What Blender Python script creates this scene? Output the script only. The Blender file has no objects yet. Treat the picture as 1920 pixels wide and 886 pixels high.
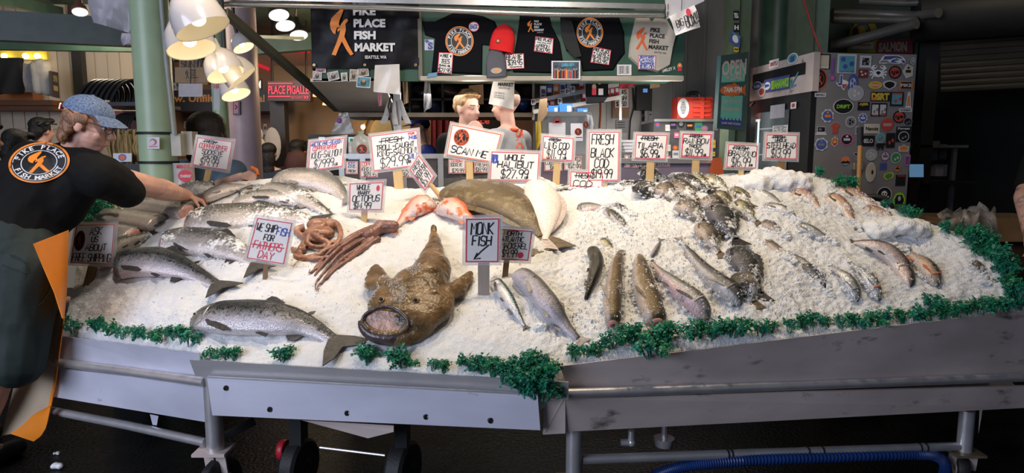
import bpy, bmesh, math, random
from math import sin, cos, pi, radians as R, sqrt, hypot, atan2
from mathutils import Vector as V, Matrix, noise
from mathutils.bvhtree import BVHTree
random.seed(7)
S = bpy.context.scene
COL = S.collection
# ------------------------------------------------------------------ camera, world, lights, exposure
F = 1250.0
PITCH = R(7)
EYE = V((0, 0, 1.45))
cam = bpy.data.cameras.new('camera')
cam.sensor_fit = 'HORIZONTAL'
cam.sensor_width = 36
cam.lens = F / 1920 * 36
cam.clip_start = .05
camo = bpy.data.objects.new('camera', cam)
camo.location = EYE
camo.rotation_euler = (R(90) - PITCH, 0, 0)
COL.objects.link(camo)
S.camera = camo
S.view_settings.view_transform = 'Standard'
S.view_settings.look = 'None'
S.view_settings.exposure = 0.0
S.view_settings.gamma = 1.0
S.view_settings.use_curve_mapping = False
W = bpy.data.worlds.new('sky')
S.world = W
W.use_nodes = True
W.node_tree.nodes['Background'].inputs[0].default_value = (.62, .72, .95, 1)
W.node_tree.nodes['Background'].inputs[1].default_value = .10

def light(kind, name, loc, to, energy, col, size=1.0, size_y=None, spot=60, blend=.6):
 l = bpy.data.lights.new(name, kind)
 l.energy = energy
 l.color = col
 if kind == 'AREA':
  l.shape = 'RECTANGLE'
  l.size = size
  l.size_y = size_y or size
 elif kind == 'SPOT':
  l.spot_size = R(spot)
  l.spot_blend = blend
  l.shadow_soft_size = size
 else:
  l.shadow_soft_size = size
 o = bpy.data.objects.new(name, l)
 o.location = loc
 d = V(to) - V(loc)
 o.rotation_euler = d.to_track_quat('-Z', 'Y').to_euler()
 COL.objects.link(o)
 return o

WARM = (1, .80, .56)
# daylight from the open market front behind the camera
light('AREA', 'street_daylight', (-4.0, -1.2, 2.4), (-.8, 3, .8), 215, (.74, .80, 1), 3.2, 2.4)
light('SPOT', 'canopy_fill_light', (.1, 1.9, 3.2), (.1, 4.3, 2.05), 110, (1, .93, .84), .15, spot=80, blend=.8)  # unseen fill spot, added to brighten the canopy board and clothes
# row of warm lamps over the ice
light('SPOT', 'ice_lamp_light', (-1.25, 2.9, 3.15), (-1.1, 3.3, 1), 80, WARM, .07, spot=95, blend=.9)
light('SPOT', 'ice_lamp_light', (-.85, 2.0, 3.2), (-1.8, 2.95, .9), 105, (1, .88, .80), .1, spot=62, blend=.9)  # extra spot added to lift the fishmonger's shadow off the left ice
light('SPOT', 'ice_lamp_light', (-.15, 2.8, 3.15), (-.1, 3.35, 1), 112, WARM, .07, spot=95, blend=.9)
light('SPOT', 'ice_lamp_light', (.75, 2.8, 3.15), (.75, 3.3, 1), 84, WARM, .07, spot=95, blend=.9)
light('SPOT', 'ice_lamp_light', (1.55, 2.7, 3.15), (1.6, 3.2, 1), 50, WARM, .07, spot=95, blend=.9)
# store interior lights, with some unseen fill lights added
light('POINT', 'store_bulb_light', (-.25, 4.42, 1.88), (0, 0, 0), 4, (1, .9, .8), .08)  # added fill with no fitting, brightens the hanging canvas bag
light('POINT', 'counter_fill_light', (-.1, 3.15, 2.27), (0, 0, 0), 9, (1, .88, .74), .12)  # added fill above the view, for the people and bags under the canopy
light('POINT', 'shutter_fill_light', (3.4, 4.0, 2.9), (0, 0, 0), 7, (1, .85, .65), .12)  # unseen fill added so the dark shutter slats show
light('AREA', 'store_tube_light', (.3, 5.0, 1.88), (.3, 4.9, 0), 14, (1, .93, .85), 2.4, .3)
light('POINT', 'store_bulb_light', (1.0, 4.6, 1.75), (0, 0, 0), 7, (1, .9, .8), .1)
light('POINT', 'hall_bulb_light', (-1.7, 7.0, 2.3), (0, 0, 0), 30, (1, .72, .42), .15)
light('POINT', 'hall_bulb_light', (-3.5, 5.7, 2.65), (0, 0, 0), 42, (1, .82, .6), .2)
light('POINT', 'hall_bulb_light', (-2.7, 6.3, 2.3), (0, 0, 0), 30, (1, .85, .7), .2)
light('POINT', 'case_light', (.0, 4.75, 1.2), (0, 0, 0), 1.2, (1, .75, .8), .1)

# ------------------------------------------------------------------ helpers
def at(px, py, Y):
 """world point seen at photo pixel (px, py) at forward distance Y"""
 u = (px - 960) / F
 v = (443 - py) / F
 c, s = cos(PITCH), sin(PITCH)
 d = V((u, c + v * s, -s + v * c))
 return EYE + d * (Y / d.y)

def raydir(px, py):
 return (at(px, py, 1.0) - EYE).normalized()

def px_m(n, Y):
 return n / F * Y

MATS = {}

def nd(t, kind, **kw):
 n = t.nodes.new(kind)
 for k, v in kw.items():
  setattr(n, k, v)
 return n

def ramp(t, stops):
 r = nd(t, 'ShaderNodeValToRGB')
 e = r.color_ramp.elements
 while len(e) < len(stops):
  e.new(.5)
 for i, (p, c) in enumerate(stops):
  e[i].position = p
  e[i].color = (c[0], c[1], c[2], 1) if not isinstance(c, (int, float)) else (c, c, c, 1)
 return r

def noise_node(t, scale, detail=3, coord='Object', stretch=None, rough=.5):
 tc = nd(t, 'ShaderNodeTexCoord')
 n = nd(t, 'ShaderNodeTexNoise')
 n.inputs['Scale'].default_value = scale
 n.inputs['Detail'].default_value = detail
 n.inputs['Roughness'].default_value = rough
 if stretch:
  mp = nd(t, 'ShaderNodeMapping')
  mp.inputs['Scale'].default_value = stretch
  t.links.new(tc.outputs[coord], mp.inputs[0])
  t.links.new(mp.outputs[0], n.inputs['Vector'])
 else:
  t.links.new(tc.outputs[coord], n.inputs['Vector'])
 return n

def M(name, col, rough=.55, metal=0., var=.12, vs=9., bump=0., bs=60., emit=0., ecol=None, alpha=1., trans=0., coat=0., spec=.5, stretch=None, stain=None, stain_t=.6):
 if name in MATS:
  return MATS[name]
 m = bpy.data.materials.new(name)
 m.use_nodes = True
 t = m.node_tree
 b = t.nodes['Principled BSDF']
 L = t.links.new
 n = noise_node(t, vs, 4, stretch=stretch)
 lo = tuple(max(0, c * (1 - var)) for c in col)
 hi = tuple(min(1, c * (1 + var)) for c in col)
 r = ramp(t, [(.3, lo), (.7, hi)])
 L(n.outputs[0], r.inputs[0])
 out = r.outputs[0]
 if stain:
  n2 = noise_node(t, vs * 2.3, 6, stretch=stretch, rough=.65)
  r2 = ramp(t, [(stain_t, 0.), (min(.99, stain_t + .12), 1.)])
  L(n2.outputs[0], r2.inputs[0])
  mx = nd(t, 'ShaderNodeMix', data_type='RGBA')
  L(r2.outputs[0], mx.inputs[0])
  L(out, mx.inputs[6])
  mx.inputs[7].default_value = (*stain, 1)
  out = mx.outputs[2]
 L(out, b.inputs['Base Color'])
 b.inputs['Roughness'].default_value = rough
 b.inputs['Metallic'].default_value = metal
 b.inputs['Specular IOR Level'].default_value = spec
 b.inputs['Coat Weight'].default_value = coat
 b.inputs['Alpha'].default_value = alpha
 b.inputs['Transmission Weight'].default_value = trans
 if emit:
  b.inputs['Emission Color'].default_value = (*(ecol or col), 1)
  b.inputs['Emission Strength'].default_value = emit
 if bump:
  nb = noise_node(t, bs, 3, stretch=stretch)
  bp = nd(t, 'ShaderNodeBump')
  bp.inputs['Strength'].default_value = bump
  bp.inputs['Distance'].default_value = .01
  L(nb.outputs[0], bp.inputs['Height'])
  L(bp.outputs[0], b.inputs['Normal'])
 MATS[name] = m
 return m

def fmat(name, back, side, belly, spots=0., spot_s=60., spot_c=(.02, .02, .025), frost=0., metal=.25, rough=.3, stripes=0., scale_s=260., blotch=None, blotch_t=.55, edges=(.24, .42, .58), headc=None):
 """fish skin: uv.y runs belly (0) to back (1), uv.x head to tail"""
 if name in MATS:
  return MATS[name]
 m = bpy.data.materials.new(name)
 m.use_nodes = True
 t = m.node_tree
 L = t.links.new
 b = t.nodes['Principled BSDF']
 uv = nd(t, 'ShaderNodeUVMap', uv_map='UVMap')
 sp = nd(t, 'ShaderNodeSeparateXYZ')
 L(uv.outputs[0], sp.inputs[0])
 n = noise_node(t, 22, 5)
 ma = nd(t, 'ShaderNodeMath', operation='MULTIPLY_ADD')
 L(n.outputs[0], ma.inputs[0])
 ma.inputs[1].default_value = .26
 sub = nd(t, 'ShaderNodeMath', operation='SUBTRACT')
 L(sp.outputs[1], sub.inputs[0])
 sub.inputs[1].default_value = .13
 L(sub.outputs[0], ma.inputs[2])
 r = ramp(t, [(edges[0] - .1, belly), (edges[0] + .08, side), (edges[1], side), (edges[2] + .1, back)])
 L(ma.outputs[0], r.inputs[0])
 out = r.outputs[0]
 n8 = noise_node(t, 150, 3, rough=.7)
 r8 = ramp(t, [(.34, .52), (.5, 1.), (.66, 1.0)])
 L(n8.outputs[0], r8.inputs[0])
 mu8 = nd(t, 'ShaderNodeMix', data_type='RGBA', blend_type='MULTIPLY')
 mu8.inputs[0].default_value = .75
 L(out, mu8.inputs[6])
 L(r8.outputs[0], mu8.inputs[7])
 out = mu8.outputs[2]

 def over(fac, col):
  nonlocal out
  mx = nd(t, 'ShaderNodeMix', data_type='RGBA')
  L(fac, mx.inputs[0])
  L(out, mx.inputs[6])
  mx.inputs[7].default_value = (*col, 1)
  out = mx.outputs[2]
 if blotch:
  n3 = noise_node(t, 16, 3)
  r3 = ramp(t, [(blotch_t - .04, 0.), (blotch_t + .05, 1.)])
  L(n3.outputs[0], r3.inputs[0])
  over(r3.outputs[0], blotch)
 if spots:
  n2 = noise_node(t, spot_s, 2)
  r2 = ramp(t, [(.62 - .12 * spots, 0.), (.68 - .12 * spots, 1.)])
  L(n2.outputs[0], r2.inputs[0])
  r4 = ramp(t, [(edges[1] - .05, 0.), (edges[2], 1.)])
  L(sp.outputs[1], r4.inputs[0])
  mu = nd(t, 'ShaderNodeMath', operation='MULTIPLY')
  L(r2.outputs[0], mu.inputs[0])
  L(r4.outputs[0], mu.inputs[1])
  over(mu.outputs[0], spot_c)
 if headc:
  r9 = ramp(t, [(.13, 1.), (.17, 0.)])
  L(sp.outputs[0], r9.inputs[0])
  n9 = noise_node(t, 40, 3)
  m9 = nd(t, 'ShaderNodeMath', operation='MULTIPLY', use_clamp=True)
  L(r9.outputs[0], m9.inputs[0])
  ma9 = nd(t, 'ShaderNodeMath', operation='MULTIPLY')
  L(n9.outputs[0], ma9.inputs[0])
  ma9.inputs[1].default_value = 1.5
  L(ma9.outputs[0], m9.inputs[1])
  over(m9.outputs[0], headc)
 if stripes:
  wv = nd(t, 'ShaderNodeTexWave', wave_type='BANDS', bands_direction='X')
  wv.inputs['Scale'].default_value = stripes
  wv.inputs['Distortion'].default_value = 3.5
  wv.inputs['Detail'].default_value = 2
  L(uv.outputs[0], wv.inputs['Vector'])
  r2 = ramp(t, [(.45, 0.), (.6, 1.)])
  L(wv.outputs[1], r2.inputs[0])
  r4 = ramp(t, [(.6, 0.), (.68, 1.)])
  L(sp.outputs[1], r4.inputs[0])
  mu = nd(t, 'ShaderNodeMath', operation='MULTIPLY')
  L(r2.outputs[0], mu.inputs[0])
  L(r4.outputs[0], mu.inputs[1])
  over(mu.outputs[0], spot_c)
 ro = rough
 if frost:
  n5 = noise_node(t, 70, 5, rough=.7)
  n6 = noise_node(t, 9, 2)
  ad = nd(t, 'ShaderNodeMath', operation='ADD')
  L(n5.outputs[0], ad.inputs[0])
  L(n6.outputs[0], ad.inputs[1])
  r5 = ramp(t, [(.50, 0.), (.56, 1.)])
  hf = nd(t, 'ShaderNodeMath', operation='MULTIPLY_ADD')
  L(ad.outputs[0], hf.inputs[0])
  hf.inputs[1].default_value = .5
  hf.inputs[2].default_value = (frost - .5) * .42 + .02
  L(hf.outputs[0], r5.inputs[0])
  over(r5.outputs[0], (.82, .82, .80))
  rr = nd(t, 'ShaderNodeMath', operation='MULTIPLY_ADD')
  L(r5.outputs[0], rr.inputs[0])
  rr.inputs[1].default_value = .4
  rr.inputs[2].default_value = rough
  L(rr.outputs[0], b.inputs['Roughness'])
  mm = nd(t, 'ShaderNodeMath', operation='MULTIPLY_ADD')
  L(r5.outputs[0], mm.inputs[0])
  mm.inputs[1].default_value = -metal
  mm.inputs[2].default_value = metal
  L(mm.outputs[0], b.inputs['Metallic'])
 else:
  b.inputs['Roughness'].default_value = ro
  b.inputs['Metallic'].default_value = metal
 L(out, b.inputs['Base Color'])
 tc = nd(t, 'ShaderNodeTexCoord')
 vo = nd(t, 'ShaderNodeTexVoronoi')
 vo.inputs['Scale'].default_value = scale_s
 L(tc.outputs['Object'], vo.inputs['Vector'])
 bp = nd(t, 'ShaderNodeBump')
 bp.inputs['Strength'].default_value = .45
 bp.inputs['Distance'].default_value = .003
 L(vo.outputs[0], bp.inputs['Height'])
 L(bp.outputs[0], b.inputs['Normal'])
 MATS[name] = m
 return m

WL = {}

class MB:
 """collects shapes; build() links them as one mesh object"""

 def __init__(s):
  s.v, s.f, s.mi, s.mats, s.uv = [], [], [], [], []

 def add(s, vs, fs, mat, uv=None):
  if mat not in s.mats:
   s.mats.append(mat)
  k = s.mats.index(mat)
  o = len(s.v)
  s.v += [V(p) for p in vs]
  s.uv += uv if uv else [(0, 0)] * len(vs)
  s.f += [[i + o for i in f] for f in fs]
  s.mi += [k] * len(fs)
  return s

 def hexa(s, p, mat):
  return s.add(p, [(0, 3, 2, 1), (4, 5, 6, 7), (0, 1, 5, 4), (1, 2, 6, 5), (2, 3, 7, 6), (3, 0, 4, 7)], mat)

 def box(s, c, d, mat, m=None):
  x, y, z = d[0] / 2, d[1] / 2, d[2] / 2
  p = [V(q) for q in ((-x, -y, -z), (x, -y, -z), (x, y, -z), (-x, y, -z), (-x, -y, z), (x, -y, z), (x, y, z), (-x, y, z))]
  if m is not None:
   p = [m @ q for q in p]
  return s.hexa([q + V(c) for q in p], mat)

 def span(s, a, b, mat):
  a, b = V(a), V(b)
  d = b - a
  return s.box((a + b) / 2, (abs(d.x), abs(d.y), abs(d.z)), mat)

 def bar(s, a, b, w, h, mat, up=(0, 0, 1)):
  a, b = V(a), V(b)
  t = (b - a).normalized()
  x = t.cross(V(up))
  if x.length < 1e-4:
   x = t.cross(V((0, 1, 0)))
  x.normalize()
  y = x.cross(t)
  x, y = x * w / 2, y * h / 2
  return s.hexa([a - x - y, a + x - y, b + x - y, b - x - y, a - x + y, a + x + y, b + x + y, b - x + y], mat)

 def rings(s, rs, mat, caps=True, uv=None):
  n = len(rs[0])
  vs = [p for r in rs for p in r]
  fs = []
  for i in range(len(rs) - 1):
   for j in range(n):
    k = (j + 1) % n
    fs.append((i * n + j, i * n + k, (i + 1) * n + k, (i + 1) * n + j))
  if caps:
   fs.append(tuple(range(n))[::-1])
   fs.append(tuple(range((len(rs) - 1) * n, len(rs) * n)))
  return s.add(vs, fs, mat, uv)

 def tube(s, path, r, mat, n=8, caps=True):
  path = [V(p) for p in path]
  rr = r if isinstance(r, (list, tuple)) else [r] * len(path)
  rs = []
  x = None
  for i, p in enumerate(path):
   t = (path[min(i + 1, len(path) - 1)] - path[max(i - 1, 0)]).normalized()
   if x is None:
    x = t.cross(V((0, 0, 1)))
    if x.length < 1e-3:
     x = t.cross(V((1, 0, 0)))
   x = (x - t * x.dot(t)).normalized()
   y = t.cross(x)
   rs.append([p + x * (rr[i] * cos(2 * pi * j / n)) + y * (rr[i] * sin(2 * pi * j / n)) for j in range(n)])
  return s.rings(rs, mat, caps)

 def lathe(s, prof, mat, m=None, n=24, caps=True):
  m = m or Matrix()
  rs = [[m @ V((r * cos(2 * pi * j / n), r * sin(2 * pi * j / n), z)) for j in range(n)] for r, z in prof]
  return s.rings(rs, mat, caps)

 def prism(s, poly, d, mat, m=None):
  m = m or Matrix()
  n = len(poly)
  vs = [m @ V((x, y, 0)) for x, y in poly] + [m @ V((x, y, d)) for x, y in poly]
  fs = [tuple(range(n))[::-1], tuple(range(n, 2 * n))] + [(i, (i + 1) % n, n + (i + 1) % n, n + i) for i in range(n)]
  return s.add(vs, fs, mat)

 def ell(s, c, rad, mat, m=None, n=14, k=9):
  m3 = m.to_3x3() if m is not None else Matrix.Identity(3)
  c = V(c)
  rad = (rad, rad, rad) if isinstance(rad, (int, float)) else rad
  rs = []
  for i in range(k + 1):
   a = pi * (.02 + .96 * i / k)
   rs.append([c + m3 @ V((rad[0] * sin(a) * cos(2 * pi * j / n), rad[1] * sin(a) * sin(2 * pi * j / n), -rad[2] * cos(a))) for j in range(n)])
  return s.rings(rs, mat)

 def cap(s, a, ra, b, rb, mat, n=12):
  a, b = V(a), V(b)
  t = (b - a)
  if t.length < 1e-5:
   return s.ell(a, ra, mat)
  t.normalize()
  path, rr = [], []
  for i in range(4):
   q = pi / 2 * (i + .12) / 4
   path.append(a - t * ra * cos(q))
   rr.append(ra * sin(q))
  path.append(a); rr.append(ra)
  path.append(b); rr.append(rb)
  for i in range(3, -1, -1):
   q = pi / 2 * (i + .12) / 4
   path.append(b + t * rb * cos(q))
   rr.append(rb * sin(q))
  return s.tube(path, rr, mat, n)

 def sheet(s, rows, th, mat, mat2=None, off=None):
  """grid of points made solid by th along off (or its own normals)"""
  nr, nc = len(rows), len(rows[0])
  P = [[V(p) for p in r] for r in rows]
  Q = []
  for i in range(nr):
   q = []
   for j in range(nc):
    if off is not None:
     n = V(off)
    else:
     a = P[min(i + 1, nr - 1)][j] - P[max(i - 1, 0)][j]
     b = P[i][min(j + 1, nc - 1)] - P[i][max(j - 1, 0)]
     n = a.cross(b)
     n.normalize()
    q.append(P[i][j] + n * th)
   Q.append(q)
  fa = [(i * nc + j, i * nc + j + 1, (i + 1) * nc + j + 1, (i + 1) * nc + j) for i in range(nr - 1) for j in range(nc - 1)]
  s.add([p for r in P for p in r], fa, mat)
  s.add([p for r in Q for p in r], [f[::-1] for f in fa], mat2 or mat)
  ring = [P[0][j] for j in range(nc)] + [P[i][-1] for i in range(1, nr)] + [P[-1][j] for j in range(nc - 2, -1, -1)] + [P[i][0] for i in range(nr - 2, 0, -1)]
  rq = [Q[0][j] for j in range(nc)] + [Q[i][-1] for i in range(1, nr)] + [Q[-1][j] for j in range(nc - 2, -1, -1)] + [Q[i][0] for i in range(nr - 2, 0, -1)]
  n = len(ring)
  s.add(ring + rq, [(i, (i + 1) % n, n + (i + 1) % n, n + i) for i in range(n)], mat2 or mat)
  return s

 def build(s, name, parent=None, smooth=True, angle=42, uv=False):
  o0 = WL.get(parent.name, V((0, 0, 0))) if parent else V((0, 0, 0))
  me = bpy.data.meshes.new(name)
  me.from_pydata([tuple(p - o0) for p in s.v], [], s.f)
  for m in s.mats:
   me.materials.append(m)
  me.polygons.foreach_set('material_index', s.mi)
  if uv:
   ul = me.uv_layers.new(name='UVMap')
   for lp in me.loops:
    ul.data[lp.index].uv = s.uv[lp.vertex_index]
  if smooth:
   me.shade_smooth()
   me.set_sharp_from_angle(angle=R(angle))
  me.update()
  o = bpy.data.objects.new(name, me)
  COL.objects.link(o)
  if parent:
   o.parent = parent
  WL[o.name] = o0
  return o

def tag(o, label=None, cat=None, group=None, kind=None):
 if label: o['label'] = label
 if cat: o['category'] = cat
 if group: o['group'] = group
 if kind: o['kind'] = kind
 return o

def thing(name, label, cat, loc=(0, 0, 0), group=None, kind=None):
 o = bpy.data.objects.new(name, None)
 o.empty_display_size = .05
 COL.objects.link(o)
 o.location = loc
 WL[o.name] = V(loc)
 return tag(o, label, cat, group, kind)

def solo(mb, name, label, cat, group=None, kind=None, **kw):
 """a thing that is one mesh, its origin at its base"""
 lo = V((min(p.x for p in mb.v), min(p.y for p in mb.v), min(p.z for p in mb.v)))
 hi = V((max(p.x for p in mb.v), max(p.y for p in mb.v), max(p.z for p in mb.v)))
 b = V(((lo.x + hi.x) / 2, (lo.y + hi.y) / 2, lo.z))
 mb.v = [p - b for p in mb.v]
 o = mb.build(name, None, **kw)
 o.location = b
 WL[o.name] = b
 return tag(o, label, cat, group, kind)

def struct(mb, name, **kw):
 return tag(mb.build(name, None, **kw), kind='structure')

def blob(mb, name, parent, voxel, smooth=3, mat=None, bumpy=0., bs=30.):
 """one continuous skin around overlapping pieces"""
 o = mb.build(name, parent, smooth=False)
 md = o.modifiers.new('r', 'REMESH')
 md.mode = 'VOXEL'
 md.voxel_size = voxel
 if smooth:
  sm = o.modifiers.new('s', 'SMOOTH')
  sm.iterations = smooth
  sm.factor = .5
 dg = bpy.context.evaluated_depsgraph_get()
 me = bpy.data.meshes.new_from_object(o.evaluated_get(dg))
 old = o.data
 o.modifiers.clear()
 o.data = me
 bpy.data.meshes.remove(old)
 me.materials.clear()
 me.materials.append(mat or mb.mats[0])
 if bumpy:
  for vx, n in zip(me.vertices, [v.normal.copy() for v in me.vertices]):
   vx.co += n * (bumpy * noise.noise(vx.co * bs))
 me.shade_smooth()
 me.name = name
 return o

# ---- flat drawing on a four-cornered face: u runs right, v runs down
class Quad:
 def __init__(s, tl, tr, br, bl):
  s.c = [V(p) for p in (tl, tr, br, bl)]
  s.w = ((s.c[1] - s.c[0]).length + (s.c[2] - s.c[3]).length) / 2
  s.h = ((s.c[3] - s.c[0]).length + (s.c[2] - s.c[1]).length) / 2
  n = (s.c[1] - s.c[0]).cross(s.c[3] - s.c[0]).normalized()
  ctr = sum(s.c, V()) / 4
  s.n = n if n.dot(EYE - ctr) > 0 else -n
  s.ctr = ctr

 def q(s, u, v, off=0.):
  a = s.c[0].lerp(s.c[1], u)
  b = s.c[3].lerp(s.c[2], u)
  return a.lerp(b, v) + s.n * off

 def plate(s, mb, mat, th=.003, u0=0, v0=0, u1=1, v1=1, off=0.):
  p = [s.q(u0, v0, off - th), s.q(u1, v0, off - th), s.q(u1, v1, off - th), s.q(u0, v1, off - th), s.q(u0, v0, off), s.q(u1, v0, off), s.q(u1, v1, off), s.q(u0, v1, off)]
  mb.hexa(p, mat)

 def poly(s, mb, pts, mat, off=.0008):
  mb.add([s.q(u, v, off) for u, v in pts], [tuple(range(len(pts)))], mat)

 def rect(s, mb, u0, v0, u1, v1, mat, off=.0008):
  s.poly(mb, [(u0, v0), (u1, v0), (u1, v1), (u0, v1)], mat, off)

 def disc(s, mb, u, v, ru, rv, mat, off=.0008, n=24, a0=0, hole=0.):
  if hole:
   vs, fs = [], []
   for i in range(n):
    a = 2 * pi * i / n
    vs += [s.q(u + ru * cos(a), v + rv * sin(a), off), s.q(u + ru * hole * cos(a), v + rv * hole * sin(a), off)]
    j = (i + 1) % n
    fs.append((2 * i, 2 * j, 2 * j + 1, 2 * i + 1))
   mb.add(vs, fs, mat)
  else:
   s.poly(mb, [(u + ru * cos(2 * pi * i / n + a0), v + rv * sin(2 * pi * i / n + a0)) for i in range(n)], mat, off)

 def border(s, mb, w, mat, inset=0., off=.0008):
  a, b = w / s.w, w / s.h
  iu, iv = inset / s.w, inset / s.h
  s.rect(mb, iu, iv, 1 - iu, iv + b, mat, off)
  s.rect(mb, iu, 1 - iv - b, 1 - iu, 1 - iv, mat, off)
  s.rect(mb, iu, iv + b, iu + a, 1 - iv - b, mat, off)
  s.rect(mb, 1 - iu - a, iv + b, 1 - iu, 1 - iv - b, mat, off)

 def line(s, mb, pts, wt, mat, off=.001):
  """marker stroke, wt in metres"""
  P = [(u * s.w, v * s.h) for u, v in pts]
  vs, fs = [], []
  for i, (x, y) in enumerate(P):
   x0, y0 = P[max(i - 1, 0)]
   x1, y1 = P[min(i + 1, len(P) - 1)]
   d = hypot(x1 - x0, y1 - y0) or 1
   nx, ny = -(y1 - y0) / d * wt / 2, (x1 - x0) / d * wt / 2
   vs += [s.q((x + nx) / s.w, (y + ny) / s.h, off), s.q((x - nx) / s.w, (y - ny) / s.h, off)]
  for i in range(len(P) - 1):
   fs.append((2 * i, 2 * i + 1, 2 * i + 3, 2 * i + 2))
  mb.add(vs, fs, mat)

 def hand(s, mb, txt, u0, u1, v0, v1, mat, wt=.0035, slant=.12, strike=False, jit=.25):
  """handwritten line filling u0..u1, v0..v1"""
  adv = [2.2 if c in ".!'I:1" else 5.2 if c in 'MW' else 3.0 if c == ' ' else 4.9 for c in txt]
  tot = sum(adv)
  x = 0
  for c, a in zip(txt, adv):
   g = STROKES.get(c.upper())
   if g:
    k = (a - .9) / 4
    dy = random.uniform(-jit, jit)
    for part in g.split('|'):
     pts = []
     for tk in part.split():
      gx, gy = int(tk[0]), int(tk[1])
      xx = x + gx * k + slant * gy + random.uniform(-jit, jit) * .4
      yy = gy + dy + random.uniform(-jit, jit) * .4
      pts.append((u0 + (u1 - u0) * xx / tot, v1 - (v1 - v0) * yy / 6))
     s.line(mb, pts, wt, mat, .001 + random.random() * .0003)
   x += a
  if strike:
   s.line(mb, [(u0 - .05, (v0 + v1) / 2 + .01), (u1 + .05, (v0 + v1) / 2 - .01)], wt, mat)

 def text(s, mb, txt, u0, u1, v0, v1, mat, bold=.02, off=.001, spacing=1.):
  """printed line filling the box (width fitted)"""
  vs, fs, (x0, x1, y0, y1) = glyphs(txt, bold)
  mb.add([s.q(u0 + (u1 - u0) * (x - x0) / (x1 - x0), v1 - (v1 - v0) * (y - y0) / (y1 - y0), off) for x, y in vs], fs, mat)

STROKES = {'A': '00 26 40|12 32', 'B': '00 06 36 45 44 33 03|33 42 41 30 00', 'C': '45 36 16 05 01 10 30 41', 'D': '00 06 26 44 42 20 00', 'E': '46 06 00 40|03 33', 'F': '46 06 00|03 33', 'G': '45 36 16 05 01 10 30 41 43 23', 'H': '00 06|40 46|03 43', 'I': '20 26', 'J': '36 31 20 10 01', 'K': '00 06|46 03 40', 'L': '06 00 40', 'M': '00 06 23 46 40', 'N': '00 06 40 46', 'O': '16 05 01 10 30 41 45 36 16', 'P': '00 06 36 45 44 33 03', 'Q': '16 05 01 10 30 41 45 36 16|22 40', 'R': '00 06 36 45 44 33 03|23 40', 'S': '45 36 16 05 04 13 33 42 41 30 10 01', 'T': '06 46|26 20', 'U': '06 01 10 30 41 46', 'V': '06 20 46', 'W': '06 10 23 30 46', 'X': '00 46|06 40', 'Y': '06 23 46|23 20', 'Z': '06 46 00 40', '0': '16 05 01 10 30 41 45 36 16', '1': '25 26 20', '2': '05 16 36 45 44 00 40', '3': '05 16 36 45 44 33 13|33 42 41 30 10 01', '4': '30 36 02 42', '5': '46 06 03 33 42 41 30 00', '6': '46 26 04 01 10 30 41 42 33 13 02', '7': '06 46 10', '8': '13 04 05 16 36 45 44 33 13 02 01 10 30 41 42 33', '9': '44 33 13 04 05 16 36 45 44 30', '$': '45 36 16 05 04 13 33 42 41 30 10 01|27 20', '.': '20 21', '-': '03 43', '!': '26 22|20 21', '/': '00 46', "'": '26 24', ':': '21 22|24 25', '#': '10 16|30 36|02 42|04 44', '*': '11 35|15 31|03 43', '~': '02 14 23 32 44'}
_GL = {}

def glyphs(txt, bold=.02):
 k = (txt, bold)
 if k not in _GL:
  cu = bpy.data.curves.new('t', 'FONT')
  cu.body = txt
  cu.offset = bold
  cu.resolution_u = 3
  ob = bpy.data.objects.new('t', cu)
  me = ob.to_mesh()
  vs = [(v.co.x, v.co.y) for v in me.vertices]
  fs = [tuple(p.vertices) for p in me.polygons]
  ob.to_mesh_clear()
  bpy.data.objects.remove(ob)
  bpy.data.curves.remove(cu)
  xs = [p[0] for p in vs] or [0, 1]
  ys = [p[1] for p in vs] or [0, 1]
  _GL[k] = (vs, fs, (min(xs), max(xs), min(ys), max(ys)))
 return _GL[k]

def qpx(pts, Y):
 """Quad from four photo pixels TL TR BR BL; Y one depth or four"""
 ys = Y if isinstance(Y, (list, tuple)) else [Y] * 4
 return Quad(*[at(p[0], p[1], y) for p, y in zip(pts, ys)])

def rpx(x0, y0, x1, y1, Y):
 return qpx([(x0, y0), (x1, y0), (x1, y1), (x0, y1)], Y)

# fishmonger-with-fish emblem, unit box, v down
FIG_FISH = [(.05, .33), (.10, .22), (.22, .15), (.36, .08), (.52, .0), (.58, .05), (.52, .14), (.44, .24), (.40, .33), (.46, .42), (.34, .40), (.28, .48), (.27, .55), (.17, .52), (.08, .44)]
FIG_MAN = [(.40, .42), (.50, .33), (.62, .24), (.74, .22), (.76, .27), (.66, .33), (.68, .45), (.62, .60), (.80, .80), (.98, .97), (.86, 1.0), (.70, .88), (.52, .70), (.40, .84), (.28, 1.0), (.12, .98), (.30, .74), (.42, .56), (.46, .46), (.36, .50), (.34, .45)]

def figure(q, mb, u0, u1, v0, v1, mat, off=.0012):
 for pl in (FIG_FISH, FIG_MAN):
  q.poly(mb, [(u0 + (u1 - u0) * x, v0 + (v1 - v0) * y) for x, y in pl], mat, off)

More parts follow.
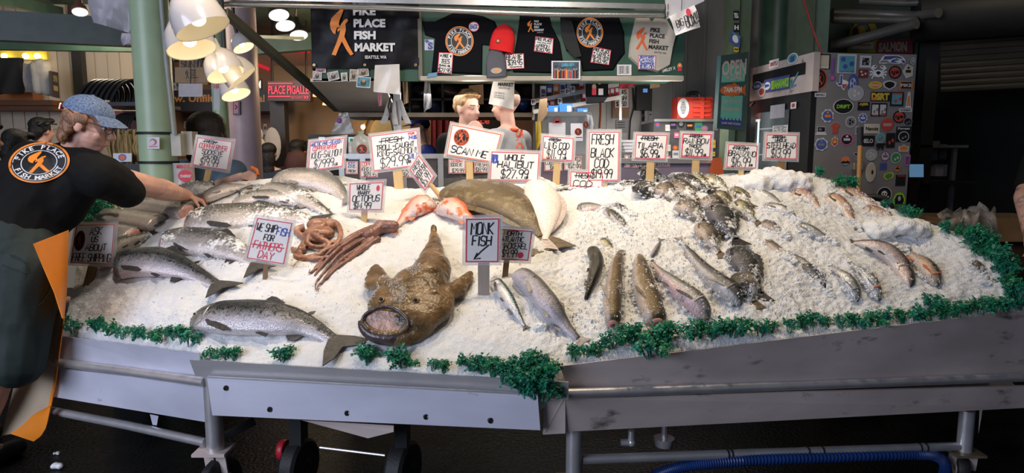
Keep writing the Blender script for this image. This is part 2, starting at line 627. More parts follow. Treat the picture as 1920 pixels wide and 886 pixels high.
def emblem(q, mb, u, v, ru, rv, orange, black, white, letters=True, ring=None):
 q.disc(mb, u, v, ru, rv, orange, .0006, 36, hole=.91)
 q.disc(mb, u, v, ru * .92, rv * .92, black, .0009, 36)
 q.disc(mb, u, v, ru * .60, rv * .60, white, .0012, 32, hole=.95)
 q.disc(mb, u, v, ru * .88, rv * .88, white, .0012, 32, hole=.975)
 if letters:
  for txt, a0, a1, flip in (('PIKE PLACE', 160, 20, 1), ('FISH MARKET', 205, 335, -1)):
   n = len(txt)
   for i, c in enumerate(txt):
    if c == ' ':
     continue
    a = R(a0 + (a1 - a0) * i / (n - 1))
    vs, fs, bb = glyphs(c, .03)
    cx = (bb[0] + bb[1]) / 2
    k = .27
    dx, dy = cos(a), sin(a)
    tx, ty = (dy, -dx) if flip > 0 else (-dy, dx)
    ox, oy = (dx, dy) if flip > 0 else (-dx, -dy)
    base = .655 if flip > 0 else .835
    pts = []
    for x, y in vs:
     X = dx * base + tx * (x - cx) * k + ox * y * k
     Yy = dy * base + ty * (x - cx) * k + oy * y * k
     pts.append(q.q(u + ru * X, v - rv * Yy, .0013))
    mb.add(pts, fs, white)
 figure(q, mb, u - ru * .42, u + ru * .42, v - rv * .56, v + rv * .5, orange, .0014)

# ------------------------------------------------------------------ common materials
white_card = M('white_card', (.82, .80, .78), .45, var=.04)
ink = M('marker_ink', (.012, .011, .014), .5, var=.1)
red_ink = M('red_marker', (.70, .05, .09), .5, var=.08)
blue_ink = M('blue_marker', (.04, .08, .42), .5, var=.08)
orange_ink = M('orange_marker', (.80, .14, .05), .5, var=.08)
wood_lath = M('pale_lath', (.62, .43, .20), .6, var=.18, vs=14, stretch=(1, 1, .15))
wood_dark = M('dark_wood', (.12, .055, .028), .55, var=.3, vs=12, stretch=(.2, 1, 1))
steel = M('stainless_steel', (.50, .49, .49), .36, .45, var=.14, vs=6, bump=.06, bs=40, stretch=(.25, 1, 1), stain=(.16, .14, .12), stain_t=.66)
steel_dull = M('worn_steel', (.68, .58, .54), .42, .25, var=.2, vs=5, bump=.06, bs=30, stretch=(.3, 1, 1), stain=(.13, .11, .095), stain_t=.6)
pipe_steel = M('pipe_steel', (.58, .57, .58), .32, .6, var=.12, vs=12)
black_rub = M('black_rubber', (.012, .012, .013), .6, var=.2, bump=.2, bs=120)
black_pl = M('black_plastic', (.014, .014, .016), .4, var=.2)
green_paint = M('sage_green_paint', (.40, .52, .33), .38, var=.10, vs=4, bump=.06, bs=12, stain=(.30, .26, .18), stain_t=.76)
dkgreen = M('dark_green_paint', (.035, .075, .055), .45, var=.25, vs=6)
mdgreen = M('bottle_green_board', (.022, .075, .048), .5, var=.2, vs=7)
orange = M('orange_print', (.90, .27, .035), .5, var=.05)
white_pr = M('white_print', (.80, .80, .80), .5, var=.04)
black_pr = M('black_print', (.012, .012, .014), .5, var=.1)
clear_sleeve = M('clear_sleeve', (.70, .68, .67), .15, var=.08, alpha=.38)
paper = M('white_paper', (.74, .72, .74), .6, var=.05)
kraft = M('kraft_card', (.42, .28, .16), .65, var=.12)
skin = M('skin', (.62, .34, .25), .5, var=.12, vs=18, bump=.05, bs=150)
skin2 = M('pale_skin', (.66, .38, .29), .5, var=.12, vs=18)
# ------------------------------------------------------------------ the setting
mb = MB(); mb.span((-9, -4, -.08), (7, 12, 0), M('wet_floor', (.005, .005, .006), .34, var=.6, vs=5, bump=.6, bs=55, spec=.14))
struct(mb, 'floor', smooth=False)
mb = MB(); mb.span((-9, 5.4, 3.0), (7, 12, 3.1), M('ceiling_green', (.06, .10, .075), .6, var=.25, vs=3))
mb.span((-9, 1.2, 3.5), (7, 5.4, 3.6), MATS['ceiling_green'])
struct(mb, 'ceiling', smooth=False)
plank_w = M('cream_planks', (.56, .47, .36), .6, var=.10, vs=3, stretch=(1, 1, .2))
mb = MB()
A, B = at(-150, 300, 7.2), at(262, 300, 7.2)
mb.span((A.x, 7.2, 0), (B.x, 7.3, 3.0), plank_w)
w = (B.x - A.x) / 18
for i in range(18):
 mb.span((A.x + i * w + .008, 7.185, 1.72), (A.x + (i + 1) * w - .008, 7.2, 3.0), plank_w)
struct(mb, 'wall_left_planks', smooth=False)
mb = MB(); mb.span((-9, -1, 0), (-8.9, 12, 3.1), M('left_wall_paint', (.30, .27, .23), .7)); struct(mb, 'wall_left', smooth=False)
mb = MB(); mb.span((-9, 9.0, 0), (7, 9.1, 3.1), M('brown_wall', (.28, .15, .095), .7, var=.08, vs=2)); struct(mb, 'wall_back', smooth=False)
mb = MB(); mb.span((5.6, -1, 0), (5.7, 9, 3.6), M('dark_wall', (.02, .02, .02), .7)); struct(mb, 'wall_right', smooth=False)
# dark partition behind the right end of the stall, with the roller shutter in front
A = at(1690, 200, 6.0)
mb = MB(); mb.span((A.x, 6.0, 0), (5.6, 6.1, 3.6), MATS['dark_wall']); struct(mb, 'wall_right_store', smooth=False)
stl = M('store_steel', (.34, .34, .34), .45, .5, var=.12, vs=4, stretch=(1, 1, .3))
A, B = at(1000, 200, 5.85), at(1420, 200, 5.85)
mb = MB(); mb.span((A.x, 5.85, 0), (B.x, 5.95, 3.2), stl)
for p in (1140, 1262, 1282, 1316):
 q = at(p, 200, 5.85)
 mb.span((q.x - .012, 5.835, 0), (q.x + .012, 5.85, 3.2), stl)
struct(mb, 'wall_store', smooth=False)

# ------------------------------------------------------------------ ice bed
FRONT = [(0, 112, 618, 2.93), (.10, 240, 637, 2.74), (.2, 368, 657, 2.57), (.25, 400, 676, 2.51), (.4, 720, 693, 2.39), (.54, 1010, 710, 2.31), (.585, 1065, 688, 2.36), (.7, 1300, 653, 2.46), (.85, 1600, 620, 2.62), (1, 1935, 578, 2.80)]
CREST = [(0, 180, 402, 3.5), (.08, 250, 383, 3.6), (.14, 330, 354, 3.68), (.24, 500, 335, 3.72), (.32, 640, 330, 3.72), (.38, 750, 352, 3.68), (.44, 850, 350, 3.62), (.52, 1000, 329, 3.58), (.58, 1060, 347, 3.58), (.66, 1200, 338, 3.58), (.78, 1440, 319, 3.58), (.83, 1530, 327, 3.54), (.88, 1610, 362, 3.42), (.93, 1715, 408, 3.24), (.97, 1815, 446, 3.08), (1, 1905, 535, 2.88)]

def curve3(tab, s):
 pts = [(a[0], at(*a[1:])) for a in tab]
 for i in range(len(pts) - 1):
  if s <= pts[i + 1][0] or i == len(pts) - 2:
   k = (s - pts[i][0]) / (pts[i + 1][0] - pts[i][0])
   k = max(0, min(1, k))
   p0 = pts[max(i - 1, 0)][1]; p1 = pts[i][1]; p2 = pts[i + 1][1]; p3 = pts[min(i + 2, len(pts) - 1)][1]
   cr = .5 * ((2 * p1) + (p2 - p0) * k + (2 * p0 - 5 * p1 + 4 * p2 - p3) * k * k + (3 * p1 - p0 - 3 * p2 + p3) * k ** 3)
   return p1.lerp(p2, k).lerp(cr, .6)

def nz(p, f):
 return noise.noise(V(p) * f)

NS, NT = 560, 250
rows = []
for j in range(NT + 1):
 t = j / NT
 rows.append([])
fr = [curve3(FRONT, i / NS) for i in range(NS + 1)]
cr = [curve3(CREST, i / NS) for i in range(NS + 1)]
vs, fs = [], []
for j in range(NT + 1):
 t = j / NT
 for i in range(NS + 1):
  p = fr[i].lerp(cr[i], t)
  p.y += .012
  e = min(1, t * 9, (1 - t) * 9 + .25)
  lump = .030 * nz(p, 2.6) + .016 * nz(p + V((9, 2, 1)), 7) + .008 * nz(p, 19)
  cz = 1 + 1.3 * max(0, min(1, (i / NS - .5) / .12))
  fine = (.0042 * nz(p, 55) + .0026 * nz(p, 120)) * cz
  p = p + V((0, -.45, .9)) * (.035 * sin(pi * t) ** .8 + lump * e + fine * min(1, t * 14 + .35))
  if t < .03:
   p.z -= .004 * (1 - t / .03)
  vs.append(p)
for dy, dz in ((.05, -.015), (.12, -.12), (.16, -.5)):
 for i in range(NS + 1):
  p = cr[i] + V((0, dy, dz))
  if dz > -.2:
   p = p + V((0, 0, .02 * nz(p, 9)))
  vs.append(p)
n = NS + 1
for j in range(NT + 3):
 for i in range(NS):
  fs.append((j * n + i, j * n + i + 1, (j + 1) * n + i + 1, (j + 1) * n + i))
BVH_ICE = BVHTree.FromPolygons(vs, fs)
# side skirts and the underside close the heap
k = len(vs)
low = []
for i in range(NS + 1):
 p = fr[i].copy(); p.z -= .12; p.y += .02
 low.append(p)
vs += low
for i in range(NS):
 fs.append((k + i, k + i + 1, i + 1, i))
ice_m = M('crushed_ice', (.80, .81, .82), .42, var=.03, vs=30, bump=.75, bs=240, spec=.45)
ice = MB()
ice.add(vs, fs, ice_m)
k0 = [(j * n) for j in range(NT + 4)]
ice.add([vs[a] for a in k0] + [vs[a] + V((-.01, 0, -.25)) for a in k0], [(i, i + 1, len(k0) + i + 1, len(k0) + i) for i in range(len(k0) - 1)], ice_m)
k1 = [(j * n + NS) for j in range(NT + 4)]
ice.add([vs[a] for a in k1] + [vs[a] + V((.01, 0, -.25)) for a in k1], [(i, i + 1, len(k1) + i + 1, len(k1) + i) for i in range(len(k1) - 1)], ice_m)
ICE = ice.build('crushed_ice', smooth=True, angle=180)
tag(ICE, 'sloping white bed of crushed ice filling the steel stall', 'ice', kind='stuff')

def onice(px, py):
 d = raydir(px, py)
 h = BVH_ICE.ray_cast(EYE, d)
 if h[0] is None:
  # just past the crest: use the depth of the crest below
  for k in range(1, 140, 2):
   h = BVH_ICE.ray_cast(EYE, raydir(px, py + k))
   if h[0] is not None:
    return at(px, py, h[0].y), V((0, -.42, .9)).normalized()
  return at(px, py, 3.4), V((0, -.42, .9)).normalized()
 nrm = h[1] if h[1].z > 0 else -h[1]
 return h[0], (nrm * .3 + V((0, -.42, .9))).normalized()

# ------------------------------------------------------------------ the steel stall: three trays
def plate4(mb, pts, th, mat):
 """thick plate from four (px,py,Y); th goes away from the viewer"""
 P = [at(*p) for p in pts]
 n = (P[1] - P[0]).cross(P[3] - P[0]).normalized()
 if n.dot(EYE - P[0]) > 0:
  n = -n
 Q = [p + n * th for p in P]
 return mb.hexa([P[0], P[1], P[2], P[3], Q[0], Q[1], Q[2], Q[3]], mat)

def caster(root, p, r=.055, w=.04, dirv=(.35, 1, 0)):
 """black wheel in a fork, p = centre of the mounting plate"""
 d = V(dirv).normalized()
 ax = V((d.y, -d.x, 0))
 c = V((p.x, p.y, r)) + d * .02
 fk = MB()
 for sg in (-1, 1):
  fk.bar(V((p.x, p.y, p.z - .006)) + ax * sg * (w / 2 + .008), c + ax * sg * (w / 2 + .008), .006, .05, steel_dull, up=ax)
 fk.box((p.x, p.y, p.z - .008), (.06, .06, .012), steel_dull)
 o = fk.build('caster_fork', root)
 wh = MB()
 m = Matrix.Translation(c) @ ax.to_track_quat('Z', 'Y').to_matrix().to_4x4()
 wh.lathe([(r * .5, -w / 2), (r * .92, -w / 2), (r, -w / 3), (r, w / 3), (r * .92, w / 2), (r * .5, w / 2)], black_rub, m, 28)
 wh.build('wheel', o)
 hb = MB(); hb.lathe([(r * .48, -w / 2 - .004), (r * .48, w / 2 + .004)], steel_dull, m, 18); hb.build('hub', o)

zinc = M('galvanised_panel', (.66, .67, .78), .42, .28, var=.14, vs=5, bump=.05, bs=30, stretch=(.3, 1, 1), stain=(.10, .09, .09), stain_t=.68)
# left tray
root = thing('display_tray', 'short galvanised tray end beside the fishmonger with round bumper rail', 'tray', at(260, 700, 2.75) * 1)
mb = MB(); plate4(mb, [(100, 628, 2.92), (371, 661, 2.56), (383, 712, 2.575), (96, 676, 2.935)], .004, zinc); mb.build('lip', root, smooth=False)
mb = MB(); plate4(mb, [(92, 688, 2.90), (392, 722, 2.545), (394, 792, 2.545), (92, 742, 2.90)], .012, zinc); mb.build('front_panel', root, smooth=False)
mb = MB(); mb.tube([at(100, 678, 2.89), at(240, 696, 2.71), at(384, 716, 2.53)], .0185, pipe_steel, 14); mb.build('bumper_rail', root)
mb = MB(); mb.tube([at(90, 768, 2.95), at(240, 797, 2.76), at(386, 829, 2.57)], .0185, pipe_steel, 14); mb.build('lower_rail', root)
mb = MB(); p = at(401, 780, 2.56); q = at(401, 843, 2.56); mb.tube([V((p.x, p.y, p.z + .25)), V((p.x, p.y, q.z))], .034, pipe_steel, 18); mb.build('leg', root)
mb = MB(); mb.box((q.x, q.y, q.z), (.13, .11, .012), steel_dull); mb.build('foot_plate', root, smooth=False)
caster(root, V((q.x, q.y, q.z)), r=q.z * .42, w=.045)
mb = MB(); mb.hexa([at(281, 776, 2.72), at(297, 779, 2.72), at(294, 797, 2.72), at(286, 796, 2.72), at(281, 776, 2.78), at(297, 779, 2.78), at(294, 797, 2.78), at(286, 796, 2.78)], zinc); mb.build('drain_bracket', root, smooth=False)
mb = MB(); a = at(95, 742, 2.94); b = at(392, 790, 2.56); mb.hexa([a, b, b + V((0, 1.05, .25)), a + V((.05, .6, .2)), a + V((0, 0, .01)), b + V((0, 0, .01)), b + V((0, 1.05, .26)), a + V((.05, .6, .21))], steel_dull); mb.build('pan', root, smooth=False)

# centre tray
root = thing('display_tray', 'front steel tray with a folded lip and a row of bolt holes, under the monkfish', 'tray', at(700, 740, 2.36))
mb = MB(); plate4(mb, [(355, 674, 2.515), (1066, 716, 2.29), (1066, 749, 2.30), (366, 704, 2.525)], .004, steel); mb.build('lip', root, smooth=False)
mb = MB()
plate4(mb, [(388, 706, 2.49), (1008, 739, 2.285), (1013, 806, 2.285), (398, 778, 2.49)], .012, zinc)
plate4(mb, [(388, 705, 2.488), (1008, 738, 2.283), (1008, 741, 2.283), (388, 708, 2.488)], .004, pipe_steel)
fp = mb.build('front_panel', root, smooth=False)
for x, y in ((424, 727), (506, 767), (651, 774), (799, 781), (920, 788)):
 Y = 2.49 + (2.285 - 2.49) * (x - 390) / 620
 m = Matrix.Translation(at(x, y, Y - .004)) @ V((.3, -1, 0)).to_track_quat('Z', 'Y').to_matrix().to_4x4()
 h = MB(); h.lathe([(.0105, -.01), (.0105, .0015), (.008, .003), (.007, .001)], M('dark_bolt', (.02, .018, .016), .6), m, 14); h.build('bolt', fp)
mb = MB(); a = at(398, 776, 2.51); b = at(1013, 804, 2.31); mb.hexa([a, b, b + V((0, 1.2, .3)), a + V((0, 1.2, .3)), a + V((0, 0, .01)), b + V((0, 0, .01)), b + V((0, 1.2, .31)), a + V((0, 1.2, .31))], steel_dull); mb.build('pan', root, smooth=False)
mb = MB(); mb.hexa([at(565, 787, 2.50), at(738, 797, 2.45), at(738, 809, 2.45), at(690, 821, 2.47), at(565, 787, 2.6), at(738, 797, 2.55), at(738, 809, 2.55), at(690, 821, 2.57)], steel_dull); mb.build('gusset', root, smooth=False)
mb = MB(); mb.bar(at(420, 818, 2.7), at(478, 788, 2.75), .03, .03, M('dark_iron', (.03, .03, .032), .5, .5)); mb.build('brace', root, smooth=False)
for (x, y, Y, rr, wd) in ((560, 848, 2.75, .115, .075), (755, 852, 2.68, .125, .08)):
 c = at(x, y, Y); c.z = rr
 m = Matrix.Translation(c) @ V((1, -.25, 0)).to_track_quat('Z', 'Y').to_matrix().to_4x4()
 wh = MB(); wh.lathe([(rr * .55, -wd / 2), (rr * .9, -wd / 2), (rr, -wd / 3), (rr, wd / 3), (rr * .9, wd / 2), (rr * .55, wd / 2)], black_rub, m, 36); o = wh.build('wheel', root)
 hb = MB(); hb.lathe([(rr * .5, -wd / 2 + .01), (rr * .5, wd / 2 - .005), (rr * .15, wd / 2 + .005), (rr * .15, -wd / 2)], M('dark_hub', (.05, .05, .055), .4, .4), m, 24); hb.build('hub', o)
 st = MB(); st.bar(c, V((c.x, c.y + .03, .52)), .05, .10, M('dark_iron', (.03, .03, .032), .5, .5)); st.build('wheel_bracket', root, smooth=False)
mb = MB(); mb.tube([at(600, 838, 2.72), at(722, 853, 2.66)], .0055, pipe_steel, 8); mb.build('axle', root)
mb = MB()
c = at(532, 843, 2.73)
m = Matrix.Translation(c) @ V((1, -.2, .05)).to_track_quat('Z', 'Y').to_matrix().to_4x4()
mb.lathe([(.012, -.014), (.042, -.014), (.045, -.008), (.045, .008), (.042, .014), (.012, .014)], M('red_wheel', (.55, .02, .04), .4), m, 28)
mb.build('red_caster', root)
# right tray
root = thing('display_tray', 'long deep steel tray on the far side of the seam, with blue hose under it', 'tray', at(1480, 740, 2.6))
YL, YR = 2.34, 2.80
mb = MB(); plate4(mb, [(1050, 686, YL), (1940, 579, YR), (1940, 704, YR + .03), (1066, 730, YL + .02)], .004, steel_dull); mb.build('lip', root, smooth=False)
mb = MB(); plate4(mb, [(1056, 747, YL - .01), (1940, 723, YR - .005), (1940, 763, YR - .005), (1020, 811, YL - .01)], .012, steel_dull)
plate4(mb, [(1020, 748, YL - .008), (1060, 747, YL - .008), (1060, 812, YL - .008), (1018, 814, YL - .008)], .014, steel_dull)
mb.build('front_panel', root, smooth=False)
mb = MB(); mb.tube([at(1062, 737, YL - .015), at(1500, 722, 2.56), at(1940, 706, YR - .01)], .0185, pipe_steel, 14); mb.build('bumper_rail', root)
mb = MB()
for k in range(9):
 pass
for x, ya, yb, Y, nm in ((1077, 800, 900, 2.40, 'leg'), (1813, 780, 846, 2.80, 'leg')):
 p, q = at(x, ya, Y), at(x, yb, Y)
 mb = MB(); mb.tube([V((p.x, p.y, p.z + .03)), V((p.x, p.y, max(.12, q.z)))], .031, pipe_steel, 18); mb.build('leg', root)
 z = max(.12, q.z)
 mb = MB(); mb.box((p.x, p.y, z), (.13, .11, .012), M('rusty_plate', (.25, .19, .12), .5, .5, var=.3)); mb.build('foot_plate', root, smooth=False)
 caster(root, V((p.x, p.y, z)), r=z * .42, w=.045)
mb = MB(); a, b = at(1090, 861, 2.41), at(1800, 836, 2.80); mb.tube([a, b], .019, pipe_steel, 14); rl = mb.build('lower_rail', root)
for x in (1338, 1345, 1487, 1515, 1711, 1724):
 k = (x - 1090) / 710
 c = a.lerp(b, k)
 mb = MB(); mb.lathe([(.0200, -.003), (.0215, -.003), (.0215, .003), (.0200, .003)], black_rub, Matrix.Translation(c) @ (b - a).to_track_quat('Z', 'Y').to_matrix().to_4x4(), 16); mb.build('cable_tie', rl)
mb = MB(); a = at(1022, 808, YL + .01); b = at(1940, 760, YR); mb.hexa([a, b, b + V((0, .3, .1)), a + V((0, 1.2, .3)), a + V((0, 0, .01)), b + V((0, 0, .01)), b + V((0, .3, .11)), a + V((0, 1.2, .31))], steel_dull); mb.build('pan', root, smooth=False)
mb = MB(); p = at(1184, 806, 2.5); mb.tube([p, V((p.x, p.y, p.z - .045))], .013, pipe_steel, 12); mb.tube([at(1164, 829, 2.5), at(1188, 829, 2.5)], .014, pipe_steel, 12); mb.ell(at(1184, 829, 2.5), .017, pipe_steel); mb.build('drain_valve', root)
# corrugated blue hose
path = []
pts = [at(1225, 892, 2.55), at(1290, 872, 2.52), at(1400, 862, 2.55), at(1560, 856, 2.64), at(1720, 851, 2.74), at(1758, 856, 2.77), at(1772, 870, 2.79), at(1770, 892, 2.80), at(1760, 930, 2.8)]
N = 760
for i in range(N + 1):
 f = i / N * (len(pts) - 1)
 j = min(int(f), len(pts) - 2)
 k = f - j
 p0, p1, p2, p3 = pts[max(j - 1, 0)], pts[j], pts[j + 1], pts[min(j + 2, len(pts) - 1)]
 path.append(.5 * ((2 * p1) + (p2 - p0) * k + (2 * p0 - 5 * p1 + 4 * p2 - p3) * k * k + (3 * p1 - p0 - 3 * p2 + p3) * k ** 3))
mb = MB(); mb.tube(path, [.0235 if (i // 2) % 2 else .0205 for i in range(N + 1)], M('blue_hose', (.012, .045, .19), .4, var=.15), 14)
solo(mb, 'hose', 'blue corrugated hose strapped along the lower rail', 'hose')
mb = MB(); c = at(1245, 826, 2.6); mb.lathe([(.0, -.02), (.035, -.02), (.04, .0), (.042, .014), (.03, .014)], pipe_steel, Matrix.Translation(c), 20); mb.tube([c + V((0, 0, .01)), V((c.x, c.y, c.z + .09))], .012, pipe_steel, 8)
solo(mb, 'drain_cup', 'round metal drain cup under the long steel tray', 'drain')
# bits on the wet floor
cl = M('ice_clump', (.80, .82, .86), .5, var=.06, bump=.6, bs=90)
for i, (x, y, r, lb) in enumerate(((113, 876, .032, 'larger white lump of spilled ice on the wet floor'), (107, 851, .016, 'smaller white lump of spilled ice on the wet floor'))):
 d = raydir(x, y); p = EYE + d * (-EYE.z / d.z)
 mb = MB()
 for k in range(6):
  mb.ell(p + V((random.uniform(-1, 1) * r * .7, random.uniform(-.5, .5) * r, r * .4)), (r * .5, r * .45, r * .4), cl, n=8, k=5)
 solo(mb, 'ice_lump', lb, 'ice')
# ------------------------------------------------------------------ fish
def lerp_tab(tab, t):
 for (a, x), (b, y) in zip(tab, tab[1:]):
  if t <= b:
   k = (t - a) / (b - a)
   return x + (y - x) * k
 return tab[-1][1]

PROF = {
 'salmon': ([(0, .10), (.03, .34), (.08, .58), (.14, .76), (.25, .95), (.4, 1), (.55, .95), (.7, .76), (.82, .5), (.92, .33), (1, .30)], [(0, .12), (.03, .30), (.08, .5), (.14, .66), (.25, .9), (.4, 1), (.55, .98), (.7, .78), (.82, .48), (.92, .26), (1, .10)]),
 'cod': ([(0, .30), (.03, .5), (.08, .72), (.2, .98), (.3, 1), (.5, .82), (.7, .52), (.86, .26), (1, .18)], [(0, .30), (.03, .5), (.08, .72), (.2, 1), (.35, 1), (.5, .8), (.7, .5), (.86, .26), (1, .18)]),
 'rock': ([(0, .16), (.04, .36), (.1, .6), (.2, .88), (.32, 1), (.5, .92), (.68, .62), (.84, .32), (.94, .24), (1, .26)], [(0, .2), (.04, .4), (.1, .62), (.2, .86), (.35, 1), (.5, .92), (.68, .6), (.84, .32), (.94, .24), (1, .26)]),
 'slim': ([(0, .10), (.04, .38), (.1, .68), (.2, .92), (.35, 1), (.55, .92), (.72, .66), (.86, .36), (.95, .2), (1, .16)], [(0, .1), (.04, .36), (.1, .66), (.2, .92), (.35, 1), (.55, .92), (.72, .66), (.86, .36), (.95, .2), (1, .16)]),
 'steak': ([(0, .80), (.02, .94), (.1, .98), (.5, 1), (.9, .96), (.98, .9), (1, .78)], [(0, .80), (.02, .94), (.1, 1), (.5, 1), (.9, .96), (.98, .9), (1, .78)]),
 'headless': ([(0, .62), (.03, .8), (.1, .92), (.25, 1), (.45, .98), (.62, .8), (.8, .5), (.92, .33), (1, .28)], [(0, .55), (.03, .74), (.1, .9), (.25, 1), (.45, .98), (.62, .8), (.8, .48), (.92, .26), (1, .10)]),
 'flat': ([(0, .22), (.05, .5), (.15, .82), (.3, 1), (.45, .98), (.6, .78), (.74, .5), (.86, .24), (.94, .16), (1, .18)], [(0, .22), (.05, .5), (.15, .82), (.3, 1), (.45, .98), (.6, .78), (.74, .5), (.86, .24), (.94, .16), (1, .18)]),
}
DIRV = {'U': V((0, 1, .45)), 'D': V((0, -1, -.45)), 'L': V((-1, 0, 0)), 'R': V((1, 0, 0))}
eye_w = M('fish_eye_ring', (.55, .52, .42), .25, .3)
eye_b = M('fish_eye_pupil', (.006, .006, .008), .12)
flesh = M('pink_flesh', (.52, .25, .21), .35, var=.2, vs=40, bump=.2, bs=90)
gill_m = M('fish_cheek', (.26, .24, .21), .3, .2, var=.2, vs=30)
dark_line = M('mouth_line', (.05, .04, .045), .5)

def fin_mb(mb, pts, O, T, D, N, mat, th=.0022):
 """pts in (T,D) metres from O, thin and slightly thicker at its root"""
 m = Matrix((( *T, 0), (*D, 0), (*N, 0), (0, 0, 0, 1))).transposed()
 m.translation = O - N * th / 2
 mb.prism(pts, th, mat, m)

gut_m = M('dark_gill', (.16, .045, .04), .3, var=.3, vs=60)
DUST, DUSTY = [], []

def fish(label, spine, H, Wd, mat, fin, side='U', prof='salmon', lift=.55, group=None, tail=1., tail_fork=.5, dors=True, adip=False, anal=True, pect=True, eye=True, gill=True, cut=None, name='fish', cat='fish', vent=1., spiny=False, uplift=0., tail_ang=0., fringe=False, cheek=None, mouth=True, tailcut=False, eye_r=None, pts3=None):
 """a whole fish lofted along a spine of photo pixels laid on the ice. H, Wd: half height and half thickness in metres"""
 H *= (1.25 if H > .03 else 1.12) if side in 'UD' else 1.08
 Wd *= 1.12
 hits = pts3 or [onice(*p) for p in spine]
 P = [h[0] for h in hits]
 Nn = [h[1] for h in hits]
 n = 30
 path, nrm = [], []
 for i in range(n + 1):
  f = i / n * (len(P) - 1)
  j = min(int(f), len(P) - 2)
  k = f - j
  p0, p1, p2, p3 = P[max(j - 1, 0)], P[j], P[j + 1], P[min(j + 2, len(P) - 1)]
  path.append(.5 * ((2 * p1) + (p2 - p0) * k + (2 * p0 - 5 * p1 + 4 * p2 - p3) * k * k + (3 * p1 - p0 - 3 * p2 + p3) * k ** 3))
  nrm.append(Nn[j].lerp(Nn[j + 1], k).normalized())
 hp, wp = PROF[prof]
 root = thing(name, label, cat, path[n // 2], group)
 fr = []
 rings, uvs = [], []
 NA = 20
 for i in range(n + 1):
  t = i / n
  T = (path[min(i + 1, n)] - path[max(i - 1, 0)]).normalized()
  N = (nrm[i] - T * nrm[i].dot(T)).normalized()
  if side == 'T':
   D = N
   N = T.cross(D).normalized()
   if N.dot(V((0, -1, .2))) < 0 and abs(T.y) < .7:
    N = -N
  else:
   D = N.cross(T)
   if D.dot(DIRV[side]) < 0:
    D = -D
  if adip and side == 'U':
   D, N = (D * cos(.3) + N * sin(.3)), (N * cos(.3) - D * sin(.3))
  h = H * lerp_tab(hp, t)
  w = Wd * lerp_tab(wp, t)
  up = (h if side == 'T' else w) * lift + uplift
  c = path[i] + nrm[i] * up
  fr.append((c, T, D, N, h, w))
  ring = []
  for a in range(NA):
   q = 2 * pi * a / NA
   ca, sa = cos(q), sin(q)
   ca2 = math.copysign(abs(ca) ** .9, ca)
   ring.append(c + D * (ca2 * h * (1 if ca > 0 else vent)) + N * (sa * w))
   uvs.append((t, (ca + 1) / 2))
  rings.append(ring)
 mb = MB()
 mb.rings(rings, mat, True, uvs)
 body = mb.build('body', root, angle=60, uv=True)
 if mat in DUSTY:
  DUST.append((fr, side, H, group))
 L = sum((path[i + 1] - path[i]).length for i in range(n))

 def F_(t):
  return fr[max(0, min(n, int(round(t * n))))]
 if tail:
  c, T, D, N, h, w = fr[-1]
  if adip and side == 'U':
   D, N = (D * cos(.3) - N * sin(.3)), (N * cos(.3) + D * sin(.3))
   c = c + N * .012
  if tail_ang:
   m3 = Matrix.Rotation(tail_ang, 3, N)
   T, D = m3 @ T, m3 @ D
  a = H * tail
  ln = a * 1.05
  pts = [(-.012, h * .8), (ln * .35, a * .62), (ln, a * 1.02), (ln * .92, a * .55), (ln * (1 - .55 * tail_fork), 0), (ln * .92, -a * .55), (ln, -a * 1.02), (ln * .35, -a * .62), (-.012, -h * .8)]
  b = MB(); fin_mb(b, pts, c, T, D, N, fin, .004); b.build('tail_fin', root, smooth=False)
 if tailcut:
  c, T, D, N, h, w = fr[-1]
  b = MB(); m = Matrix(((*D, 0), (*N, 0), (*T, 0), (0, 0, 0, 1))).transposed(); m.translation = c - T * .004
  b.ell(c, (h * .98, w * .96, .008), flesh, m); b.build('cut_face', root)
 if dors:
  if spiny:
   pts0 = []
   for k in range(11):
    t = .24 + .46 * k / 10
    c, T, D, N, h, w = F_(t)
    pts0.append((c + D * h * .96, c + D * (h + H * (.42 if k % 2 else .26) * (1 - .4 * k / 10))))
  else:
   pts0 = []
   for t, e in ((.46, .02), (.49, .27), (.53, .23), (.58, .11), (.61, .04)):
    c, T, D, N, h, w = F_(t)
    pts0.append((c + D * h * .95, c + D * (h + H * e) + T * H * .2))
  b = MB()
  c, T, D, N, h, w = F_(.45)
  for sg in (-1, 1):
   pass
  lo = [p + N * .0015 for p, q in pts0] + [q + N * .0008 for p, q in pts0[::-1]]
  hi = [p - N * .0015 for p, q in pts0] + [q - N * .0008 for p, q in pts0[::-1]]
  m_ = len(lo)
  k = len(pts0)
  fs = []
  for i in range(k - 1):
   fs += [(i, i + 1, m_ - 2 - i, m_ - 1 - i), (m_ + i + 1, m_ + i, 2 * m_ - 1 - i, 2 * m_ - 2 - i)]
  fs += [(i, (i + 1) % m_, m_ + (i + 1) % m_, m_ + i) for i in range(m_)]
  b.add(lo + hi, fs, fin)
  b.build('dorsal_fin', root, smooth=False)
 if adip:
  c, T, D, N, h, w = F_(.78)
  b = MB(); fin_mb(b, [(-.012, 0), (0, H * .18), (.02, H * .28), (.018, H * .1), (.006, 0)], c + D * h * .92, T, D, N, fin); b.build('adipose_fin', root, smooth=False)
 if anal:
  c, T, D, N, h, w = F_(.72)
  b = MB(); fin_mb(b, [(-.03 * L / .6, 0), (-.01, -H * .38), (.018, -H * .36), (.035 * L / .6, 0)], c - D * h * vent * .9, T, D, N, fin); b.build('anal_fin', root, smooth=False)
  c, T, D, N, h, w = F_(.52)
  b = MB(); fin_mb(b, [(-.006, 0), (.0, -.01), (.045 * L / .6, -H * .3), (.05 * L / .6, -H * .12), (.01, 0)], c - D * h * vent * .86 + N * w * .35, T, D, N, fin); b.build('pelvic_fin', root, smooth=False)
 sgn = 1
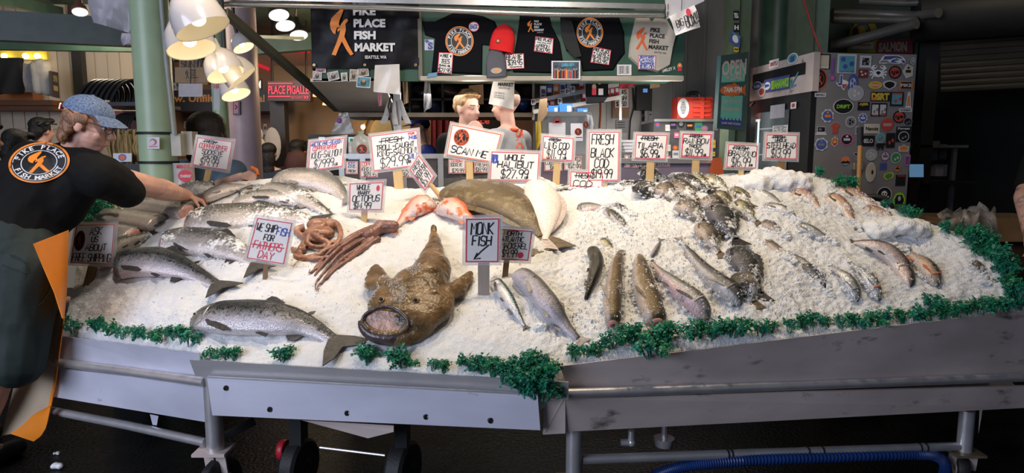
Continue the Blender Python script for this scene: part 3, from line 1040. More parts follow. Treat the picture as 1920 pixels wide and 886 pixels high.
 if pect:
  c, T, D, N, h, w = F_(.23)
  if side != 'T' and N.dot(EYE - c) < 0:
   sgn = -1
  N2 = N * sgn
  T2 = (T * .9 - D * .35).normalized(); D2 = N2.cross(T2)
  b = MB()
  fin_mb(b, [(0, -.006), (.02 * L / .5, -H * .22), (.1 * L / .6, -H * .16), (.115 * L / .6, 0), (.09 * L / .6, H * .12), (.02, H * .1), (0, .006)], c - D * h * vent * .48 + N2 * (w * .86), T2, D2, N2, fin, .003)
  b.build('pectoral_fin', root, smooth=False)
 if eye:
  c, T, D, N, h, w = F_(.105 if adip else .08)
  sides = (1, -1) if side == 'T' else ((1,) if N.dot(EYE - c) > 0 else (-1,))
  er = eye_r or H * .10
  for sg in sides:
   o = c + D * h * (.05 if adip else .28) + N * sg * w * .95
   b = MB(); b.ell(o, (er, er, er), eye_w, n=12, k=8); e = b.build('eye', root)
   b = MB(); b.ell(o + N * sg * er * .5 + (EYE - o).normalized() * er * .2, er * .62, eye_b, n=10, k=6); b.build('pupil', e)
 if gill:
  b = MB()
  c, T, D, N, h, w = F_(.2)
  sg = 1 if N.dot(EYE - c) > 0 else -1
  pts, rr = [], []
  for k in range(11):
   q = R(38 + 112 * k / 10)
   t = .165 + .045 * sin(pi * k / 10)
   c, T, D, N, h, w = F_(t)
   cq, sq = cos(q), sin(q)
   pts.append(c + D * (cq * h * (1 if cq > 0 else vent)) + N * sg * (sq * w * .985))
   rr.append(.0012 + .0030 * sin(pi * k / 10))
  b.tube(pts, rr, cheek or gill_m, 6)
  b.build('gill_cover', root)
  if mouth:
   b = MB()
   pts = []
   for k in range(6):
    c, T, D, N, h, w = F_(.012 + .058 * k / 5)
    q = R(96 + 14 * k / 5)
    pts.append(c + D * cos(q) * h + N * sg * (sin(q) * w * 1.0))
   b.tube(pts, .0016, dark_line, 5)
   b.build('mouth', root)
 if cut:
  c, T, D, N, h, w = fr[0]
  m = Matrix(((*D, 0), (*N, 0), (*T, 0), (0, 0, 0, 1))).transposed()
  b = MB(); b.ell(c, (h * .97, w * .95, .012), cut, m); e = b.build('cut_face', root)
  b = MB(); b.ell(c - T * .007, (h * .55, w * .5, .008), gut_m, m); b.build('gill_cavity', e)
 if fringe:
  for sg in (1, -1):
   b = MB()
   lo, hi = [], []
   for k in range(25):
    t = .1 + .74 * k / 24
    c, T, D, N, h, w = F_(t)
    e = sin(pi * k / 24) ** .7 * H * .26 * (1 + .12 * (k % 2))
    a_, b_ = c + D * sg * h * .94, c + D * sg * (h + e) - N * .004
    lo.append((a_ + N * .003, b_ + N * .001)); hi.append((a_ - N * .003, b_ - N * .001))
   vs = [p for pr in lo for p in pr] + [p for pr in hi for p in pr]
   fs = []
   for i in range(24):
    fs += [(2 * i, 2 * i + 1, 2 * i + 3, 2 * i + 2), (50 + 2 * i, 50 + 2 * i + 2, 50 + 2 * i + 3, 50 + 2 * i + 1), (2 * i + 1, 50 + 2 * i + 1, 50 + 2 * i + 3, 2 * i + 3)]
   b.add(vs, fs, fin)
   b.build('fringe_fin', root)
 return root

# skins
king = fmat('king_salmon_skin', (.055, .06, .06), (.44, .42, .45), (.72, .66, .67), spots=.6, spot_s=95, metal=.35, rough=.25, headc=(.11, .115, .085), edges=(.20, .36, .52))
king_i = fmat('iced_salmon_skin', (.11, .11, .10), (.42, .39, .37), (.70, .62, .59), spots=.45, spot_s=95, metal=.25, rough=.3, frost=.38)
dark_sal = fmat('dark_salmon_skin', (.035, .04, .035), (.16, .16, .14), (.45, .42, .38), spots=.3, spot_s=80, metal=.2, rough=.25, frost=.12)
silver = fmat('silver_skin', (.20, .20, .19), (.52, .47, .44), (.76, .68, .64), metal=.35, rough=.25)
mack = fmat('mackerel_skin', (.10, .20, .23), (.66, .64, .66), (.80, .78, .79), stripes=9, spot_c=(.012, .02, .028), metal=.35, rough=.22)
greycod = fmat('grey_cod_skin', (.12, .115, .11), (.33, .31, .36), (.58, .53, .58), spots=.2, spot_s=70, metal=.15, rough=.35)
brown = fmat('brown_cod_skin', (.075, .05, .02), (.16, .11, .05), (.52, .43, .36), spots=.5, spot_s=50, spot_c=(.06, .04, .018), metal=.1, rough=.26, frost=.28)
sable = fmat('sablefish_skin', (.008, .008, .007), (.018, .016, .012), (.09, .08, .06), metal=.1, rough=.16)
blackcod = fmat('black_cod_skin', (.03, .033, .032), (.13, .13, .13), (.55, .52, .52), spots=.4, spot_s=60, metal=.2, rough=.28, frost=.26)
pinkcod = fmat('pink_bellied_cod_skin', (.085, .085, .07), (.36, .34, .33), (.68, .48, .48), spots=.3, spot_s=60, metal=.2, rough=.28, frost=.22)
rock_b = fmat('black_rockfish_skin', (.018, .018, .02), (.045, .045, .05), (.13, .12, .13), spots=.4, spot_s=40, metal=.1, rough=.32, frost=.34)
rock_n = fmat('brown_rockfish_skin', (.075, .06, .045), (.19, .15, .12), (.46, .38, .33), spots=.4, spot_s=50, metal=.1, rough=.32, frost=.36)
bass_y = fmat('olive_bass_skin', (.10, .095, .05), (.34, .31, .18), (.62, .58, .46), spots=.4, spot_s=60, metal=.15, rough=.28, frost=.30)
trout = fmat('trout_skin', (.05, .045, .04), (.50, .40, .38), (.64, .56, .52), spots=.6, spot_s=130, metal=.28, rough=.25, frost=.04)
bass_s = fmat('sea_bass_skin', (.11, .12, .12), (.50, .50, .49), (.72, .70, .68), metal=.38, rough=.24, frost=.12)
snap = fmat('snapper_skin', (.36, .14, .10), (.56, .38, .28), (.70, .60, .50), metal=.12, rough=.32, frost=.35)
snap_d = fmat('dark_snapper_skin', (.05, .045, .045), (.52, .36, .25), (.66, .52, .40), spots=.3, spot_s=50, metal=.12, rough=.3, frost=.16)
redrock = fmat('red_rockfish_skin', (.70, .17, .08), (.78, .50, .42), (.80, .64, .58), metal=.05, rough=.25, blotch=(.72, .15, .05), blotch_t=.56)
halib = fmat('halibut_skin', (.11, .078, .036), (.15, .11, .055), (.14, .10, .05), spots=.2, spot_s=40, spot_c=(.09, .065, .035), metal=.05, rough=.24, blotch=(.22, .17, .095), blotch_t=.58)
halib_w = fmat('halibut_belly_skin', (.80, .70, .64), (.84, .76, .72), (.80, .68, .62), metal=0, rough=.22, blotch=(.80, .60, .55), blotch_t=.62)
f_dark = M('dark_fin', (.055, .052, .05), .35, .1, var=.4, vs=80, bump=.3, bs=200)
f_grey = M('grey_fin', (.24, .22, .21), .35, .1, var=.4, vs=70, bump=.3, bs=200)
f_pale = M('pale_fin', (.55, .46, .42), .4, var=.25, vs=70, bump=.3, bs=200)
f_brown = M('brown_fin', (.14, .10, .06), .35, var=.4, vs=70, bump=.3, bs=200)
f_red = M('red_fin', (.66, .20, .10), .4, var=.3, vs=70, bump=.3, bs=200)
f_black = M('black_fin', (.022, .02, .02), .3, var=.4, vs=70, bump=.3, bs=200)

DUSTY += [king_i, brown, blackcod, pinkcod, rock_b, rock_n, bass_y, snap, snap_d, dark_sal, bass_s]
# ---- salmon on the left half
GS = 'salmon on the left half of the ice'
fish('whole silver salmon with its head on, alone at the front edge above the centre tray', [(361, 601), (395, 603), (460, 605), (520, 607), (580, 617), (628, 640)], .066, .038, king, f_dark, 'U', tail=1.3, tail_fork=.75, adip=True, name='salmon', cat='fish', tail_ang=R(-14), eye_r=.0095, group=GS, lift=.75)
fish('headless silver salmon below the free shipping sign, its tail spread toward the front salmon', [(222, 510), (250, 503), (300, 501), (350, 511), (408, 536)], .068, .038, king, f_dark, 'U', 'headless', tail=.95, adip=True, eye=False, gill=False, mouth=False, cut=flesh, name='salmon', cat='fish', group=GS, tail_ang=R(-12), lift=.75)
fish('headless salmon with two raised fins, just above the one with the spread tail', [(305, 462), (345, 458), (400, 463), (450, 478), (480, 497)], .066, .036, king_i, f_dark, 'U', 'headless', tail=.9, adip=True, eye=False, gill=False, cut=flesh, name='salmon', cat='fish', group=GS, tail_ang=R(-15))
fish('ice-dusted salmon whose dark tail points at the brown octopus', [(352, 425), (400, 417), (470, 411), (540, 410), (588, 414)], .072, .036, king_i, f_dark, 'U', 'headless', tail=.75, adip=True, eye=False, gill=False, cut=flesh, name='salmon', cat='fish', group=GS)
fish('salmon with a red wound on its flank, lying behind the octopus', [(492, 361), (530, 366), (570, 377), (618, 402)], .056, .034, king_i, f_grey, 'U', 'headless', tail=.35, eye=False, gill=False, cut=flesh, name='salmon', cat='fish', group=GS)
fish('big pale salmon topmost on the crest beside the troll caught price card', [(508, 346), (540, 341), (590, 344), (630, 358), (650, 378)], .060, .038, silver, f_grey, 'U', tail=.5, adip=True, name='salmon', cat='fish', group=GS, eye=False)
fish('salmon dusted with ice between the held fish and the crest', [(440, 385), (500, 375), (560, 380), (600, 395)], .050, .03, king_i, f_dark, 'U', 'headless', tail=.6, eye=False, gill=False, cut=flesh, name='salmon', cat='fish', group=GS)
fish('small silver fish that the fishmonger is touching', [(384, 379), (410, 368), (440, 357), (464, 349)], .042, .026, silver, f_pale, 'U', 'headless', tail=.55, eye=False, gill=False, cut=flesh, name='salmon', cat='fish', group=GS, lift=.9)
fish('grey fish under loose snow left of the copper river price card', [(338, 361), (370, 355), (400, 353)], .036, .024, king_i, f_grey, 'U', 'steak', tail=0, dors=False, anal=False, pect=False, eye=False, gill=False, name='salmon', cat='fish', group=GS)
fish('dark-backed fish under the small silver one at the crest', [(450, 366), (480, 356), (505, 350)], .024, .02, dark_sal, f_dark, 'U', 'headless', tail=.6, eye=False, gill=False, name='salmon', cat='fish', group=GS)
fish('thick cut salmon side nearest the fishmonger\'s forearm', [(248, 394), (290, 394), (352, 402)], .050, .034, silver, f_grey, 'U', 'steak', tail=0, dors=False, anal=False, pect=False, eye=False, gill=False, cut=flesh, tailcut=True, name='salmon_fillet', cat='fish', group=GS)
fish('cut salmon side behind the free shipping sign with a dark notched end', [(192, 412), (240, 416), (298, 424)], .052, .034, silver, f_dark, 'U', 'steak', tail=.35, dors=False, anal=False, pect=False, eye=False, gill=False, cut=flesh, name='salmon_fillet', cat='fish', group=GS)
fish('pale cut salmon side nearly hidden by the free shipping sign', [(170, 452), (215, 440), (252, 446)], .05, .032, silver, f_grey, 'U', 'steak', tail=0, dors=False, anal=False, pect=False, eye=False, gill=False, cut=flesh, tailcut=True, name='salmon_fillet', cat='fish', group=GS)
fish('dark glossy fish lying back up beside the free shipping sign', [(178, 510), (205, 488), (245, 462), (284, 438)], .040, .045, dark_sal, f_black, 'U', 'salmon', tail=.5, eye=False, name='salmon', cat='fish', group=GS, cut=flesh)

# ---- flatfish, redfish and front row
fish('big brown halibut lying brown side up on the crest behind the monkfish card', [(832, 362), (870, 368), (920, 380), (965, 400), (1000, 428), (1016, 446)], .105, .042, halib, f_brown, 'U', 'flat', tail=.85, tail_fork=.25, dors=False, anal=False, pect=False, eye=False, gill=False, fringe=True, name='halibut', cat='fish', lift=.9)
fish('halibut turned white belly up beside the brown one', [(1003, 343), (1012, 372), (1020, 400), (1024, 428), (1022, 452)], .085, .035, halib_w, f_pale, 'R', 'flat', tail=.7, tail_fork=.2, dors=False, anal=False, pect=False, eye=False, gill=False, fringe=True, name='halibut', cat='fish', lift=.8)
fish('red and white blotched rockfish with its tail beside the octopus', [(818, 388), (795, 396), (768, 408), (742, 428)], .052, .042, redrock, f_red, 'U', 'rock', tail=.8, tail_fork=.2, spiny=True, name='rockfish', cat='fish', group='red rockfish', lift=.9, eye_r=.008)
fish('paler red rockfish with open gills half hidden by the monkfish card', [(818, 398), (845, 402), (872, 414), (905, 436)], .052, .042, redrock, f_red, 'U', 'rock', tail=.8, spiny=False, name='rockfish', cat='fish', group='red rockfish', lift=.9, cut=flesh, eye_r=.008)
fish('small striped mackerel lying beside the monkfish sign post', [(922, 524), (940, 548), (960, 576), (984, 612)], .027, .022, mack, f_dark, 'R', 'slim', tail=.55, tail_fork=.8, dors=False, anal=True, name='mackerel', cat='fish', eye_r=.004, lift=.7)
fish('headless grey fish with a pink cut end next to the mackerel', [(972, 520), (1000, 548), (1030, 584), (1056, 614), (1084, 636)], .045, .036, greycod, f_grey, 'R', 'headless', tail=.7, tail_fork=.3, eye=False, gill=False, cut=M('pale_pink_flesh', (.74, .46, .42), .35, var=.15, vs=50, bump=.3, bs=80), name='cod', cat='fish', lift=.8)
fish('small black glossy fish standing out alone on the ice, with a white stripe of light', [(1110, 474), (1117, 500), (1110, 530), (1098, 562)], .028, .030, sable, f_black, 'R', 'headless', tail=0, dors=False, anal=True, eye=False, gill=False, pect=True, name='sablefish', cat='fish', cut=f_black, lift=.8)
GC = 'cod lying head down along the right tray'
fish('brown cod lying head down, the leftmost over the right tray', [(1148, 612), (1145, 580), (1150, 540), (1160, 490), (1166, 470)], .034, .036, brown, f_grey, 'R', 'headless', tail=0, anal=False, eye=False, gill=False, dors=False, cut=flesh, pect=True, name='cod', cat='fish', group=GC, lift=.7)
fish('broad golden brown cod with gaping pink gills above the parsley', [(1230, 610), (1216, 580), (1205, 540), (1200, 500), (1198, 478)], .048, .042, brown, f_brown, 'R', 'headless', tail=0, anal=False, eye=False, gill=False, dors=False, cut=flesh, name='cod', cat='fish', group=GC, lift=.6)
fish('grey cod with a pink belly and open mouth, right of the golden brown cod', [(1326, 600), (1300, 574), (1268, 545), (1240, 516), (1222, 494)], .044, .038, pinkcod, f_dark, 'R', 'cod', tail=.4, eye=True, name='cod', cat='fish', group=GC, cheek=f_pale, lift=.65)
fish('long black cod whose pale tail points up toward the rockfish', [(1388, 572), (1360, 552), (1325, 520), (1295, 480), (1276, 452)], .040, .036, blackcod, f_grey, 'R', 'cod', tail=.5, eye=True, name='cod', cat='fish', group=GC, lift=.75)
fish('half buried cod, only its tail stump showing above the grey cod', [(1222, 482), (1232, 465), (1238, 452)], .012, .012, greycod, f_dark, 'R', 'headless', tail=1.2, eye=False, gill=False, dors=False, anal=False, pect=False, name='cod', cat='fish', group=GC)

# ---- monkfish
def ice_off(px, py, up):
 p, n = onice(px, py)
 return p + n * up

mk = M('monkfish_skin', (.15, .088, .036), .27, var=.6, vs=13, bump=.6, bs=60, stain=(.32, .27, .20), stain_t=.60)
mk_d = M('monkfish_lip', (.075, .055, .055), .25, var=.3, vs=20, bump=.3, bs=60)
mk_in = M('monkfish_mouth', (.52, .30, .22), .3, var=.25, vs=25, bump=.6, bs=45)
root = thing('monkfish', 'huge brown monkfish with its pink mouth gaping at the front of the ice', 'fish', onice(780, 570)[0])
mb = MB()
cen, N = onice(778, 575)
Tm = (onice(745, 620)[0] - onice(800, 520)[0]).normalized()    # towards the mouth
Tm = (Tm - N * Tm.dot(N)).normalized()
Am = N.cross(Tm)
if Am.x < 0: Am = -Am
fm = Matrix(((*Am, 0), (*Tm, 0), (*N, 0), (0, 0, 0, 1))).transposed()

def mp(a, t, n_):
 return cen + Am * a + Tm * t + N * n_

mb.ell(mp(0, .03, .042), (.178, .158, .074), mk, fm, 24, 14)
mb.ell(mp(.01, .10, .045), (.142, .098, .062), mk, fm, 24, 14)
mb.ell(mp(.0, -.05, .055), (.12, .14, .070), mk, fm, 24, 14)
mb.ell(mp(.02, -.16, .050), (.088, .13, .060), mk, fm, 20, 12)
tl0, tl1, tl2 = ice_off(812, 505, .05), ice_off(816, 470, .04), ice_off(814, 447, .03)
mb.cap(mp(.02, -.12, .055), .082, tl0, .060, mk); mb.cap(tl0, .060, tl1, .034, mk); mb.cap(tl1, .034, tl2, .018, mk)
mb.ell(tl2 + V((0, .01, .012)), (.020, .012, .035), mk)
for k in range(7):   # brow bumps
 mb.ell(mp(-.10 + .032 * k + random.uniform(-.01, .01), .02 + random.uniform(-.05, .05), .106 - .35 * abs(-.10 + .032 * k) ** 1.6), .018, mk)
for sg, pxy in ((-1, (700, 528)), (1, (874, 542))):
 f0 = mp(sg * .13, -.05, .045)
 f1 = ice_off(pxy[0], pxy[1], .03)
 d = (f1 - f0)
 for k in range(5):
  mb.cap(f0, .036, f0 + d * (1.1 + .1 * sin(k)) + Tm * (-.06 + .03 * k), .017, mk)
# lower jaw mass
for k in range(13):
 a = pi * k / 12
 q0 = mp(-.115 * cos(a) - .02, .125 + .085 * sin(a), .022)
 mb.ell(q0, (.036, .036, .034), mk)
bd = blob(mb, 'body', root, .008, 5, mk, .004, 26)
MBV = BVHTree.FromPolygons([v.co + WL[root.name] for v in bd.data.vertices], [tuple(q.vertices) for q in bd.data.polygons])
MFR = (cen, Am, Tm, N)
# mouth: tilted oval dish with dark lips and teeth
mc = mp(-.045, .184, .075)
mz = (N * .75 + Tm * .62 + (EYE - mc).normalized() * .25).normalized()
mx = (Am - mz * Am.dot(mz)).normalized()
my = mz.cross(mx)
if my.dot(Tm) > 0: my = -my   # my points up towards the brow
mm = Matrix(((*mx, 0), (*my, 0), (*mz, 0), (0, 0, 0, 1))).transposed()
mm.translation = mc
mo = MB()
rs = []
for k in range(9):
 f = 1 - k / 8.2
 rs.append([mm @ V((.086 * f * cos(2 * pi * j / 32), .042 * f * sin(2 * pi * j / 32), -.022 * (1 - f * f) + .004 * sin(j * 2.6) * (1 - f))) for j in range(32)])
mo.rings(rs, mk_in, True)
mo.build('mouth', root)
lip = MB()
for (a0, a1, mat, r0) in ((-8, 188, mk_d, .0085), (180, 360, mk, .012)):
 pts, rr = [], []
 for k in range(25):
  a = R(a0 + (a1 - a0) * k / 24)
  pts.append(mm @ V((.090 * cos(a), .046 * sin(a) + (.014 * sin(a) ** 5 if sin(a) > 0 else 0), .002 + .006 * abs(cos(a)))))
  rr.append(r0 * (.6 + .4 * sin(pi * k / 24)))
 lip.tube(pts, rr, mat, 10)
lip.build('lip', root)
jw = MB(); pts = [mm @ V((.100 * cos(R(a)), .060 * sin(R(a)), -.012)) for a in range(185, 356, 10)]
jw.tube(pts, [.013 + .016 * sin(pi * i / 17) for i in range(len(pts))], mk_d, 10); jw.build('lower_jaw', root)
te = MB()
for k in range(20):
 a = R(196 + 148 * k / 19)
 b_ = mm @ V((.081 * cos(a), .040 * sin(a), .006))
 d_ = (mz * .8 + my * .5).normalized()
 te.tube([b_, b_ + d_ * .008], [.0016, .0003], white_pr, 5)
te.build('teeth', root)
for a_, t_ in ((.045, .080), (-.095, .088)):
 o = mp(a_, t_, .112 - abs(a_) * .16)
 b = MB(); b.ell(o, (.017, .017, .012), mk, fm); e = b.build('eye', root)
 b = MB(); b.ell(o + N * .008 + Tm * .004, .0085, eye_b, fm); b.build('pupil', e)
fr_m = M('frost_crust', (.80, .80, .80), .5, var=.05, bump=.7, bs=160)

# ---- octopuses
oc1 = M('octopus_skin', (.33, .165, .11), .24, var=.3, vs=22, bump=.35, bs=90)
oc2 = M('dark_octopus_skin', (.20, .095, .075), .22, var=.35, vs=22, bump=.4, bs=90)

def arm(mb, pts, r0, r1, mat, up=.5):
 P = []
 for p in pts:
  q, n_ = onice(p[0], p[1])
  P.append(q + n_ * (p[2] if len(p) > 2 else .008))
 n_ = len(P)
 m_ = (n_ - 1) * 5
 path = []
 for i in range(m_ + 1):
  f = i / 5
  j = min(int(f), n_ - 2)
  k = f - j
  p0, p1, p2, p3 = P[max(j - 1, 0)], P[j], P[j + 1], P[min(j + 2, n_ - 1)]
  path.append(.5 * ((2 * p1) + (p2 - p0) * k + (2 * p0 - 5 * p1 + 4 * p2 - p3) * k * k + (3 * p1 - p0 - 3 * p2 + p3) * k ** 3))
 mb.tube(path, [r0 + (r1 - r0) * (i / m_) ** .8 for i in range(m_ + 1)], mat, 8)

root = thing('octopus', 'pale brown octopus curled in a heap below the octopus price card', 'octopus', onice(600, 455)[0])
mb = MB()
mb.ell(ice_off(600, 444, .022), (.075, .055, .034), oc1)
mb.ell(ice_off(596, 432, .03), (.052, .038, .034), oc1)
mb.ell(ice_off(620, 428, .022), (.036, .03, .026), oc1)
for pts in ([(572, 432, .02), (556, 436, .015), (575, 452, .02), (600, 458, .03), (612, 446, .035)], [(600, 425, .03), (630, 425, .025), (640, 445, .02), (628, 466, .016), (600, 476, .014)], [(585, 440, .03), (596, 456, .035), (618, 464, .02), (600, 480, .012), (565, 486, .008), (552, 480, .008)], [(590, 450, .025), (572, 462, .02), (562, 478, .01), (580, 488, .008), (620, 484, .01)], [(610, 440, .035), (590, 446, .04), (578, 462, .025), (600, 470, .022), (630, 458, .02)], [(575, 470, .012), (556, 474, .008), (548, 466, .007)]):
 arm(mb, pts, .019, .009, oc1)
blob(mb, 'body', root, .0035, 2, oc1, .0015, 60)
b = MB(); arm(b, [(585, 488), (565, 490), (556, 494), (549, 502)], .004, .0015, oc1); arm(b, [(562, 478), (552, 472), (548, 470)], .004, .002, oc1); b.build('arm_tip', root)
root = thing('octopus', 'dark brown octopus stretched out with its arms trailing to the left', 'octopus', onice(690, 460)[0])
mb = MB()
mb.cap(ice_off(738, 434, .030), .030, ice_off(715, 436, .032), .036, oc2)
mb.cap(ice_off(715, 436, .032), .034, ice_off(690, 450, .028), .026, oc2)
for i, pts in enumerate(([(705, 440, .03), (670, 452, .022), (640, 470, .014), (612, 492, .010), (582, 514, .006)], [(705, 446, .02), (668, 462, .018), (636, 482, .012), (612, 508, .008), (596, 526, .005)], [(708, 436, .04), (672, 446, .03), (640, 462, .02), (612, 484, .016), (590, 505, .006)], [(700, 450, .012), (672, 470, .012), (640, 490, .01), (616, 515, .006), (602, 534, .004)], [(712, 450, .012), (684, 468, .01), (655, 488, .008), (630, 505, .006), (610, 525, .004)], [(700, 438, .038), (665, 456, .03), (634, 474, .02), (606, 500, .012), (590, 518, .004)])):
 arm(mb, pts, .0155, .0055, oc2)
blob(mb, 'body', root, .003, 2, oc2, .0014, 60)
b = MB(); arm(b, [(602, 532), (596, 540), (598, 548)], .004, .0015, oc2); arm(b, [(597, 524), (592, 536), (594, 545), (600, 543)], .004, .0015, oc2); arm(b, [(586, 512), (580, 514), (582, 507)], .004, .0015, oc2); b.build('arm_tip', root)

# ---- rockfish heap
GR = 'black and brown rockfish heaped down the middle of the right half'
HEAP = [
 ('snow-capped round black rockfish topmost at the crest of the heap', [(1206, 338), (1222, 335), (1246, 336)], .048, rock_b, 'U', .7),
 ('round black rockfish head down just left of the snow-capped one', [(1218, 372), (1207, 358), (1198, 346)], .046, rock_b, 'L', .7),
 ('black rockfish with a long dark back on the crest right of the snow-capped one', [(1244, 342), (1275, 344), (1305, 350), (1330, 360)], .042, rock_b, 'U', .6),
 ('brown rockfish with a pale cheek under the snow-capped pair', [(1230, 356), (1250, 362), (1275, 378)], .040, rock_n, 'U', .5),
 ('brown rockfish whose pinkish flank faces front, next along below the crest', [(1256, 350), (1280, 360), (1308, 376)], .040, rock_n, 'U', .6),
 ('slender olive fish on the crest behind the long dark backed rockfish', [(1292, 335), (1310, 342), (1330, 352)], .034, bass_y, 'U', .5),
 ('brown rockfish lowest in the upper part of the heap, nose in the snow', [(1272, 388), (1296, 400), (1318, 414)], .044, rock_n, 'U', .6),
 ('large black rockfish over the brown ones with a pink gill', [(1326, 378), (1338, 396), (1352, 412)], .046, rock_n, 'R', .8),
 ('largest black rockfish lying across the middle of the heap', [(1336, 400), (1352, 424), (1378, 452)], .056, rock_b, 'R', .9),
 ('brown rockfish with a reddish cheek left of the largest black rockfish', [(1314, 426), (1326, 452), (1348, 476)], .042, rock_n, 'R', .7),
 ('dark rockfish pointing down toward the parsley, lowest of the heap', [(1376, 470), (1398, 508), (1424, 552)], .050, rock_b, 'R', .6),
 ('narrow brown rockfish against the left flank of the lowest dark one', [(1384, 520), (1398, 542), (1412, 566)], .044, rock_n, 'L', .4),
]
for lb, sp, h, m_, sd, lf in HEAP:
 fish(lb, sp, h * 1.18, h * .72, m_, f_black if m_ is rock_b else f_brown, sd, 'rock', lift=lf + .1, group=GR, tail=.7, tail_fork=.15, spiny=True, name='rockfish', eye_r=.0065)
GB = 'olive bass in rows behind the rockfish heap'
for lb, sp, h in (
  ('long olive bass lying on the crest below the rainbow trout card', [(1312, 336), (1340, 344), (1366, 358)], .034),
  ('short olive bass nose down beside the large black rockfish', [(1340, 366), (1354, 376), (1368, 392)], .034),
  ('olive bass with a reddish gill right of the short olive bass', [(1366, 362), (1386, 368), (1406, 384)], .034),
  ('olive bass half buried below the one with a reddish gill', [(1376, 382), (1394, 396), (1418, 416)], .034)):
 fish(lb, sp, h * 1.2, h * .7, bass_y, f_brown, 'R', 'rock', lift=.55, group=GB, tail=.6, spiny=True, name='bass', eye_r=.005)
# ---- half-buried rows, right
GT = 'fish half buried in snow on the right half'
ROWS = [
 ('black fish alone at the crest under the lingcod card', [(1118, 344), (1085, 346), (1040, 354)], .028, blackcod, 'U', 'slim', .45),
 ('small dark fish at the crest left of the snow-capped rockfish', [(1190, 346), (1172, 347), (1158, 352)], .026, rock_b, 'U', 'slim', .2),
 ('grey fish buried in snow below the black fish at the crest', [(1082, 392), (1105, 388), (1130, 386)], .034, pinkcod, 'U', 'slim', -.05),
 ('dark buried fish sliding down from the grey buried one', [(1135, 392), (1158, 412), (1178, 432)], .030, blackcod, 'R', 'slim', .12),
 ('small dark fish buried above the sliding dark one', [(1148, 384), (1165, 390), (1182, 400)], .026, rock_b, 'U', 'slim', -.1),
 ('olive streak of a fish buried above the small black glossy fish', [(1128, 446), (1140, 460), (1152, 482)], .022, bass_y, 'R', 'slim', -.1),
 ('thin grey trout buried left of the red-flecked snapper', [(1405, 352), (1440, 366), (1475, 392)], .024, bass_s, 'U', 'slim', -.05),
 ('grey trout whose head shows halfway down the right slope', [(1432, 386), (1465, 392), (1500, 412)], .028, bass_s, 'U', 'slim', .2),
 ('grey trout lying end to end below the halfway one', [(1492, 424), (1520, 432), (1556, 450)], .030, bass_s, 'U', 'slim', .25),
 ('red-flecked snapper half buried near the top of the right slope', [(1482, 362), (1510, 368), (1540, 392)], .040, snap, 'U', 'rock', .12),
 ('golden snapper with a red flank right of the red-flecked one', [(1548, 368), (1575, 384), (1606, 424)], .044, snap, 'R', 'rock', .3),
 ('long pink snapper along the far edge beside the parsley', [(1565, 352), (1610, 372), (1655, 396)], .036, snap, 'U', 'rock', .4),
 ('pink snapper buried under snow at the far edge', [(1618, 392), (1650, 400), (1682, 412)], .040, snap, 'U', 'rock', .1),
 ('spotted brown fish buried in the middle of the slope left of the trout', [(1430, 416), (1448, 424), (1470, 438)], .030, rock_n, 'U', 'rock', -.05),
 ('brown streak of a fish buried under the spotted brown one', [(1436, 450), (1458, 466), (1480, 482)], .024, rock_n, 'U', 'slim', -.15),
 ('dark fish mostly under snow right of the lowest dark rockfish', [(1505, 494), (1530, 514), (1552, 545)], .030, rock_b, 'U', 'slim', -.05),
 ('silver fish mostly under snow above the dark buried one', [(1470, 478), (1500, 488), (1525, 502)], .024, bass_s, 'U', 'slim', -.1),
 ('dark snapper poking out near the right end of the ice', [(1818, 492), (1832, 504), (1842, 520)], .032, rock_n, 'R', 'rock', .3),
 ('reddish fish buried at the right end behind the snow ridge', [(1700, 428), (1720, 440), (1735, 452)], .024, snap, 'U', 'slim', -.2),
]
for lb, sp, h, m_, sd, pf, lf in ROWS:
 fish(lb, sp, h, h * .62, m_, f_grey if m_ is bass_s else f_brown, sd, pf, lift=lf - .15, group=GT, tail=.6, spiny=(pf == 'rock'), name='fish', pect=lf > .1, eye=lf > .1, anal=False)
fish('large dark-backed trout with a pink flank on the lower right slope', [(1706, 538), (1688, 508), (1660, 482), (1630, 464), (1600, 455)], .044, .034, trout, f_dark, 'R', 'salmon', tail=.45, name='trout', group=GT, eye_r=.006, lift=.7)
fish('silver sea bass, the left of the pair laid side by side', [(1606, 566), (1592, 540), (1574, 516), (1560, 502)], .030, .024, bass_s, f_grey, 'R', 'rock', tail=.4, name='bass', group='pair of silver sea bass', eye_r=.005, lift=.75)
fish('silver sea bass, the right of the pair laid side by side', [(1646, 564), (1630, 536), (1612, 512), (1596, 496)], .030, .024, bass_s, f_grey, 'R', 'rock', tail=.4, name='bass', group='pair of silver sea bass', eye_r=.005, lift=.75, cheek=f_red)
fish('red-lipped snapper with a dark back right of the large trout', [(1756, 538), (1738, 512), (1716, 488), (1692, 470)], .040, .032, snap_d, f_red, 'R', 'rock', tail=.6, name='snapper', group=GT, spiny=True, eye_r=.006, cheek=f_red, lift=.5)

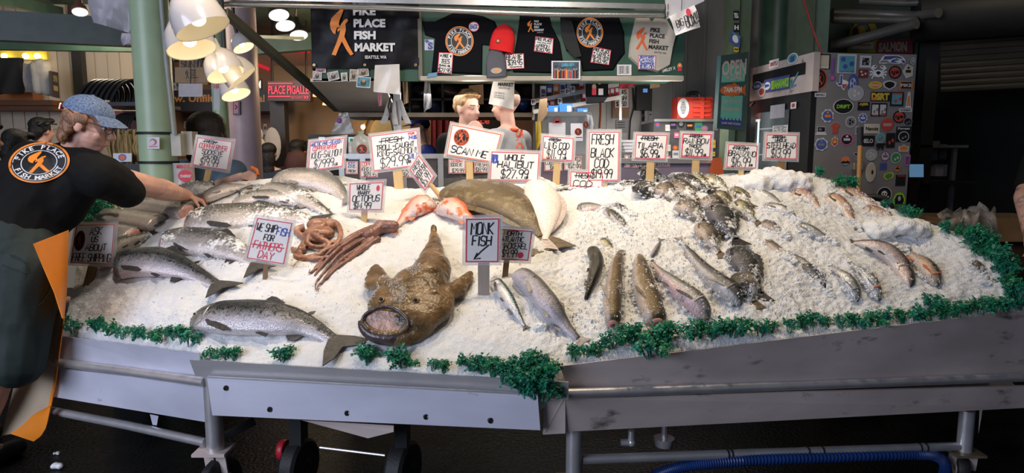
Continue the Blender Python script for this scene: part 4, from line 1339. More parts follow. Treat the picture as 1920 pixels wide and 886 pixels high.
# ---- loose crumbs of ice over the buried fish
def crumbs(areas, name, label):
 global N
 cen, Am, Tm, N = MFR
 mb = MB()
 for (x0, y0, x1, y1, cnt, smin, smax) in areas:
  for k in range(cnt):
   x, y = random.uniform(x0, x1), random.uniform(y0, y1)
   h = BVH_ICE.ray_cast(EYE, raydir(x, y))
   if h[0] is None:
    continue
   r = random.uniform(smin, smax) * random.uniform(.5, 1)
   c = h[0] + V((0, -.35, .9)) * (r * .3)
   vs = [c + V((random.uniform(-1, 1), random.uniform(-1, 1), random.uniform(-1, 1))).normalized() * r * random.uniform(.7, 1.1) for _ in range(4)]
   vs += [c + V((0, -.3, 1)) * r, c - V((.3, 0, 1)) * r * .8]
   mb.add(vs, [(0, 1, 4), (1, 2, 4), (2, 3, 4), (3, 0, 4), (1, 0, 5), (2, 1, 5), (3, 2, 5), (0, 3, 5)], ice_m)
 for k in range(1700):
  o = mp(random.uniform(-.18, .0), random.uniform(-.13, .10), .3)
  hh = MBV.ray_cast(o, -N)
  if hh[0] is None or nz(hh[0], 14) < -.02: continue
  r = random.uniform(.0015, .0035)
  vs = [hh[0] + V((random.uniform(-1, 1), random.uniform(-1, 1), random.uniform(-1, 1))).normalized() * r for _ in range(4)] + [hh[0] + V((0, 0, r)), hh[0] - V((0, 0, r))]
  mb.add(vs, [(0, 1, 4), (1, 2, 4), (2, 3, 4), (3, 0, 4), (1, 0, 5), (2, 1, 5), (3, 2, 5), (0, 3, 5)], ice_m)
 for fr, side, H, gp in DUST:
  n_ = len(fr) - 1
  deep = gp == GT
  for k in range(46 if deep else 26):
   i = random.randint(2, n_)
   c, T, D, N, h, w = fr[i]
   if side == 'T': D = N
   sg = random.choice((-1, 1))
   o = c + D * sg * h * random.uniform(.92, 1.15) - V((0, -.4, .9)) * (w * .35)
   r = random.uniform(.006, .014) * (1.15 if deep else .8)
   if deep and k < 16:
    i = random.randint(int(n_ * .8), n_); c, T, D, N, h, w = fr[i]; o = c + T * random.uniform(0, .04) + D * random.uniform(-1, 1) * h * 1.3 + V((0, -.3, .9)) * w * .3; r *= 1.1
   j0 = len(mb.v)
   mb.ell(o, (r * random.uniform(.8, 1.4), r * random.uniform(.7, 1.1), r * random.uniform(.6, .95)), ice_m, n=7, k=5)
   for j in range(j0, len(mb.v)): mb.v[j] = mb.v[j] + V((random.uniform(-1, 1), random.uniform(-1, 1), random.uniform(-1, 1))) * r * .22
  for k in range(260):
   c, T, D, N, h, w = fr[random.randint(1, len(fr) - 2)]
   q = random.uniform(0, pi)
   sg = 1 if (N.z > 0 or side == 'T') else -1
   if random.random() < .35: q = pi - abs(random.gauss(0, .35))
   p = c + D * cos(q) * h + N * sg * sin(q) * w
   if nz(p, 16) < -.05: continue
   r = random.uniform(.002, .0065)
   vs = [p + V((random.uniform(-1, 1), random.uniform(-1, 1), random.uniform(-1, 1))).normalized() * r for _ in range(4)] + [p + V((0, 0, r)), p - V((0, 0, r))]
   mb.add(vs, [(0, 1, 4), (1, 2, 4), (2, 3, 4), (3, 0, 4), (1, 0, 5), (2, 1, 5), (3, 2, 5), (0, 3, 5)], ice_m)
 o = mb.build(name, None, smooth=False)
 return tag(o, label, 'ice', kind='stuff')

crumbs([(150, 360, 1850, 620, 2600, .002, .006), (1080, 380, 1560, 560, 2600, .002, .008), (300, 380, 620, 500, 900, .002, .007), (1040, 560, 1900, 620, 500, .003, .012)], 'ice_crumbs', 'loose crumbs of crushed ice scattered over the fish')
lump_m = M('snow_lump', (.82, .83, .84), .5, var=.04, bump=.7, bs=150)
for (x, y, rx, rz, lb) in ((1683, 428, .15, .05, 'long low ridge of fresh snow near the right end of the fish'), (1450, 345, .17, .075, 'rounded heap of fresh snow on the crest under the steelhead card'), (1235, 555, .022, .03, 'fist-sized lump of ice beside the golden brown cod'), (1015, 615, .028, .022, 'lump of ice between the mackerel and the grey headless fish'), (1135, 640, .022, .02, 'small ball of ice at the tail of the grey headless fish'), (385, 364, .10, .04, 'pile of snow covering a fish left of the copper river card')):
 p, n_ = onice(x, y)
 mb = MB()
 for k in range(18):
  a = random.uniform(-.75, .75)
  mb.ell(p + V((a * rx, random.uniform(-.3, .3) * rx, rz * (random.uniform(.0, .5) - .5 * abs(a)))), (rx * .42, rx * .4, rz * .8), lump_m, n=12, k=8)
 o = blob(mb, 'snow_lump', None, max(.004, rx * .05), 2, lump_m, rz * .22, 5 / rx)
 tag(o, lb, 'ice')
# ------------------------------------------------------------------ price cards on laths
K_, R_, B_, O_ = ink, red_ink, blue_ink, orange_ink

def price_card(label, quad, lines, stick=None, bw=.004, bcol=R_, Y=None, sleeve=True, group='handwritten price cards stuck in the ice', extra=None, wt=.0036, lath=None, round_stick=False, name='price_card'):
 if Y is None:
  bx, by = stick[2], stick[3]
  Y = onice(bx, by)[0].y - .01
 q = qpx(quad, Y)
 b = at((quad[2][0] + quad[3][0]) / 2, (quad[2][1] + quad[3][1]) / 2, Y)
 root = thing(name, label, 'sign', at(stick[2], stick[3], Y) if stick else b, group)
 mb = MB()
 q.plate(mb, white_card, .003)
 q.border(mb, bw, bcol, 0.002)
 mb.build('card', root, smooth=False)
 if sleeve:
  mb = MB(); e = .012
  q.plate(mb, clear_sleeve, .0015, -e / q.w, -e / q.h, 1 + e / q.w, 1 + e / q.h, -.0035); mb.build('plastic_sleeve', root, smooth=False)
 mb = MB()
 for (t, u0, u1, v0, v1, col, *rest) in lines:
  q.hand(mb, t, u0, u1, v0, v1, col, wt, strike=bool(rest and rest[0]))
 if extra:
  extra(q, mb)
 mb.build('lettering', root, smooth=False)
 if stick:
  x0, y0, x1, y1, wpx = stick
  a, c = at(x0, y0, Y + .012), at(x1, y1, Y + .012)
  d = (c - a).normalized()
  mb = MB()
  if round_stick:
   mb.tube([a - d * .03, c + d * .06], px_m(wpx, Y) / 2, lath or wood_lath, 12)
  else:
   mb.bar(a - d * .05, c + d * .06, px_m(wpx, Y), .012, lath or wood_lath, up=(0, 1, 0))
  mb.build('lath', root, smooth=round_stick)
 return root

grey_lath = M('weathered_lath', (.40, .33, .27), .65, var=.2, vs=14, stretch=(1, 1, .15))
old_lath = M('dark_wet_lath', (.26, .15, .07), .5, var=.3, vs=14, stretch=(1, 1, .15))

def ask_logo(q, mb):
 emblem(q, mb, .155, .42, .13, .26, R_ if False else M('faded_red_print', (.30, .05, .04), .5), black_pr, M('faded_red_print', (.30, .05, .04), .5), letters=False)

price_card('white card reading ask us about free shipping, beside the fishmonger\'s apron', [(143, 420), (216, 419), (210, 496), (131, 493)], [('ASK', .38, .70, .08, .27, K_), ('US', .44, .62, .32, .45, K_), ('ABOUT', .32, .84, .50, .66, K_), ('FREE SHIPPING', .04, .96, .74, .94, K_)], (176, 492, 166, 532, 16), lath=old_lath, extra=ask_logo, bcol=M('orange_red_edge', (.75, .10, .05), .5), wt=.0042)
price_card('shiny tilted copper river sockeye price card in front of the dark-haired woman', [(370, 256), (437, 264), (427, 320), (360, 309)], [('FRESH', .22, .55, .07, .17, K_, 1), ('COPPER RIVER', .10, .88, .20, .37, R_), ('SOCKEYE', .20, .80, .40, .56, K_), ('SALMON', .25, .72, .58, .68, K_), ('$19.99', .20, .72, .70, .94, K_)], (393, 312, 384, 352, 10))
price_card('blue-red-black king salmon price card left of the large troll caught card', [(581, 265), (647, 257), (643, 312), (577, 321)], [('ARCTIC PRE-SEASON', .04, .92, .06, .18, B_, 0), ('COPPER RIVER', .10, .78, .20, .34, R_), ('KING-SALMON!', .08, .94, .38, .60, K_), ('$7999', .16, .74, .66, .94, K_), ('LB.', .74, .86, .84, .92, K_)], (597, 315, 598, 338, 8))
price_card('large troll caught king salmon price card with a blue note at its corner', [(694, 254), (783, 243), (787, 310), (700, 321)], [('FRESH', .22, .66, .12, .26, K_, 1), ('TROLL-CAUGHT', .10, .92, .30, .44, K_), ('KING-SALMON!', .12, .96, .46, .62, K_), ('$29.99', .16, .78, .66, .94, K_), ('LB.', .72, .84, .82, .88, K_), ('WILD', .78, 1.0, .64, .78, B_), ('FOR', .80, .93, .06, .11, R_), ('2-4 LBS', .80, .97, .14, .24, B_)], (745, 315, 748, 350, 17), wt=.0042)
price_card('diamond-turned rockfish price card on a round wooden rod', [(767, 317), (785, 289), (815, 329), (797, 358)], [('FRESH', .15, .80, .08, .26, K_), ('ROCKFISH', .08, .92, .32, .54, K_), ('$5.99', .12, .84, .60, .92, K_)], (806, 344, 832, 376, 9), round_stick=True, wt=.003)

def scan_logo(q, mb):
 emblem(q, mb, .24, .36, .155, .27, O_, black_pr, orange_ink, letters=True)

price_card('tilted card reading scan me with a round emblem, in front of the bald head', [(847, 232), (941, 251), (926, 305), (836, 291)], [('SCAN ME', .08, .84, .66, .88, K_)], (880, 298, 881, 336, 13), bcol=orange_ink, extra=scan_logo, bw=.005, wt=.0055)
price_card('wide whole halibut price card above the brown halibut', [(921, 283), (1012, 286), (1009, 339), (918, 338)], [('WHOLE', .28, .70, .10, .30, K_), ('HALIBUT', .14, .90, .33, .56, K_), ('$27.99', .22, .80, .62, .92, K_), ('LB.', .72, .80, .84, .92, K_), ('FRESH', .02, .14, .12, .40, B_)], (962, 300, 962, 345, 12), wt=.005)
price_card('lingcod price card second left of the tall black cod card', [(1018, 254), (1076, 258), (1074, 302), (1016, 299)], [('FRESH', .22, .56, .08, .20, K_, 1), ('LING COD', .06, .88, .24, .50, K_), ('$11.99', .14, .78, .54, .94, K_), ('LB.', .68, .80, .84, .92, K_)], (1045, 298, 1043, 336, 13), wt=.0042)
price_card('tall upright black cod price card with four lines', [(1104, 246), (1162, 246), (1160, 339), (1102, 339)], [('FRESH', .10, .82, .06, .26, K_, 0), ('BLACK', .08, .84, .34, .52, K_), ('COD', .20, .68, .55, .73, K_), ('$19.99', .10, .80, .76, .94, K_)], (1132, 320, 1132, 350, 13), wt=.005)
price_card('low card half sunk in snow in front of the tall black cod card', [(1069, 320), (1131, 323), (1130, 352), (1068, 350)], [('FRESH', .18, .62, .12, .42, K_, 1), ('COD', .1, .7, .58, .95, K_)], (1098, 345, 1098, 352, 10), wt=.004)
price_card('tilapia price card between the tall black cod card and the rainbow trout card', [(1192, 251), (1252, 252), (1248, 299), (1189, 297)], [('FRESH', .20, .68, .08, .24, K_, 1), ('TILAPIA', .06, .90, .34, .56, K_), ('$6.99', .18, .74, .62, .94, K_), ('LB.', .70, .82, .84, .92, K_)], (1220, 295, 1218, 340, 14), wt=.0045)
price_card('rainbow trout price card with a bright pink-red edge', [(1279, 249), (1335, 250), (1332, 296), (1276, 294)], [('FRESH', .28, .66, .06, .18, K_, 1), ('RAINBOW', .06, .92, .22, .44, K_), ('TROUT', .24, .70, .48, .60, K_), ('$11.99', .14, .74, .64, .94, K_), ('LB.', .74, .86, .84, .92, K_)], (1305, 292, 1303, 336, 13), wt=.004, bw=.006)
price_card('branzino price card standing lower than the trout and steelhead cards', [(1365, 269), (1421, 272), (1418, 316), (1361, 314)], [('FRESH', .20, .68, .08, .24, K_, 1), ('BRANZINO', .04, .96, .28, .50, K_), ('$16.99', .16, .80, .54, .94, K_), ('LB.', .78, .88, .82, .90, K_)], (1390, 312, 1389, 328, 9), wt=.004)
price_card('steelhead price card in front of the drinks fridge door', [(1437, 251), (1496, 252), (1494, 299), (1434, 297)], [('FRESH', .22, .58, .06, .18, K_, 1), ('WHOLE', .28, .66, .20, .30, K_), ('STEELHEAD', .04, .95, .34, .56, K_), ('$13.99', .18, .80, .60, .94, K_)], (1465, 295, 1463, 330, 13), wt=.004, lath=old_lath)

def chilli(q, mb):
 q.disc(mb, .84, .22, .05, .10, R_, .0012)

price_card('baby octopus price card standing just above the brown octopus', [(655, 343), (720, 340), (716, 394), (654, 394)], [('WHOLE', .22, .62, .08, .26, K_), ('BABY', .26, .62, .30, .42, K_), ('OCTOPUS', .10, .92, .46, .68, K_), ('$14.99', .14, .68, .72, .94, K_)], (684, 392, 682, 415, 11), extra=chilli, wt=.0042)
price_card('card about shipping fish for fathers day, alone in the snow above the front salmon', [(482, 407), (549, 417), (533, 496), (461, 484)], [('WE SHIP', .06, .62, .12, .30, K_), ('FISH', .62, .98, .16, .34, B_), ('FOR', .32, .60, .36, .50, K_), ('FATHERS', .10, .86, .54, .72, R_, 1), ('DAY', .28, .70, .76, .94, R_)], (499, 492, 497, 522, 8), wt=.0046, lath=old_lath)

def monk_arrow(q, mb):
 q.line(mb, [(.70, .60), (.48, .74), (.28, .90)], .006, K_)
 q.line(mb, [(.36, .78), (.26, .92), (.46, .90)], .006, K_)

def lobster(q, mb):
 q.disc(mb, .70, .82, .10, .10, R_, .0012)

price_card('atlantic mackerel price card half behind the monkfish card', [(938, 428), (999, 432), (991, 489), (936, 487)], [('NORTH', .12, .68, .06, .20, K_), ('ATLANTIC', .06, .76, .24, .40, K_), ('MACKEREL', .04, .92, .44, .62, K_), ('$9.99', .08, .60, .66, .90, K_)], (950, 486, 947, 517, 11), extra=lobster, wt=.004, lath=old_lath)
price_card('monk fish card with an arrow, on a wide grey post right of the monkfish', [(873, 409), (937, 408), (935, 492), (872, 492)], [('MONK', .16, .84, .10, .36, K_), ('FISH', .20, .78, .40, .62, K_)], (907, 490, 907, 552, 22), extra=monk_arrow, wt=.006, lath=grey_lath, bw=.005)

# small tags on the glass case behind
GCASE = 'small price tags on the glass case'
for lb, (x0, y0, x1, y1), ls in (
  ('small blue-lettered tag left of the two case tags under the troll caught card', (648, 302, 671, 326), [('ICED', .2, .8, .08, .3, B_), ('KING', .2, .8, .34, .54, B_), ('FRESH', .2, .8, .66, .86, K_)]),
  ('small red and black case tag below the troll caught card', (675, 302, 709, 332), [('COPPER', .1, .9, .06, .3, R_), ('KING SAL', .1, .9, .36, .6, K_), ('$89.95', .2, .9, .66, .94, K_)]),
  ('small case tag between the troll caught and rockfish cards', (753, 313, 781, 333), [('FRESH', .1, .9, .1, .44, K_), ('$16.99', .1, .9, .52, .92, K_)]),
  ('small red-headed case tag below the scan me card', (841, 298, 873, 325), [('CANADIAN', .15, .85, .05, .22, R_), ('SOCKEYE', .1, .8, .28, .5, K_), ('$29.99', .2, .9, .66, .94, K_)]),
  ('small case tag at the left edge of the whole halibut card', (889, 303, 915, 324), [('FRESH', .1, .9, .1, .4, K_), ('$18.99', .1, .9, .5, .92, K_)]),
  ('small case tag with a red dot under the lingcod card', (1021, 300, 1054, 320), [('LOBSTER', .05, .9, .08, .4, K_), ('$16.99', .3, .9, .5, .9, K_)]),
  ('small case tag right of the lingcod card', (1058, 293, 1091, 319), [('SMOKED', .3, .95, .05, .3, K_), ('GARLIC', .1, .9, .34, .58, K_), ('$16.99', .2, .95, .62, .94, K_)]),
  ('small case tag left of the tilapia lath', (1171, 290, 1204, 314), [('WILD', .2, .6, .05, .26, K_), ('SCALLOPS', .05, .95, .34, .6, K_), ('$17.99', .3, .9, .64, .94, K_)]),
  ('small case tag right of the tilapia lath', (1226, 292, 1257, 312), [('CRAB', .1, .6, .08, .4, K_), ('$49.99', .1, .8, .48, .92, K_)])):
 price_card(lb, [(x0, y0), (x1, y0), (x1, y1), (x0, y1)], ls, Y=4.416 if x0 < 1100 else 4.574, sleeve=False, group=GCASE, bw=.004, wt=.0035, name='price_tag')
# ------------------------------------------------------------------ people
denim = M('denim_cap', (.10, .15, .26), .7, var=.7, vs=160)
tee_b = M('black_cotton', (.0045, .0045, .005), .8, var=.3, vs=6, bump=.3, bs=14, spec=.2)
short_m = M('dark_green_cotton', (.012, .023, .020), .75, var=.25, vs=6, bump=.3, bs=12)
hair_br = M('brown_hair', (.20, .095, .045), .5, var=.5, vs=40, bump=.6, bs=90, stretch=(1, 1, .25))
hair_dk = M('dark_brown_hair', (.022, .014, .010), .65, var=.5, vs=40, bump=.35, bs=90, stretch=(1, 1, .2))
hair_bk = M('black_hair', (.008, .007, .007), .65, var=.4, vs=40, bump=.5, bs=90, stretch=(1, 1, .2))
hair_bl = M('sandy_hair', (.30, .19, .09), .5, var=.5, vs=40, bump=.6, bs=90)
apron_o = M('orange_rubber', (.85, .25, .015), .35, var=.06, bump=.1, bs=10)
apron_i = M('apron_lining', (.52, .42, .29), .6, var=.12, vs=5, stain=(.34, .25, .16), stain_t=.62)

def frame3(f, up=(0, 0, 1)):
 f = V(f).normalized()
 r = f.cross(V(up)).normalized()
 u = r.cross(f)
 return f, r, u, Matrix(((*r, 0), (*f, 0), (*u, 0), (0, 0, 0, 1))).transposed()

def head(mb, c, f, up=(0, 0, 1), s=1., mat=skin):
 """cranium, face and ears around centre c facing f"""
 f, r, u, m = frame3(f, up)
 c = V(c)

 def P(a, b, d):
  return c + (r * a + f * b + u * d) * s
 mb.ell(P(0, -.012, .025), (.076 * s, .096 * s, .092 * s), mat, m)
 mb.ell(P(0, .030, -.035), (.060 * s, .060 * s, .078 * s), mat, m)
 mb.ell(P(0, .052, -.090), (.030 * s, .028 * s, .024 * s), mat, m)
 mb.cap(P(0, .086, .006), .010 * s, P(0, .108, -.032), .0145 * s, mat)
 for sg in (-1, 1):
  mb.ell(P(sg * .012, .100, -.036), .011 * s, mat)
  mb.ell(P(sg * .077, -.006, -.012), (.009 * s, .020 * s, .032 * s), mat, m)
  mb.cap(P(sg * .012, .080, .018), .012 * s, P(sg * .045, .066, .016), .011 * s, mat)
  mb.ell(P(sg * .036, .062, -.035), (.022 * s, .018 * s, .022 * s), mat, m)
 mb.cap(P(-.016, .084, -.064), .0075 * s, P(.016, .084, -.064), .0075 * s, mat)
 mb.cap(P(-.013, .080, -.076), .0075 * s, P(.013, .080, -.076), .0075 * s, mat)
 return P, f, r, u, m

def face(root, P, f, s=1., mat_brow=hair_br):
 for sg in (-1, 1):
  b = MB(); b.ell(P(sg * .030, .0765, .001), (.0105 * s, .010 * s, .0075 * s), M('eye_white', (.50, .45, .42), .3), n=10, k=7); b.ell(P(sg * .030, .0835, .001), .0052 * s, eye_b, n=8, k=6); b.build('eye', root)
  b = MB(); b.cap(P(sg * .014, .092, .026), .0035 * s, P(sg * .048, .074, .026), .003 * s, mat_brow); b.build('eyebrow', root)
 b = MB(); b.cap(P(-.018, .0895, -.069), .0032 * s, P(.018, .0895, -.069), .0032 * s, M('lip_skin', (.48, .17, .14), .4)); b.build('lips', root)

def limb(mb, pts, rs, mat):
 for a, b, ra, rb in zip(pts, pts[1:], rs, rs[1:]):
  mb.cap(a, ra, b, rb, mat)

def hand_mb(mb, wrist, d, nrm, mat, curl=.5, s=1., spread=.018):
 """palm and five separate bent fingers; d along the hand, nrm = palm side"""
 d = V(d).normalized(); n = (V(nrm) - d * V(nrm).dot(d)).normalized(); w = d.cross(n)
 wr = V(wrist)
 for k in range(4):
  o = (k - 1.5) * spread
  a = wr + d * .02 * s + w * o * .7 * s
  b = wr + d * .085 * s + w * o * s
  mb.cap(a, .015 * s, b, .0125 * s, mat)
  ln = (.040, .046, .044, .034)[k] * s
  q1 = b + (d * cos(curl) + n * sin(curl)) * ln
  q2 = q1 + (d * cos(curl * 2.1) + n * sin(curl * 2.1)) * ln * .72
  mb.cap(b, .0098 * s, q1, .0088 * s, mat, 8); mb.cap(q1, .0088 * s, q2, .0072 * s, mat, 8)
 t0 = wr + d * .03 * s - w * .026 * s
 t1 = t0 + (d * .62 - w * .45 + n * .4) * .046 * s
 t2 = t1 + (d * .8 + n * .45) * .034 * s
 mb.cap(t0, .014 * s, t1, .0105 * s, mat, 8); mb.cap(t1, .0105 * s, t2, .0085 * s, mat, 8)

# ---- the fishmonger
Yp = 2.86
root = thing('person', 'fishmonger in black t-shirt and denim cap bending over the ice with an arm stretched out', 'person', V((at(20, 700, Yp).x, Yp, 0)))
hc = at(166, 232, 2.95)
hf = V((.95, .16, -.28))
body = MB()
P, f, r, u, hm = head(body, hc, hf, (0, 0, 1), 1.0, skin)
sh_r, sh_l = at(188, 330, 2.90), at(20, 345, 3.12)
nb = at(128, 300, 2.97)
limb(body, [hc + V((-.03, 0, -.05)), nb], [.056, .058], skin)
limb(body, [nb, sh_r], [.05, .066], skin)
limb(body, [nb, sh_l], [.05, .06], skin)
hand_t = onice(388, 384)[0]
wr = at(352, 374, hand_t.y - .02) + V((0, 0, .02))
el = at(292, 352, (2.90 + hand_t.y) / 2 - .08)
limb(body, [sh_r, el, wr], [.066, .050, .032], skin)
body.cap(el.lerp(wr, .12), .053, el.lerp(wr, .5), .045, skin)
hand_mb(body, wr, at(395, 384, hand_t.y) - wr, (0, -.25, -1), skin, .62, .95)
# left arm hangs in front of him, its hand showing below the sleeve
el2, wr2 = at(110, 378, 3.28), at(176, 362, 3.35)
limb(body, [sh_l, el2, wr2], [.062, .046, .030], skin)
hand_mb(body, wr2, at(226, 374, 3.38) - wr2, (.2, -.2, -1), skin, .45, .9)
# trunk and legs
pel = at(20, 480, Yp)
limb(body, [nb, at(80, 360, 2.94), at(42, 420, 2.90), pel], [.07, .11, .12, .13], skin)
for sx, Y2, xk in ((0, 2.80, 2), (1, 3.0, -40)):
 hip = pel + V((.05 - .12 * sx, .02 + .1 * sx, -.05)); kn = at(xk, 690, Y2); an = V((kn.x - .24, Y2 + .10, .10))
 limb(body, [hip, kn, kn.lerp(an, .35), an], [.10, .058, .060, .036], skin)
 limb(body, [an, V((an.x + .04, an.y + .16, .035))], [.038, .035], skin)
blob(body, 'body', root, .006, 3, skin)
b = MB()
for sx, Y2, xk in ((0, 2.80, 2), (1, 3.0, -40)):
 kn = at(xk, 690, Y2); a = V((kn.x - .24, Y2 + .10, .09)); b.cap(a, .055, V((a.x + .03, a.y + .05, .05)), .05, black_rub); b.cap(V((a.x, a.y, .05)), .05, V((a.x + .05, a.y + .19, .04)), .042, black_rub)
blob(b, 'shoes', root, .01, 2, black_rub)
b = MB(); rp = wr.lerp(at(395, 384, hand_t.y), .92); b.lathe([(.0098, -.0015), (.0112, 0), (.0098, .0015)], M('dark_ring', (.05, .05, .05), .3, .8), Matrix.Translation(rp) @ (at(395, 384, hand_t.y) - wr).to_track_quat('Z', 'Y').to_matrix().to_4x4(), 16); b.build('finger_ring', root)
face(root, P, f, 1.)
# hair
h = MB()
random.seed(3)
for k in range(34):
 a = random.uniform(-1, 1); z = random.uniform(-.085, .02)
 h.ell(P(.066 * sin(a * 1.5), -.058 - .030 * cos(a * 1.4) + .02 * abs(a), z), (.020, .022, .028), hair_br, hm, 8, 6)
for sg in (-1, 1):
 for k in range(9):
  h.ell(P(sg * .077, -.058 + .0085 * k, .018 - .004 * k * (k < 5)), (.013, .02, .026), hair_br, hm, 8, 6)
h.ell(P(0, -.092, .045), (.030, .024, .03), hair_br, hm)
h.ell(P(0, -.066, -.09), (.045, .024, .03), hair_br, hm)
blob(h, 'hair', root, .005, 5, hair_br, .003, 110)
# cap
cp = MB()
rs = []
for k in range(9):
 e = pi / 2 * k / 8 * .985
 rs.append([P(.083 * cos(e) * cos(2 * pi * j / 28), -.008 + .104 * cos(e) * sin(2 * pi * j / 28), .044 + .080 * sin(e)) for j in range(28)])
cp.rings(rs, denim, True)
cap_o = cp.build('cap', root)
b = MB()
rows_ = []
for i in range(9):
 a = R(-64 + 128 * i / 8)
 rows_.append([P(.081 * sin(a), -.008 + .100 * cos(a) + .064 * t * cos(a) ** .5, .048 - .014 * t * t - .008 * t - .018 * abs(sin(a)) * t) for t in (0, .35, .7, 1)])
b.sheet(rows_, .004, denim); b.build('brim', cap_o)
b = MB()
pts = [P(.086 * sin(R(a)), -.010 - .106 * cos(R(a)), .042 + .0 * a) for a in range(-34, 35, 6)]
rows_ = [[p - u * .008, p + u * .010] for p in pts]
b.sheet(rows_, .002, M('pink_strap', (.62, .02, .16), .5)); b.build('strap', cap_o)
b = MB(); p = P(.01, -.118, .044); b.box(p, (.012, .006, .026), M('brass', (.6, .42, .18), .3, .8), hm.to_3x3()); b.build('buckle', cap_o)
b = MB(); b.ell(P(0, -.008, .122), .007, denim); b.build('button', cap_o)
# glasses
b = MB()
b.tube([P(.079, -.004, .014), P(.077, .04, .012), P(.066, .092, .010)], .0022, black_pl, 6)
b.tube([P(-.079, -.004, .014), P(-.077, .04, .012), P(-.066, .092, .010)], .0022, black_pl, 6)
for sg in (-1, 1):
 b.tube([P(sg * .034 + .028 * cos(a * pi / 8), .104 - .012 * abs(cos(a * pi / 8) * .5 + sg * .5), .002 + .021 * sin(a * pi / 8)) for a in range(17)], .0018, black_pl, 6)
b.build('glasses', root)
# t-shirt
t_ = MB()
hem1 = at(18, 452, Yp)
limb(t_, [at(126, 306, 2.98), at(92, 345, 2.96), at(58, 392, 2.93), at(30, 450, 2.88)], [.085, .155, .165, .178], tee_b)
limb(t_, [at(60, 330, 3.02), at(30, 380, 3.0), at(0, 450, 2.95)], [.13, .15, .165], tee_b)
limb(t_, [at(150, 335, 2.95), at(110, 380, 2.95), at(72, 424, 2.92)], [.10, .12, .10], tee_b)
limb(t_, [nb, sh_r + V((0, 0, -.005))], [.085, .098], tee_b)
limb(t_, [sh_r, at(222, 348, 2.97)], [.098, .085], tee_b)
limb(t_, [at(222, 348, 2.97), at(237, 358, 2.99)], [.085, .078], tee_b)
limb(t_, [nb + V((0, 0, -.01)), at(60, 300, 3.05), sh_l], [.075, .09, .10], tee_b)
limb(t_, [sh_l, at(70, 385, 3.24)], [.10, .085], tee_b)
shirt = blob(t_, 't_shirt', root, .009, 5, tee_b, .006, 9)
sb = BVHTree.FromPolygons([v.co + WL[root.name] for v in shirt.data.vertices], [tuple(p.vertices) for p in shirt.data.polygons])

def project(mb, bvh, off):
 for i, p in enumerate(mb.v):
  h = bvh.ray_cast(EYE, (p - EYE).normalized())
  if h[0] is not None:
   k = off + max(0, (p - EYE).length - mb_ref)
   mb.v[i] = h[0] - (p - EYE).normalized() * k
 return mb

# emblem printed on the back, following the cloth
q = qpx([(20, 268), (134, 264), (128, 340), (12, 345)], 2.6)
e = MB()
emblem(q, e, .5, .5, .5, .5, orange, black_pr, white_pr)
e2 = MB()
for fc, mi in zip(e.f, e.mi):
 pts = [e.v[i] for i in fc]
 e2.add(pts, [tuple(range(len(pts)))], e.mats[mi])
# subdivide so that it can follow the folds
me = bpy.data.meshes.new('tmp'); me.from_pydata([tuple(p) for p in e.v], [], e.f); me.polygons.foreach_set('material_index', e.mi)
bm = bmesh.new(); bm.from_mesh(me)
bmesh.ops.triangulate(bm, faces=bm.faces[:])
for k in range(6):
 ee = [x for x in bm.edges if x.calc_length() > .0075]
 if ee: bmesh.ops.subdivide_edges(bm, edges=ee, cuts=1); bmesh.ops.triangulate(bm, faces=bm.faces[:])
e3 = MB()
e3.mats = e.mats
bm.verts.index_update()
for vtx in bm.verts:
 d = (vtx.co - EYE).normalized()
 layer = (vtx.co - q.ctr).dot(q.n)
 hh = sb.ray_cast(EYE, d)
 p = hh[0] if hh[0] is not None else V(vtx.co)
 e3.v.append(p - d * (.004 + layer * 4)); e3.uv.append((0, 0))
for fc in bm.faces:
 e3.f.append([x.index for x in fc.verts]); e3.mi.append(fc.material_index)
bm.free()
e3.build('back_print', shirt, smooth=False)
# shorts
s_ = MB()
limb(s_, [at(28, 455, Yp), at(26, 500, Yp)], [.165, .165], short_m)
limb(s_, [at(60, 462, 2.83), at(66, 520, 2.81)], [.10, .115], short_m)
limb(s_, [at(52, 500, 2.80), at(38, 600, 2.76), at(30, 676, 2.74)], [.14, .125, .115], short_m)
limb(s_, [at(0, 500, 2.95), at(-30, 600, 2.98), at(-36, 676, 3.0)], [.14, .12, .11], short_m)
sh = blob(s_, 'shorts', root, .009, 4, short_m, .007, 8)
b = MB(); pts = [at(x, y, 2.66) for x, y in ((-20, 462), (20, 468), (60, 466), (92, 458))]
hh = []
sbv = BVHTree.FromPolygons([v.co + WL[root.name] for v in sh.data.vertices], [tuple(p.vertices) for p in sh.data.polygons])

def onb(bvh, x, y, Yd, off=.004):
 d = raydir(x, y)
 h_ = bvh.ray_cast(EYE, d)
 return (h_[0] - d * off) if h_[0] is not None else at(x, y, Yd)

for pl in ([(100, 520), (92, 548), (80, 566), (72, 572)], [(2, 472), (24, 478), (50, 492), (52, 512), (30, 506), (4, 496)]):
 b.tube([onb(sbv, x, y, 2.72) for x, y in pl], .0022, short_m, 6)
b.build('pocket_seam', sh)
# apron: an orange flap above, its pale lining below
root_ap = root

def sheet_px(L_, R__, Yl, Yr, nrow=12, ncol=6, wav=.015):
 rows_ = []
 for i in range(nrow + 1):
  t = i / nrow
  def pick(T):
   f_ = t * (len(T) - 1); j = min(int(f_), len(T) - 2); k = f_ - j
   return (T[j][0] + (T[j + 1][0] - T[j][0]) * k, T[j][1] + (T[j + 1][1] - T[j][1]) * k)
  a, c = pick(L_), pick(R__)
  row = []
  for j in range(ncol + 1):
   k = j / ncol
   row.append(at(a[0] + (c[0] - a[0]) * k, a[1] + (c[1] - a[1]) * k, Yl + (Yr - Yl) * k + wav * sin(k * 3.5 + t * 3)))
  rows_.append(row)
 return rows_

